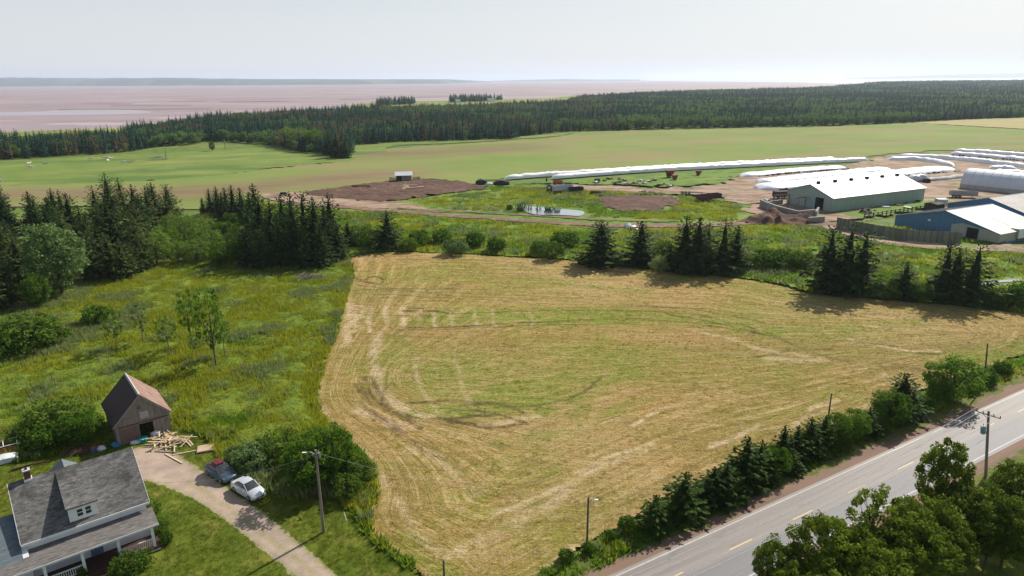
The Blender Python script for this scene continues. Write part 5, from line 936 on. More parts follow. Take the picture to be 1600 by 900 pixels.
MB().box(2.75, 3.75, -.11, -.05, 2.75, 3.65).build('loft_hatch', M('pale_grey_hatch', (.42, .41, .40), (.33, .31, .3), 3, stretch=(4, 4, .4)), barn)
lw = MB().box(2.62, 3.02, -.07, -.045, 4.05, 4.5).build('loft_window', m_glass, barn); MB().box(2.56, 3.08, -.09, -.072, 4.5, 4.56).box(2.56, 3.08, -.09, -.072, 3.99, 4.05).build('frame', m_bw, lw)

# ---- vehicles and wheels
def wheel(parent, x, y, r, w_, z=None, rim=m_steel, k=16):
    z = r if z is None else z; t = MB().tube([(x, y - w_ / 2, z), (x, y - w_ / 2 + .02, z), (x, y + w_ / 2 - .02, z), (x, y + w_ / 2, z)], [r * .9, r, r, r * .9], k).build('wheel', m_black, parent)
    MB().tube([(x, y - w_ / 2 - .012, z), (x, y + w_ / 2 + .012, z)], r * .58, 10).build('rim', rim, t); return t
def car(name, p, ang, paint, label, roofbag=False, hatch=False):
    o = empty(name, (*p, .06), ang); tag(o, label, 'car'); L2 = 2.2
    # body stations: x, half width, underside, shoulder height, bonnet/deck height
    st = [(-2.2, .60, .42, .62, .70), (-2.12, .78, .30, .72, .86), (-1.7, .86, .24, .80, .96), (-1.0, .88, .22, .82, .94), (0, .88, .22, .82, .92), (.8, .88, .22, .82, .93), (1.3, .86, .22, .78, .90), (1.8, .82, .24, .68, .78), (2.1, .72, .28, .56, .64), (2.22, .52, .34, .46, .50)]
    rings = [[(x, -w_, zb), (x, -w_ * 1.02, (zb + sh) / 2), (x, -w_, sh), (x, -w_ * .86, dk), (x, 0, dk + .03), (x, w_ * .86, dk), (x, w_, sh), (x, w_ * 1.02, (zb + sh) / 2), (x, w_, zb), (x, 0, zb - .02)] for x, w_, zb, sh, dk in st]
    b = MB().loft(rings).build('body', paint, o, smooth=True)
    xs = [(-1.95 if hatch else -1.55, .70, .94), (-1.45 if hatch else -.95, .62, 1.38), (-.3, .63, 1.45), (.25, .62, 1.40), (1.05, .70, .94)]
    g_ = MB().loft([[(x, -w_ - .06, .86), (x, -w_ - .03, z - .05), (x, -w_ + .08, z), (x, w_ - .08, z), (x, w_ + .03, z - .05), (x, w_ + .06, .86)] for x, w_, z in xs]).build('glass', m_glass, o, smooth=True)
    rr = [(-1.38 if hatch else -.9, .585, 1.385), (-.3, .60, 1.462), (.24, .585, 1.415)]
    MB().loft([[(x, -w_, z), (x, -w_ + .06, z + .025), (x, w_ - .06, z + .025), (x, w_, z), (x, 0, z - .03)] for x, w_, z in rr]).build('roof', paint, o, smooth=True)
    for sy in (-1, 1):
        pl = MB(); pl.bar((-.25, sy * .655, .92), (-.3, sy * .635, 1.42), .07, .03); pl.bar((1.02, sy * .72, .92), (.27, sy * .60, 1.4), .05, .04); pl.bar(((-1.9 if hatch else -1.5), sy * .70, .92), ((-1.42 if hatch else -.93), sy * .6, 1.38), .12, .05); pl.build('pillar', paint, o)
        MB().loft([[(.78, sy * .9, .93), (.78, sy * 1.04, .93), (.78, sy * 1.04, 1.05), (.78, sy * .9, 1.05)], [(.68, sy * .9, .94), (.68, sy * 1.03, .94), (.68, sy * 1.03, 1.04), (.68, sy * .9, 1.04)]]).build('side_mirror', paint, o)
        MB().loft([[(2.06, sy * .46, .54), (2.02, sy * .74, .56), (1.98, sy * .74, .66), (2.02, sy * .46, .64)], [(2.16, sy * .44, .53), (2.08, sy * .72, .54), (1.86, sy * .77, .70), (2.08, sy * .46, .66)]]).build('headlight', M('headlight_lens', (.75, .77, .8), None, 1, .1, .6), o)
        MB().box(-2.16, -2.08, sy * .68 - .1, sy * .68 + .1, .62, .78).build('tail_light', M('red_lens', (.4, .02, .02), None, 1, .2), o)
        for x in (-1.35, 1.38): wheel(o, x, sy * .80, .33, .2)
        dl = MB()
        for x in (-.32, .75): dl.box(x, x + .018, sy * .885 - .006, sy * .885 + .006, .3, .86)
        dl.build('door_gap', m_black, o)
    MB().box(2.17, 2.235, -.42, .42, .36, .47).build('grille', m_black, o); MB().box(2.236, 2.245, -.22, .22, .3, .36).build('number_plate', m_trim, o)
    if roofbag:
        MB().loft([[(x, -w_, z0), (x, -w_ * .95, z1), (x, w_ * .95, z1), (x, w_, z0)] for x, w_, z0, z1 in ((-.95, .42, 1.5, 1.62), (-.8, .52, 1.47, 1.78), (-.1, .54, 1.48, 1.82), (.12, .42, 1.48, 1.66))]).build('roof_bag', M('dark_red_canvas', (.20, .03, .03), (.06, .02, .02), 3), o, smooth=True)
    return o
gp = M('grey_car_paint', (.12, .165, .215), (.10, .145, .19), 1, .28, .5, .5, fine=.02); wp = M('silver_car_paint', (.62, .65, .69), (.58, .61, .65), 1, .25, .5, .3, fine=.02)
ca, cb = G(322, 722, .6), G(368, 746, .6); cc = (G(345, 737, .6)); car('parked_car', cc, math.atan2(*(cb - ca)[::-1]) - .05, gp, 'dark grey hatchback with a red bag strapped on its roof', True, True)
ca, cb = G(367, 750, .6), G(408, 772, .6); cc = G(388, 763, .6); car('parked_car', cc, math.atan2(*(cb - ca)[::-1]) - .05, wp, 'silver white sedan parked on the grass beside the gravel drive')

# ---- utility poles and wires
def pole(u, v, vt, label, mat, r=.14, lamp=None, du=0):
    x, y = G(u, v); h = HT(u, v, vt); o = MB().tube([(0, 0, -.3), (0, 0, h)], [r, r * .72], 10).build('utility_pole', mat, None, (x, y, 0), 0, True); tag(o, label, 'utility pole', 'wooden poles')
    tp, _ = PXL(x, y, h); o.rotation_euler = (0, math.atan2((u + du - tp), FPX / math.hypot(x, y, H) * h), 0) if du else (0, 0, 0)
    if lamp:
        dx, dy = lamp; MB().tube([(0, 0, h - .5), (dx * .6, dy * .6, h - .25), (dx, dy, h - .3)], .035, 6).build('lamp_arm', m_steel, o); MB().loft([[(dx * f + a, dy * f + b, h - .3 - c_) for a, b in ((-.1, -.1), (.1, -.1), (.1, .1), (-.1, .1))] for f, c_ in ((1, 0), (1.35, .02))]).build('lamp_head', M('pale_lamp_head', (.7, .72, .74)), o)
    return o, x, y, h
p1, x1, y1, h1 = pole(506, 832, 703, 'tall grey pole with a lamp arm beside the driveway', m_pole, .15, (-.9, .1)); MB().tube([(.25, .15, h1 - .9), (.25, .15, h1 - .35)], .14, 8).build('insulator_box', m_steel, p1)
p2, x2, y2, h2 = pole(917, 857, 777, 'short dark pole with a small lamp arm in the lower verge', m_poled, .11, (.6, .1))
p3, x3, y3, h3 = pole(695, 925, 875, 'pole top cut by the bottom edge of the photo', m_poled, .11)
p4, x4, y4, h4 = pole(1293, 660, 615, 'short dark pole behind the middle of the roadside row', m_poled, .11)
p5, x5, y5, h5 = pole(1537, 605, 536, 'bare dark pole near the right end of the roadside row', m_poled, .12, du=8)
pc, xc, yc, hc = pole(1540, 745, 641, 'tall crossarm pole with a blue grey transformer beside the road', m_pole, .16, du=9); xs = xc + math.tan(pc.rotation_euler[1]) * hc
ad = ux * 0 + uy; A_ = ad * 1.15
MB().bar((-A_[0], -A_[1], hc - .45), (A_[0], A_[1], hc - .45), .12, .1).build('crossarm', m_pole, pc)
ins = []
for f in (-1, -.45, .45, 1): MB().tube([(A_[0] * f, A_[1] * f, hc - .4), (A_[0] * f, A_[1] * f, hc - .16)], [.05, .035], 8).build('insulator', m_brownw, pc); ins.append((xs + A_[0] * f, yc + A_[1] * f, hc - .16))
MB().bar((0, 0, hc - 1.0), (A_[0] * .55, A_[1] * .55, hc - .45), .05).build('arm_brace', m_steel, pc)
tx = MB().tube([(-.42, .1, hc - 2.7), (-.42, .1, hc - 2.62), (-.42, .1, hc - 1.85), (-.42, .1, hc - 1.75)], [.2, .26, .26, .18], 14).build('transformer', M('blue_grey_enamel', (.22, .36, .46), None, 2, .4), pc, smooth=True)
MB().tube([(-.42, .1, hc - 1.75), (-.42, .1, hc - 1.5)], .04, 6).build('bushing', m_brownw, tx); MB().box(-.2, 0, .0, .2, hc - 2.5, hc - 2.4).build('bracket', m_steel, pc)
def wire(a, b, sag, label, r=.024, mat=None):
    a = Vector(a); b = Vector(b); pts = []
    for i in range(17):
        f = i / 16; q = a.lerp(b, f); q.z -= sag * 4 * f * (1 - f); pts.append(q)
    o = MB().tube(pts, r, 5).build('power_wire', mat or M('weathered_wire', (.5, .51, .52), None, 1, .5), smooth=True); return tag(o, label, 'wire', 'overhead wires')
e0 = RP(-75, 0); off = np.array([xc, yc]) - RP(0, 0); t_ = off @ uy; s_ = off @ ux
for i, f in enumerate((-1, -.45, .45, 1)):
    q = RP(s_ - 62, t_) + A_ * f; wire(ins[i], (q[0], q[1], hc - .16), 1.1, ['overhead wire nearest the camera running down over the maples', 'second overhead wire over the maples', 'third overhead wire over the maples', 'overhead wire nearest the road running down over the maples'][i])
q = RP(s_ - 62, t_); wire((xc + (xs - xc) * .6, yc, hc - 3.2), (q[0], q[1], hc - 3.2), 1.3, 'lowest overhead wire drooping through the maples', .018)
wire((x1, y1, h1 - .3), (x2, y2, h2 - .2), .9, 'thin wire from the driveway lamp pole across the field to the verge pole', .008)
wire((x1, y1, h1 - .4), (eR[0] - .3, eR[1] + 2, 5.0), .9, 'service wire from the driveway lamp pole to the house gable', .01)

# ---- yard clutter
m_lum = M('fresh_sawn_lumber', (.60, .46, .31), (.48, .35, .23), 1.5, .8, stretch=(.4, 3, 3), rn=.25); m_old = M('old_grey_lumber', (.30, .25, .2), (.2, .16, .13), 2, .85, rn=.25)
rg = random.Random(9); bc = G(268, 694); lb = MB().box(-1, 1, -.07, .07, 0, .045).mesh('board')
lb.materials.append(m_lum)
for i in range(64):
    u_, v_ = rg.gauss(264, 12), rg.gauss(690, 6.5); p = G(u_, v_); o = link('wooden_board', lb, None, None, (p[0], p[1], .07 + .016 * (i % 26) + rg.uniform(0, .04)), rg.choice([R(10), R(-35), R(60), R(100)]) + rg.uniform(-.4, .4)); o.scale = (rg.uniform(.4, 1.25), rg.uniform(.6, 1.3), 1.1); o.rotation_euler[1] = rg.uniform(-.14, .14)
    tag(o, 'pale sawn board in the tumbled heap before the barn', 'board', 'boards heaped before the barn')
for u0, v0, u1, v1, lbl in [(242, 706, 284, 709, 'long brown beam along the lower side of the board heap'), (258, 710, 285, 725, 'single pale plank lying on the edge of the driveway'), (270, 712, 308, 705, 'long thin pale plank right of the board heap'), (286, 685, 299, 699, 'short pale plank at the right end of the heap'), (291, 684, 302, 697, 'second short pale plank at the right end of the heap')]:
    a, b = G(u0, v0), G(u1, v1); o = MB().bar((a[0], a[1], .1), (b[0], b[1], .12), .16, .08).build('loose_plank', m_lum if 'pale' in lbl else m_old); tag(o, lbl, 'plank', 'planks lying by the driveway')
pp = G(321, 703); pa = empty('plywood_stack', (*pp, .05), R(20)); tag(pa, 'low stack of pale plywood sheets on bearers right of the board heap', 'plywood stack')
for y in (-.6, .6): MB().box(-.9, .9, y - .05, y + .05, 0, .12).build('bearer', m_old, pa)
for i in range(4): MB().box(-.95 + i * .03, .95 - i * .02, -.8 + i * .02, .8, .12 + i * .03, .145 + i * .03).build('sheet', m_lum, pa)
def blobthing(name, p, r, mat, lbl, cat, seed=0, z=0., sq=.7, grp=None, parent=None):
    bm = bmesh.new(); bmesh.ops.create_icosphere(bm, subdivisions=3, radius=1); rr = random.Random(seed); ph = [rr.uniform(0, 6) for _ in range(6)]
    for v in bm.verts:
        n = v.co.normalized(); k = 1 + .13 * math.sin(3 * n.x + ph[0]) * math.cos(4 * n.y + ph[1]) + .07 * math.sin(9 * n.z + 6 * n.x + ph[2]) + .05 * math.sin(11 * n.y + ph[3]); v.co = Vector((n.x * k * r[0], n.y * k * r[1], max(-.45 * r[2], n.z * k * r[2]) + .45 * r[2]))
    me = bpy.data.meshes.new(name); bm.to_mesh(me); bm.free()
    for f in me.polygons: f.use_smooth = True
    o = link(name, me, mat, parent, (p[0], p[1], z)); 
    return tag(o, lbl, cat, grp)
m_sack = M('white_plastic_sack', (.68, .69, .72), (.5, .52, .56), 2, .45); m_bluep = M('blue_plastic', (.04, .22, .45), None, 2, .4); m_teal = M('teal_plastic', (.03, .34, .34), None, 2, .4)
blobthing('plastic_sack', G(243, 681), (.5, .4, .45), m_sack, 'knotted white sack standing in front of the right barn door', 'sack', 1, .02)
blobthing('plastic_sack', G(212, 693), (.62, .4, .3), m_sack, 'flat white sack on the ground left of the barn opening', 'sack', 2, .02)
blobthing('plastic_sack', G(158, 703), (.55, .45, .35), m_sack, 'white sack behind the ridge of the house roof', 'sack', 3, .02)
blobthing('plastic_sack', G(252, 686), (.45, .4, .3), M('black_bin_bag', (.02, .025, .04), None, 2, .35), 'dark bin bag between the white sack and the boards', 'sack', 4, .02)
tb = empty('round_tub', (*G(224, 690), .02)); tag(tb, 'teal green plastic tub turned on the ground by the barn opening', 'tub')
MB().tube([(0, 0, 0), (0, 0, .45)], [.42, .5], 18).build('shell', m_teal, tb, smooth=True); MB().tube([(0, 0, .43), (0, 0, .49)], [.55, .55], 18).build('rim', m_teal, tb)
kb = empty('blue_tub', (*G(183, 697), .02), .4); tag(kb, 'light blue plastic basin just above the right end of the house ridge', 'tub'); MB().tube([(0, 0, 0), (0, 0, .35)], [.4, .55], 16).build('shell', M('light_blue_plastic', (.12, .42, .62), None, 2, .4), kb, smooth=True); MB().tube([(0, 0, .33), (0, 0, .38)], .59, 16).build('rim', m_bluep, kb)
bb = empty('storage_box', (*G(148, 705), .02), .8); tag(bb, 'blue and brown box among the clutter behind the house roof', 'box'); MB().box(-.4, .4, -.3, .3, 0, .45, .04).build('tray', m_bluep, bb); MB().box(-.42, .42, -.32, .32, .45, .52).build('lid', m_rust, bb)
bb = empty('storage_box', (*G(199, 691), .02), .3); tag(bb, 'small grey crate at the left foot of the barn door', 'box'); MB().box(-.35, .35, -.25, .25, 0, .35, .03).build('tray', m_steel, bb); MB().box(-.37, .37, -.27, .27, .35, .4).build('lid', m_old, bb)
def brush(name, u, v, n, ln, mat, lbl, cat, seed):
    mb = MB(); rr = random.Random(seed); x, y = G(u, v)
    for i in range(n): a = rr.uniform(0, PI); d_ = Vector((math.cos(a), math.sin(a), rr.uniform(-.1, .3))) * rr.uniform(.4, 1) * ln / 2; c_ = Vector((rr.gauss(0, ln * .3), rr.gauss(0, ln * .2), rr.uniform(.1, .5 * ln * .45))); mb.tube([c_ - d_, c_ + Vector((0, 0, .05)), c_ + d_], [.03, .04, .012], 4)
    o = mb.build(name, mat, None, (x, y, 0)); return tag(o, lbl, cat)
brush('brush_pile', 127, 706, 90, 2.2, M('brown_dead_twigs', (.13, .075, .045), (.09, .05, .035), 3), 'brown pile of dead branches behind the house ridge', 'brush pile', 1)
brush('brush_pile', 482, 437, 130, 4.5, DEAD, 'grey heap of dead branches at the foot of the tall spruce clump', 'brush pile', 2)
brush('brush_pile', 660, 287, 40, 3, DEAD, 'pale timber heap on the dark soil in front of the small shed', 'timber heap', 3)
def log(name, a, b, r, mat, lbl, cat='log', k=8, z=.2):
    a = G(*a); b = G(*b); m = (a + b) / 2; pts = [(a[0], a[1], z), (m[0] + .1, m[1] + .15, z + .08), (b[0], b[1], z)]; o = MB().tube(pts, [r, r * .9, r * .7], k).build(name, mat, smooth=True); return tag(o, lbl, cat)
log('fallen_log', (18, 737), (78, 723), .13, m_brownw, 'long dark beam lying on the lawn left of the house chimney')
log('fallen_log', (398, 666), (452, 655), .2, DEAD, 'grey fallen trunk in the tall grass above the parked cars')
log('fallen_log', (345, 591), (372, 584), .12, DEAD, 'short fallen limb beside the bleached stump in the meadow')
st_ = MB().tube([(*G(379, 583), 0), (*(G(379, 583) + [.1, .1]), .9), (*(G(379, 583) + [-.25, .1]), 1.9)], [.16, .12, .04], 8).build('dead_stump', DEAD, smooth=True); tag(st_, 'thin bleached stump standing in the meadow right of the tallest young tree', 'stump')
snag = empty('dead_tree', (*G(238, 402), 0), .3); tag(snag, 'bare leaning dead tree at the front of the left wood', 'tree'); MB().tube([(0, 0, 0), (-.9, .2, 4), (-2.2, .4, 8), (-3.0, .6, 10.5)], [.15, .12, .07, .02], 7).build('trunk', DEAD, snag); lm = MB()
for i in range(9): z_ = 3.5 + i * .75; lm.tube([(-z_ * .27, .05 * z_, z_), (-z_ * .27 + math.cos(i * 2.2) * 1.2, math.sin(i * 2.2) * 1.2, z_ + .35)], [.04, .01], 4)
lm.build('limb', DEAD, snag)
# red hutch and covered boat at the left edge
ht_ = empty('garden_hutch', (*G(8, 706), 0), R(38)); tag(ht_, 'rusty red open topped hutch with a white frame at the left edge', 'hutch'); m_rp = M('faded_red_paint', (.42, .13, .09), (.32, .12, .09), 3)
MB().box(-1.3, 1.3, -.9, .9, 0, .1).build('floor', m_rp, ht_)
for a_, b_2 in (((-1.3, -.9), (1.3, -.9)), ((-1.3, .9), (1.3, .9)), ((-1.3, -.9), (-1.3, .9)), ((1.3, -.9), (1.3, .9))): MB().bar((*a_, .45), (*b_2, .45), .05, .8).build('side_panel', m_rp, ht_)
for sx in (-1.33, 1.33):
    for sy in (-.93, .93): MB().box(sx - .05, sx + .05, sy - .05, sy + .05, 0, 1.15).build('corner_post', m_trim, ht_)
tr_ = MB()
for a_, b_2 in (((-1.33, -.93), (1.33, -.93)), ((-1.33, .93), (1.33, .93)), ((-1.33, -.93), (-1.33, .93)), ((1.33, -.93), (1.33, .93)), ((0, -.93), (0, .93))): tr_.bar((*a_, 1.12), (*b_2, 1.12), .07)
tr_.build('top_rail', m_trim, ht_)
cv = MB().loft([[(x, -w_, .15), (x, -w_ * .9, h_ * .75), (x, 0, h_), (x, w_ * .9, h_ * .75), (x, w_, .15)] for x, w_, h_ in ((-1.5, .3, .4), (-1.2, .7, .75), (0, .85, .95), (1.1, .8, .85), (1.45, .6, .6))]).build('covered_boat', m_sack, None, (*G(6, 722), 0), R(35), True); tag(cv, 'small boat under a white cover below the red hutch', 'boat')
wp_ = empty('marker_post', (*G(542, 814), 0), 0); tag(wp_, 'leaning white survey stake on the mown lawn edge', 'stake'); MB().bar((0, 0, 0), (-.25, .1, .95), .05).build('stick', m_trim, wp_); MB().bar((-.22, .1, .8), (-.26, .1, .97), .07).build('tip', m_lum, wp_)
blobthing('yard_stone', G(56, 712), (.45, .3, .3), M('pale_stone', (.45, .46, .5), None, 3), 'pale sack like lump on the lawn behind the left end of the roof', 'stone', 7)
ban = blobthing('yard_barrel', G(470, 812), (.12, .12, .3), M('yellow_brown_stump', (.25, .22, .06), None, 3), 'tiny yellow brown tuft on the lawn left of the lamp pole', 'stump', 8)

# ================================================================ the farmyard beyond
YZ = .34
def Y2(u, v): return G(u, v, YZ)
def gable(name, label, A, deg, w_, l_, he, hr, wm, rm, over=.5, z=YZ, name_cat='building'):
    """A = front right foot; gable runs from A along deg+90, ridge along deg"""
    a = R(deg); o = empty(name, (*A, z), a); tag(o, label, name_cat)
    MB().prism([(0, -.9), (w_, -.9), (w_, he), (w_ / 2, hr), (0, he)], (0, 0, 0), (0, 1, 0), (l_, 0, 0)).build('wall', wm, o)
    sl_ = (hr - he) / (w_ / 2)
    for s_ in (0, 1):
        r_ = MB(); n_ = int(l_ / 1.0)
        y0, y1 = (-over, w_ / 2) if s_ == 0 else (w_ + over, w_ / 2); z0, z1 = he - over * sl_ + .08, hr + .08
        r_.prism([(y0, z0), (y1, z1), (y1, z1 - .1), (y0, z0 - .1)], (-over, 0, 0), (0, 1, 0), (l_ + 2 * over, 0, 0)); ro_ = r_.build('roof', rm, o)
        rb = MB()
        for i in range(n_ + 1): x = -over + .1 + i * (l_ + 2 * over - .2) / n_; rb.prism([(y0, z0), (y1, z1), (y1, z1 + .05), (y0, z0 + .05)], (x - .03, 0, 0), (0, 1, 0), (.06, 0, 0))
        q = rb.build('roof_seams', rm, ro_); q['kind'] = 'stuff'
    MB().prism([(w_ / 2 - .3, hr - .02 + .02), (w_ / 2, hr + .17), (w_ / 2 + .3, hr)], (-over - .02, 0, 0), (0, 1, 0), (l_ + 2 * over + .04, 0, 0)).build('ridge_cap', rm, o)
    return o
m_wroof = M('white_painted_roof', (.50, .515, .53), (.42, .435, .455), .25, .45, .4, stretch=(.3, 1, 1), fine=.04)
m_groof = M('weathered_pale_roof', (.37, .375, .38), (.28, .285, .29), .2, .5, .4, stretch=(.3, 1, 1), fine=.06)
m_gwall = M('faded_green_metal', (.36, .44, .38), (.29, .36, .31), .8, .6, stretch=(2.5, 2.5, .25), fine=.1)
m_bwall = M('blue_metal', (.09, .21, .36), (.075, .175, .30), .8, .5, stretch=(2.5, 2.5, .25), fine=.1)
m_beige = M('beige_metal', (.44, .44, .37), (.36, .36, .30), .8, .6, stretch=(2.5, 2.5, .25), fine=.08)
m_dark_inside = M('painted_dark_inside', (.018, .018, .018), None, 1, .95)  # near-black slabs on solid walls: the dark inside doorways is painted
A0 = Y2(1299, 331)
gb = gable('green_barn', 'long faded green metal barn with a bright white roof', A0, 26.2, 18.6, 46.5, 4.5, 7.8, m_gwall, m_wroof, name_cat='barn')
MB().box(-.06, .02, 3.4, 6.6, 0, 3.9).build('doorway', m_dark_inside, gb); MB().box(-.16, -.07, 6.7, 10.6, 0, 3.7).build('sliding_door', M('pale_green_door', (.30, .42, .40), None, 1, .6, stretch=(2, 2, .3)), gb)
for i, (px_, py_) in enumerate([(1283, 284), (1303.5, 282.5), (1328, 279.5), (1350, 277), (1374, 274.5), (1397, 272)]): MB().box(3 + i * 8, 4.1 + i * 8, 8.85, 9.75, 7.7, 8.5).build('ridge_vent', m_black, gb)
gs = MB()
for i in range(47): gs.box(i * 1.0 + .1, i * 1.0 + .16, -.04, -.002, 0, 4.4)
q = gs.build('wall_ribs', m_gwall, gb); q['kind'] = 'stuff'
# lean-to frame at the barn's left
ln = empty('open_lean_to', (*(A0 + rotz(R(116.2)) * 10.5 - rotz(R(26.2)) * 7), YZ), R(26.2)); tag(ln, 'open post frame lean-to at the door end of the green barn', 'lean-to')
for x in (0, 3.4, 6.8):
    for y in (0, 7): MB().box(x - .12, x + .12, y - .12, y + .12, 0, 3.2).build('post', m_old, ln)
for y in (0, 7): MB().box(-.2, 7, y - .08, y + .08, 3.2, 3.45).build('beam', m_old, ln)
A1 = Y2(1559, 380)
bs = gable('blue_shed', 'low wide shed with blue gable, beige door end and pale white roof', A1, 26.8, 29, 21, 2.5, 6.2, m_bwall, m_groof, name_cat='shed')
MB().prism([(-.0, 0), (11.5, 0), (11.5, 3.1), (9.5, 3.6), (0, 2.45)], (-.05, 0, 0), (0, 1, 0), (.05, 0, 0)).build('beige_cladding', m_beige, bs); MB().box(-.1, -.04, 5.2, 8.2, 0, 2.8).build('doorway', m_dark_inside, bs); MB().box(-.16, -.04, 8.6, 12.4, 0, 3.0).build('sliding_door', m_beige, bs); MB().box(.1, 20.9, -.05, .0, 0, 2.3).build('beige_side', m_beige, bs)
MB().box(-.1, -.04, 18.4, 19.2, 2.6, 3.1).build('wall_sign', m_trim, bs)
sk = MB().prism([(2, 2.5 + 2 * .255 + .12), (8, 2.5 + 8 * .255 + .12), (8, 2.5 + 8 * .255 + .15), (2, 2.5 + 2 * .255 + .15)], (9.5, 0, 0), (0, 1, 0), (.9, 0, 0)).build('skylight', m_trim, bs)
bs2 = gable('dark_blue_shed', 'second dark blue gabled shed with brownish grey roof behind the blue one', np.array([149.2, 193.2]), 26.8, 24, 40, 3.3, 6.7, m_bwall, M('brownish_grey_roof', (.42, .40, .385), (.33, .31, .30), .3, .6, stretch=(.4, 1, 1)), name_cat='shed')
bx_ = empty('white_box_trailer', (*Y2(1590, 376), YZ), R(26)); tag(bx_, 'white box shaped trailer body at the right edge beside the shed', 'trailer'); MB().box(0, 9, 0, 3, .5, 3.1).build('box', m_trim, bx_); MB().box(-.08, -.002, .15, 2.85, .6, 3).build('door', m_beige, bx_); MB().box(.5, 8.5, .4, 2.6, 0, .5).build('base', m_rust, bx_)
# hoop barn
hp = empty('hoop_barn', (*Y2(1499, 293.5), YZ), R(-54)); tag(hp, 'white fabric hoop barn with a dark green end wall at the right edge', 'barn')
arc = [(6.5 - 6.5 * math.cos(t), 1.6 + 5.6 * math.sin(t)) for t in [PI * i / 16 for i in range(17)]]
MB().prism(arc + [(a[0] * .97 + .2, a[1] * .985 - .05) for a in arc[::-1]], (0, 0, 0), (0, 1, 0), (70, 0, 0)).build('fabric_roof', M('white_tarpaulin', (.66, .69, .73), (.60, .63, .67), .3, .5, fine=.03), hp, smooth=False)
MB().prism([(0.3, 0), (12.7, 0)] + [(a[0] * .96 + .26, a[1] * .98) for a in arc[::-1]], (.5, 0, 0), (0, 1, 0), (.15, 0, 0)).build('end_wall', M('dark_green_tarpaulin', (.03, .12, .09), None, 1), hp)
for y in (0, 12.6): MB().box(0, 70, y, y + .4, -.3, 1.62).build('knee_wall', M('pale_concrete', (.48, .47, .45), (.38, .37, .35), .6), hp)
hr_ = MB()
for i in range(24): hr_.prism(arc + [(6.5 + (a[0] - 6.5) * 1.015, 1.6 + (a[1] - 1.6) * 1.02) for a in arc[::-1]], (.2 + i * 3, 0, 0), (0, 1, 0), (.18, 0, 0))
hr_.build('ribs', M('white_tarpaulin', (.7, .7, .7)), hp)
# ---- silage bags
m_bag = M('white_silage_plastic', (.86, .87, .88), (.80, .81, .83), .5, .4, .4, stretch=(.6, .6, 1), fine=.05, bump=.3)
m_ridge = M('dark_tyre_ridge', (.05, .045, .04), None, 2)
def bag(px, wd, hh, lbl, tyres=0, mat=m_bag, z=YZ - .1):
    c_ = smooth_poly([G(u, v, z) for u, v in px], 8); mb = MB(); n = len(c_); k = 12; rings = []; rr = random.Random(int(px[0][0])); tot = sum(np.linalg.norm(c_[i + 1] - c_[i]) for i in range(n - 1)); sacc = 0; c2 = []; step = 1.6
    Ls = [0]; 
    for i in range(n - 1): Ls.append(Ls[-1] + np.linalg.norm(c_[i + 1] - c_[i]))
    m = max(12, int(Ls[-1] / step)); C_ = np.array(c_); xs = np.interp(np.linspace(0, Ls[-1], m), Ls, C_[:, 0]); ys = np.interp(np.linspace(0, Ls[-1], m), Ls, C_[:, 1])
    o0 = np.array([xs[0], ys[0]])
    for i in range(m):
        d_ = np.array([xs[min(i + 1, m - 1)] - xs[max(i - 1, 0)], ys[min(i + 1, m - 1)] - ys[max(i - 1, 0)]]); d_ /= np.linalg.norm(d_); nn = np.array([-d_[1], d_[0]]); e = min(i, m - 1 - i) * step; q = (1 - math.exp(-(e + .12) / 1.3)) * rr.uniform(.90, 1.05); w2 = wd / 2 * q; h2 = hh * q * rr.uniform(.86, 1.05)
        rings.append([(xs[i] - o0[0] + nn[0] * w2 * math.cos(t) * (1.06 if abs(math.cos(t)) > .8 else 1), ys[i] - o0[1] + nn[1] * w2 * math.cos(t), h2 * math.sin(t) ** .8 if math.sin(t) > 0 else 0.) for t in [PI * j / (k - 1) for j in range(k)]])
    o = mb.loft(rings).build('silage_bag', mat, None, (*o0, z), smooth=True); tag(o, lbl, 'silage bag', 'long white silage bags')
    if tyres:
        tm = MB()
        for i in range(2, m - 1):
            for sgn in (-1,):
                d_ = np.array([xs[min(i + 1, m - 1)] - xs[i - 1], ys[min(i + 1, m - 1)] - ys[i - 1]]); d_ /= np.linalg.norm(d_); nn = np.array([-d_[1], d_[0]]); p = np.array([xs[i], ys[i]]) + nn * sgn * (wd / 2 + .25); 
                if rr.random() < .8: s_ = rr.uniform(.3, .6); tm.box(p[0] - o0[0] - s_, p[0] - o0[0] + s_, p[1] - o0[1] - s_, p[1] - o0[1] + s_, 0, rr.uniform(.3, .8), .12)
        q = tm.build('tyre_edge', m_ridge, o); q['kind'] = 'stuff'
    return o
bag([(787, 280), (850, 275), (930, 270), (1040, 263), (1200, 255), (1305, 249.5)], 3.6, 1.9, 'longest silage bag, the rear one bordering the green field')
bag([(861, 279), (930, 273.5), (1040, 266), (1200, 258), (1357, 250.5)], 3.6, 1.9, 'long silage bag lying against the near side of the longest one')
bag([(1158, 276), (1190, 273), (1240, 268.5), (1318, 263)], 8, 1.7, 'shortest flat white silage strip behind the green barn', 1)
bag([(1185, 286), (1230, 281.5), (1300, 273.5), (1386, 265)], 8.5, 1.8, 'middle flat silage strip behind the green barn', 1)
bag([(1186, 296), (1240, 290), (1330, 280), (1400, 272.5), (1482, 265)], 12, 2.0, 'widest silage strip running right behind the green barn roof', 1)
bag([(1386, 250.5), (1425, 250), (1460, 254), (1490, 260)], 4.2, 2.1, 'short curved silage bag at the head of the yard')
bag([(1400, 245.5), (1470, 248), (1540, 255), (1620, 264)], 4.2, 2.2, 'long silage bag curving past the head of the yard')
bag([(1482, 241.5), (1540, 246), (1640, 255)], 5, 2.2, 'silage bag with a dark tyre edge near the top of the yard', 1)
bag([(1490, 236.5), (1550, 240), (1640, 247)], 4.5, 2.0, 'farthest silage bag along the upper edge of the yard')
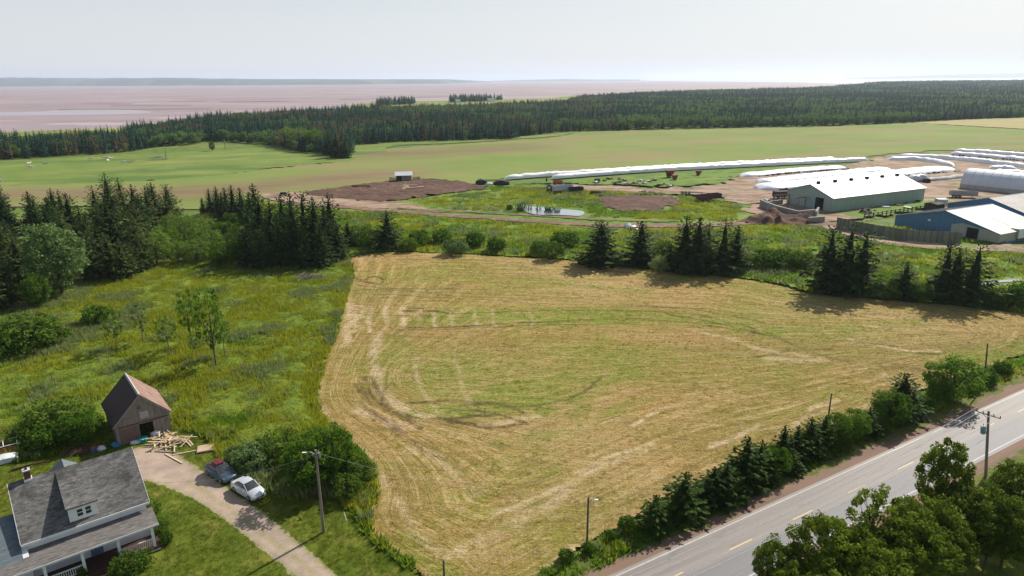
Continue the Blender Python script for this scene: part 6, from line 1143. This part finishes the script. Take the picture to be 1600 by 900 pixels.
bag([(1545, 264), (1565, 263.5), (1590, 265.5)], 4, 1.8, 'short silage bag above the hoop barn')
bag([(1549, 272), (1575, 271), (1640, 277)], 4.5, 2.0, 'silage bag just above the hoop barn roof')
bag([(1432, 284), (1470, 281), (1508, 276)], 3.6, 1.5, 'greyish opened silage bag right of the green barn', 0, M('grey_silage_plastic', (.45, .45, .46), (.33, .32, .32), .6))
blobthing('plastic_sack', Y2(1432, 283), (4, 2.4, 2), m_sack, 'crumpled torn end of the greyish silage bag', 'plastic sheet', 12, YZ)

# ---- machines and trailers
m_redm = M('faded_red_machine', (.30, .06, .05), (.20, .045, .04), 1, .5); m_org = M('orange_machine', (.50, .12, .03), None, 1, .5); m_wht = M('white_trailer_body', (.55, .58, .62), (.45, .48, .52), 1, .4)
def trailer(name, u, v, deg, L_, W_, Hh, mat, lbl, axles=2, zf=.9, wr_=.5, inner=True, slope=.0, cat='trailer'):
    o = empty(name, (*Y2(u, v), YZ), R(deg)); tag(o, lbl, cat)
    MB().box(0, L_, 0, W_, zf - .12, zf).build('bed', m_black, o)
    for y in (0, W_): MB().prism([(0, zf), (L_, zf), (L_, zf + Hh), (-slope, zf + Hh)], (0, y - .04, 0), (1, 0, 0), (0, .08, 0)).build('side_wall', mat, o)
    rb = MB()
    for i in range(int(L_ / .9) + 1): rb.box(i * .9, i * .9 + .1, -.1, -.042, zf, zf + Hh - .05)
    rb.build('side_ribs', mat, o)
    MB().box(-.04, .04, .045, W_ - .045, zf, zf + Hh * .95).build('end_wall', mat, o); MB().box(L_ - .04, L_ + .04, .045, W_ - .045, zf, zf + Hh).build('end_wall', mat, o)
    for i in range(axles):
        for y in (-.02, W_ + .02): wheel(o, L_ * .18 + i * 1.25, y, wr_, .3)
    MB().bar((L_, W_ / 2, zf - .1), (L_ + 1.6, W_ / 2, zf - .25), .15).build('drawbar', m_rust, o); MB().bar((L_ * .85, W_ / 2, 0), (L_ * .85, W_ / 2, zf - .1), .12).build('stand', m_rust, o)
    return o
trailer('dump_trailer', 868, 302, 24, 7.5, 2.6, 1.9, m_wht, 'grey white high sided dump trailer beside the orange wagon', 2)
trailer('dark_trailer', 893, 302, 22, 5.2, 2.4, 1.2, M('dark_blue_steel', (.035, .04, .05), None, 2), 'dark low sided trailer just right of the grey dump trailer', 2)
trailer('red_trailer', 1095, 316, 26, 9.5, 2.6, 1.5, M('dark_red_brown_steel', (.13, .05, .05), (.09, .04, .04), 1), 'long red brown dump trailer parked on the grass', 2)
trailer('orange_wagon', 865, 291, 5, 3.8, 2.2, 1.0, m_org, 'orange wagon behind the grey dump trailer', 1, 1.1, .5, cat='wagon')
trailer('flat_trailer', 1486, 309, -12, 8.5, 2.6, 1.4, M('grey_slatted_steel', (.36, .36, .36), None, 1), 'grey slat sided trailer standing in the yard before the hoop barn', 2)
trailer('small_trailer', 922, 303, -15, 4, 1.8, .35, M('dark_blue_steel', (.035, .04, .05)), 'low dark trailer right of the dark one near the pond', 1, .5, .35)
ft = empty('flatbed_frame', (*Y2(1062, 304), YZ), R(-14)); tag(ft, 'long low flatbed frame with tandem wheels left of the red brown trailer', 'trailer'); MB().box(0, 8.5, 0, 2.3, .7, .85).build('bed', m_black, ft); MB().bar((8.5, 1.15, .8), (11, 1.15, .7), .15).build('drawbar', m_rust, ft)
for x in (1, 2.2, 3.4):
    for y in (0, 2.3): wheel(ft, x, y, .5, .3)
tk = empty('tank_wagon', (*Y2(858, 300), YZ), R(70)); tag(tk, 'round ended dark tank wagon at the left of the trailers', 'tank'); MB().tube([(0, 0, 1.7), (.15, 0, 1.7), (3.4, 0, 1.7), (3.6, 0, 1.7)], [.8, 1.1, 1.1, .8], 16).build('tank', M('dark_tank_steel', (.06, .06, .07), None, 1), tk, smooth=True)
for x in (.9, 2.4):
    for y in (-.9, .9): wheel(tk, x, y, .55, .35)
MB().tube([(-.02, 0, 1.7), (.02, 0, 1.7)], .62, 14).build('end_cap', m_wht, tk)
def mixer(name, u, v, s_, deg, mat, lbl):
    o = empty(name, (*Y2(u, v), YZ), R(deg)); o.scale = (s_,) * 3; tag(o, lbl, 'feed mixer', 'red feed mixers')
    MB().loft([[(x * a, y * a, z) for x, y in ((-1.6, -1.1), (1.6, -1.1), (1.9, 0), (1.6, 1.1), (-1.6, 1.1), (-1.9, 0))] for a, z in ((.62, .8), (1.0, 2.3), (1.08, 3.0))]).build('hopper', mat, o)
    MB().box(-1.2, 1.2, -.7, .7, .55, .8).build('chassis', m_black, o); MB().bar((1.2, 0, .7), (3.2, 0, .6), .16).build('drawbar', m_rust, o); MB().box(-.9, -.3, -1.5, -1.05, .9, 1.7).build('discharge_door', m_black, o)
    for y in (-.9, .9): wheel(o, -.3, y, .5, .35)
    return o
mixer('feed_mixer', 1046, 277, 1.05, 15, m_redm, 'largest dark red hopper mixer close to the long silage bag'); mixer('feed_mixer', 1054, 281, .7, 200, m_redm, 'smaller red hopper in front of the largest one'); mixer('feed_mixer', 1091, 274, .72, 0, m_redm, 'lone red hopper right of the pair')
mb_ = MB().loft([[(-.9, -.9, 0), (.9, -.9, 0), (.9, .9, 0), (-.9, .9, 0)], [(-1.2, -1.1, 1), (1.2, -1.1, 1), (1.2, 1.1, 1), (-1.2, 1.1, 1)], [(-1.0, -1, 2.6), (1.0, -1, 2.6), (1, 1, 2.6), (-1, 1, 2.6)]])
sf = MB(); 
tkb = empty('slatted_feed_wagon', (*Y2(1212, 311), YZ), R(10)); tag(tkb, 'dark slatted feed wagon standing left of the green barn', 'wagon'); MB().box(0, 6, 0, 2.6, .6, 2.6).build('box', M('dark_slats', (.09, .06, .05), (.05, .04, .04), 1), tkb)
q = MB()
for i in range(9): q.box(.1 + i * .7, .3 + i * .7, -.08, -.002, .6, 2.7)
q.build('slats', m_rust, tkb)
for x in (1, 5):
    for y in (0, 2.6): wheel(tkb, x, y, .5, .3)
for i, (u, v, r_, mt, lb) in enumerate([(1195, 316, (1.0, .8, .9), m_sack, 'small white lump left of the dark slatted wagon'), (1203, 316, (1.0, .8, .7), M('dark_lump', (.06, .06, .06)), 'dark lump beside the white one left of the slatted wagon'), (752, 288, (2.4, 1.8, 1.6), M('dark_heap', (.04, .04, .045)), 'left black heap at the end of the long silage bags'), (783, 289, (3.2, 1.8, 1.5), M('dark_heap', (.04, .04, .045)), 'right black heap at the end of the long silage bags'), (1448, 285, (1.6, 1.4, 1.3), M('dark_heap', (.04, .04, .045)), 'dark pile at the near end of the greyish silage bag')]): blobthing('covered_heap', Y2(u, v), r_, mt, lb, 'heap', 20 + i, YZ - .1)
pl_ = blobthing('plastic_sheet', Y2(764, 288), (2.6, 1.2, .5), m_sack, 'white plastic sheet between the two black heaps', 'plastic sheet', 30, YZ)
blobthing('plastic_sheet', Y2(854, 283.2), (.4, .3, .9), M('dark_lump', (.06, .06, .06)), 'dark stub at the end of the near long bag', 'post', 33, YZ)
# dirt and manure mounds
def mound(name, pts, h, mat, lbl=None, z=YZ - .05):
    Q = np.array([G(u, v, 0) for u, v in pts]); return sheet(name, Q, z, .5, mat, .3, 2, lump=h, lumps=3.2, fade=3)
mound('manure_mound', [(1150, 348), (1185, 335), (1215, 333), (1260, 340), (1290, 348), (1270, 353), (1200, 353)], 2.4, m_brown)
mound('dirt_mound', [(1530, 388), (1560, 383), (1600, 384), (1600, 390), (1560, 393)], 1.5, m_dirt)
# concrete bunker walls: each block a part
bk = empty('concrete_bunker', (0, 0, 0)); tag(bk, 'low bunker of grey concrete blocks beside the barn doorway', 'wall'); m_conc = M('grey_concrete', (.34, .32, .31), (.24, .22, .21), .8, .9, fine=.15, rn=.12)
def blockwall(root, A, B, h, th, bl_, nm, mat, rows=2, z=YZ - .2, jag=.0):
    A, B = np.asarray(A), np.asarray(B); L_ = np.linalg.norm(B - A); n = max(1, int(L_ / bl_)); an = math.atan2(*(B - A)[::-1]); me = MB().box(.015, L_ / n - .015, -th / 2, th / 2, 0, h / rows - .02).mesh(nm); me.materials.append(mat)
    for r_ in range(rows):
        for i in range(n):
            p = A + (B - A) * i / n; link(nm, me, None, root, (p[0], p[1], z + r_ * h / rows + random.uniform(0, jag)), an + random.uniform(-.01, .01))
W = [Y2(1188, 323), Y2(1213, 333), Y2(1246, 341.5), Y2(1272, 339)]
for a, b in zip(W, W[1:]): blockwall(bk, a, b, 2.6, .7, 1.8, 'concrete_block', m_conc, 2, jag=.06)
blockwall(bk, Y2(1188, 323), Y2(1222, 318), 1.6, .6, 1.8, 'concrete_block', m_conc, 1, jag=.06); blockwall(bk, Y2(1262, 349), Y2(1287, 347), 2.0, .7, 1.6, 'concrete_block', m_conc, 2, jag=.06); blockwall(bk, Y2(1274, 340), Y2(1278, 333), 2.2, .6, 1.5, 'concrete_block', m_conc, 2)
# tall board fence: posts and panels
fn = empty('board_fence', (0, 0, 0)); tag(fn, 'tall weathered green board fence in front of the blue shed', 'fence'); FPt = [np.array([94.4, 194.7]), np.array([97.0, 188.5]), np.array([100.4, 183.0]), np.array([104.3, 178.8]), np.array([108.7, 175.6]), np.array([117.2, 173.6])]
m_fb = M('mossy_fence_boards', (.22, .235, .19), (.15, .165, .13), 1, .9, stretch=(3, 3, .3), rn=.2)
for a, b in zip(FPt, FPt[1:]):
    L_ = np.linalg.norm(b - a); n = max(2, int(L_ / 1.3)); an = math.atan2(*(b - a)[::-1])
    for i in range(n):
        p = a + (b - a) * i / n; MB().box(.06, L_ / n - .03, -.04, .04, 0, 3.1 + random.uniform(-.06, .06)).build('panel', m_fb, fn, (p[0], p[1], .2), an); MB().box(-.08, .05, -.12, -.045, 0, 3.3).build('post', m_poled, fn, (p[0], p[1], .2), an)
pf_ = empty('rail_fence', (0, 0, 0)); tag(pf_, 'low post and rail fence climbing from the board fence to the yard', 'fence'); a, b = Y2(1350, 342), Y2(1450, 327); n = 15; prev = None
for i in range(n + 1):
    p = a + (b - a) * i / n; MB().box(-.12, .12, -.12, .12, 0, 1.6).build('post', m_poled, pf_, (p[0], p[1], YZ), .4)
for z_ in (.7, 1.3): MB().bar((*a, YZ + z_), (*b, YZ + z_), .06, .18).build('rail', m_poled, pf_)
ds = gable('dark_hut', 'small dark slatted hut at the upper end of the rail fence', Y2(1462, 334), 30, 4, 4.5, 2.8, 3.1, M('dark_slats', (.09, .06, .05)), M('dark_slats', (.09, .06, .05)), .1, name_cat='hut')
bl2 = empty('grey_cart', (*Y2(1480, 322), YZ), R(80)); tag(bl2, 'white grey box cart between the dark hut and the slat sided trailer', 'cart'); MB().box(0, 3, 0, 3, .5, 2.2).build('box', m_wht, bl2)
for x in (.6, 2.4): wheel(bl2, x, 0, .4, .25)
# scrap, tyres
rg = random.Random(21)
scrapm = [m_wht, m_rust, M('dark_lump', (.06, .06, .06)), m_old, m_steel, m_lum]
for i, (u, v) in enumerate([(962, 287), (970, 285), (978, 288), (985, 290), (992, 287), (1000, 291), (945, 283), (952, 280), (968, 280), (1008, 287), (1015, 284), (1030, 290), (1040, 289), (1047, 291), (975, 283), (1005, 300), (1010, 303), (1018, 301), (933, 286), (1023, 282), (1000, 283)]):
    o = empty('scrap_heap', (*Y2(u, v), YZ), rg.uniform(0, 3)); tag(o, 'small heap of scrap boards and metal on the grass left of the red mixers', 'scrap heap', 'scrap heaps in the grass')
    for j in range(rg.randint(3, 5)): w0, l0 = rg.uniform(.3, .9), rg.uniform(.8, 2.2); q = MB().box(-l0 / 2, l0 / 2, -w0 / 2, w0 / 2, 0, rg.uniform(.1, .7)).build('scrap_piece', rg.choice(scrapm), o, (rg.uniform(-.8, .8), rg.uniform(-.7, .7), rg.uniform(0, .4)), rg.uniform(0, 3)); q.rotation_euler[0] = rg.uniform(-.5, .5)
tb2 = empty('teal_cart', (*Y2(930, 285), YZ), .2); tag(tb2, 'small teal machine at the left end of the scrap row', 'machine'); MB().box(0, 2.2, 0, 1.4, .5, 1.5).build('box', M('dark_teal', (.03, .12, .14)), tb2)
for x in (.4, 1.8): wheel(tb2, x, 0, .4, .25)
ty = MB().tube([(0, 0, 0), (0, 0, .05), (0, 0, .22), (0, 0, .27)], [.42, .55, .55, .42], 12).mesh('tyre', True); ty.materials.append(m_black)
th_ = empty('tyre_heap', (0, 0, 0)); tag(th_, 'heap of black tyres on the grass along the wall of the green barn', 'tyre heap')
for i in range(26):
    p = Y2(1354 + rg.gauss(0, 5), 331 + rg.gauss(0, 1.5)); o = link('tyre', ty, None, th_, (p[0], p[1], YZ + .25 * (i % 4)), 0); o.rotation_euler = (rg.uniform(-.4, .4), rg.uniform(-.4, .4), 0)
for i, (u, v, mt, lb) in enumerate([(1384, 324, m_wht, 'white slab lying on the grass beside the green barn wall'), (1404, 321, M('dark_lump', (.06, .06, .06)), 'dark slab on the grass beside the green barn wall'), (1420, 317, m_teal, 'green tarpaulin sheet on the grass by the barn corner'), (1432, 314, m_black, 'black sheet near the far corner of the green barn'), (1418, 325, m_steel, 'dark plank shaped scrap near the rail fence')]): tag(MB().box(-1.3, 1.3, -.8, .8, 0, .35, .15).build('scrap_sheet', mt, None, (*Y2(u, v), YZ), rg.uniform(0, 3)), lb, 'sheet')
# small shed on the dark soil with pens
sh = empty('field_shed', (*Y2(619, 284), .5), R(8)); tag(sh, 'small grey shed with a bright white roof on the dark soil', 'shed'); MB().prism([(0, -.6), (5, -.6), (5, 3.3), (0, 2.5)], (0, 0, 0), (0, 1, 0), (6.6, 0, 0)).build('wall', M('grey_shed_boards', (.24, .23, .24), None, 1, stretch=(3, 3, .3)), sh); MB().prism([(-.6, 2.5), (5.5, 3.48), (5.5, 3.34), (-.6, 2.36)], (-.5, 0, 0), (0, 1, 0), (7.6, 0, 0)).build('roof', m_wroof, sh); MB().box(.4, 2.4, -.04, -.002, 0, 2.3).build('opening', m_dark_inside, sh)
def pens(u0, v0, u1, v1, lbl):
    o = empty('pen_fence', (0, 0, 0)); tag(o, lbl, 'fence'); a, b = Y2(u0, v0), Y2(u1, v1); n = 6
    for i in range(n + 1): p = a + (b - a) * i / n; MB().box(-.1, .1, -.1, .1, 0, 1.5).build('post', m_poled, o, (p[0], p[1], .34))
    for z_ in (.5, .9, 1.3): MB().bar((*a, .34 + z_), (*b, .34 + z_), .05, .14).build('rail', m_poled, o)
pens(609, 282, 620, 284, 'dark pen rails left of the small field shed'); pens(645, 282, 656, 281, 'dark pen rails right of the small field shed')
tm_ = MB().box(-4, 4, -.8, .8, 0, .5, .1).build('feed_trough', m_rust, None, (*Y2(565, 292), .6), R(-5)); tag(tm_, 'long low trough on the dark soil left of the field shed', 'trough')
for i, (u, v, w_, lb) in enumerate([(640, 292, 3.2, 'pale beam nearest the small field shed'), (648, 295, 3.8, 'pale beam right of the one nearest the field shed')]): tag(MB().box(-w_, w_, -.4, .4, 0, .4).build('pale_beam', m_lum, None, (*Y2(u, v), .7), R(12 + 10 * i)), lb, 'beam')
mound('dirt_mound', [(618, 294), (630, 290), (645, 291), (648, 295), (630, 297)], 2.2, m_dirt, z=.34)
cl_ = [(405, 303, 'dark quad shaped machine on the red soil far left')]
o = empty('quad_bike', (*Y2(437, 306), YZ), .2); tag(o, 'small dark machine parked on the bare red soil', 'machine'); MB().box(0, 2.6, 0, 1.4, .5, 1.2, .2).build('box', m_black, o)
for x in (.4, 2.2):
    for y in (0, 1.4): wheel(o, x, y, .42, .3)
# white calf hutches by the track
for i, (u, v, lb) in enumerate([(976, 357, 'leftmost white calf hutch beside the muddy track'), (985, 359, 'middle white calf hutch beside the muddy track'), (994, 361, 'rightmost low white calf hutch beside the muddy track')]):
    o = empty('calf_hutch', (*Y2(u, v), YZ - .1), .4 * i); tag(o, lb, 'calf hutch', 'white calf hutches by the track'); hh_ = (1.7, 1.4, .8)[i]; MB().loft([[(x, -.6 * a, 0), (x, -.55 * a, hh_ * .7), (x, 0, hh_ * a), (x, .55 * a, hh_ * .7), (x, .6 * a, 0)] for x, a in ((0, .9), (.2, 1), (1.6, 1), (1.8, .85))]).build('shell', m_trim, o, smooth=True); MB().box(-.03, .0, -.3, .3, 0, hh_ * .6).build('opening', m_dark_inside, o)
# cattle
def cow(p, ang, lbl, s_=1., lying=False, graze=True):
    """one skinned body: trunk, neck, head and four legs"""
    zb = 1.05; V = [(0, 0, zb), (.45, 0, zb + .03), (.85, 0, zb + .05), (-.5, 0, zb + .04), (-.85, 0, zb + .02)]; Rd = [.40, .37, .30, .38, .30]; E_ = [(0, 1), (1, 2), (0, 3), (3, 4)]
    nz = .55 if graze else 1.45; V += [(1.15, 0, (zb + nz) / 2 + .15), (1.4, 0, nz + .05), (1.68, 0, nz - .18)]; Rd += [.19, .15, .085]; E_ += [(2, 5), (5, 6), (6, 7)]
    for x, par, hk in ((.68, 2, 0), (-.78, 4, 1)):
        for y in (-.22, .22): i = len(V); V += [(x, y, .72), (x - (.1 if hk else -.02), y, .40), (x, y, .02)]; Rd += [.14, .075, .06]; E_ += [(par, i), (i, i + 1), (i + 1, i + 2)]
    i = len(V); V += [(-1.1, 0, zb + .1), (-1.16, 0, .55)]; Rd += [.05, .035]; E_ += [(4, i), (i, i + 1)]
    me = bpy.data.meshes.new('cow'); me.from_pydata([(a, b, max(.02, c - (.62 if lying else 0))) for a, b, c in V], E_, []); o = link('white_cow', me, M('cream_cow_hide', (.72, .66, .58), (.6, .54, .46), 1), None, (*p, .05), ang); o.scale = (s_,) * 3
    sk_ = o.modifiers.new('skin', 'SKIN'); 
    for v_, r_ in zip(me.skin_vertices[0].data, Rd): v_.radius = (r_ * (.85), r_)
    me.skin_vertices[0].data[0].use_root = True; sb = o.modifiers.new('sub', 'SUBSURF'); sb.levels = 1; sb.render_levels = 1
    return tag(o, lbl, 'cow', 'white cattle on the far pasture')
for u, v, a, ly, gz, lb in [(48, 264, .2, 0, 1, 'nearest white cow grazing left of the others on the far pasture'), (45, 258.5, 1.2, 0, 0, 'white cow standing with raised head behind the nearest one'), (71, 256, 0, 1, 0, 'white cow lying alone between the nearest cow and the group'), (143, 250.5, 3, 0, 1, 'white cow grazing left of the huddled group'), (164, 249, .1, 0, 0, 'left cow of the huddled group'), (170, 248.5, 2.8, 0, 1, 'rear cow of the huddled group'), (172, 250.5, .8, 0, 0, 'right cow of the huddled group'), (169, 253.5, 1.6, 0, 1, 'front cow of the huddled group'), (194, 255.5, 3.2, 0, 1, 'white cow grazing right of the huddled group'), (1, 286, .4, 0, 0, 'white cow cut by the left edge of the photo')]: cow(G(u, v), a, lb, 1.15, ly, gz)
brush('brush_pile', 245, 250, 60, 8, DEAD, 'grey fallen branches on the far pasture beyond the cattle', 'brush pile', 5); brush('brush_pile', 206, 254, 30, 5, DEAD, 'low scatter of dead branches right of the cattle', 'brush pile', 6)
for u, v, vt, lb in [(260, 249, 226, 'bare dead sapling on the far pasture right of the cattle'), (352, 232, 216, 'bleached standing snag near the edge of the far wood')]:
    x, y = G(u, v); h = HT(u, v, vt); o = empty('dead_tree', (x, y, 0)); tag(o, lb, 'tree'); MB().tube([(0, 0, 0), (.2, 0, h)], [.3, .06], 6).build('trunk', DEAD, o); q = MB()
    for i in range(8): z_ = h * (.3 + .08 * i); q.tube([(0, 0, z_), (math.cos(i * 2.3) * h * .16, math.sin(i * 2.3) * h * .16, z_ + h * .08)], [.08, .02], 4)
    q.build('limb', DEAD, o)
# houses by the far shore
for i, (u, v, w_, lb, mt) in enumerate([(712, 161, 9, 'tiny white house left of the shore grove', m_trim), (762, 159, 14, 'tiny long white barn right of the shore grove', m_trim)]): gable('shore_house', lb, G(u, v), 5, 8, w_, 4, 7, mt, m_groof, .4, 0, 'house')
# reeds in the pond
rd = MB(); rg = random.Random(3)
for i in range(26):
    u = rg.choice([rg.uniform(815, 860), rg.uniform(806, 830), rg.uniform(850, 875)]); v = 327 + (u - 803) * .05 + rg.uniform(-.5, 5); x, y = G(u, v)
    for j in range(7): rd.bar((x + rg.uniform(-.5, .5), y + rg.uniform(-.4, .4), .3), (x + rg.uniform(-.8, .8), y + rg.uniform(-.6, .6), .3 + rg.uniform(.8, 2.0)), .12, .06)
tag(rd.build('pond_reeds', M('dark_reeds', (.03, .07, .02), (.05, .10, .03), 1)), kind='stuff')
# ---------------------------------------------------------------- haze
mb = MB().box(-60500, 60500, -3500, 60500, -1.3, 260); hz = mb.build('haze', None); hz['kind'] = 'stuff'
hm = bpy.data.materials.new('haze_air'); hm.use_nodes = True; n = hm.node_tree.nodes; n.remove(n['Principled BSDF'])
pv = n.new('ShaderNodeVolumePrincipled'); pv.inputs['Color'].default_value = (.72, .83, 1, 1); pv.inputs['Density'].default_value = 6.5e-5; pv.inputs['Anisotropy'].default_value = .3
hm.node_tree.links.new(pv.outputs[0], n['Material Output'].inputs['Volume']); hz.data.materials.append(hm)
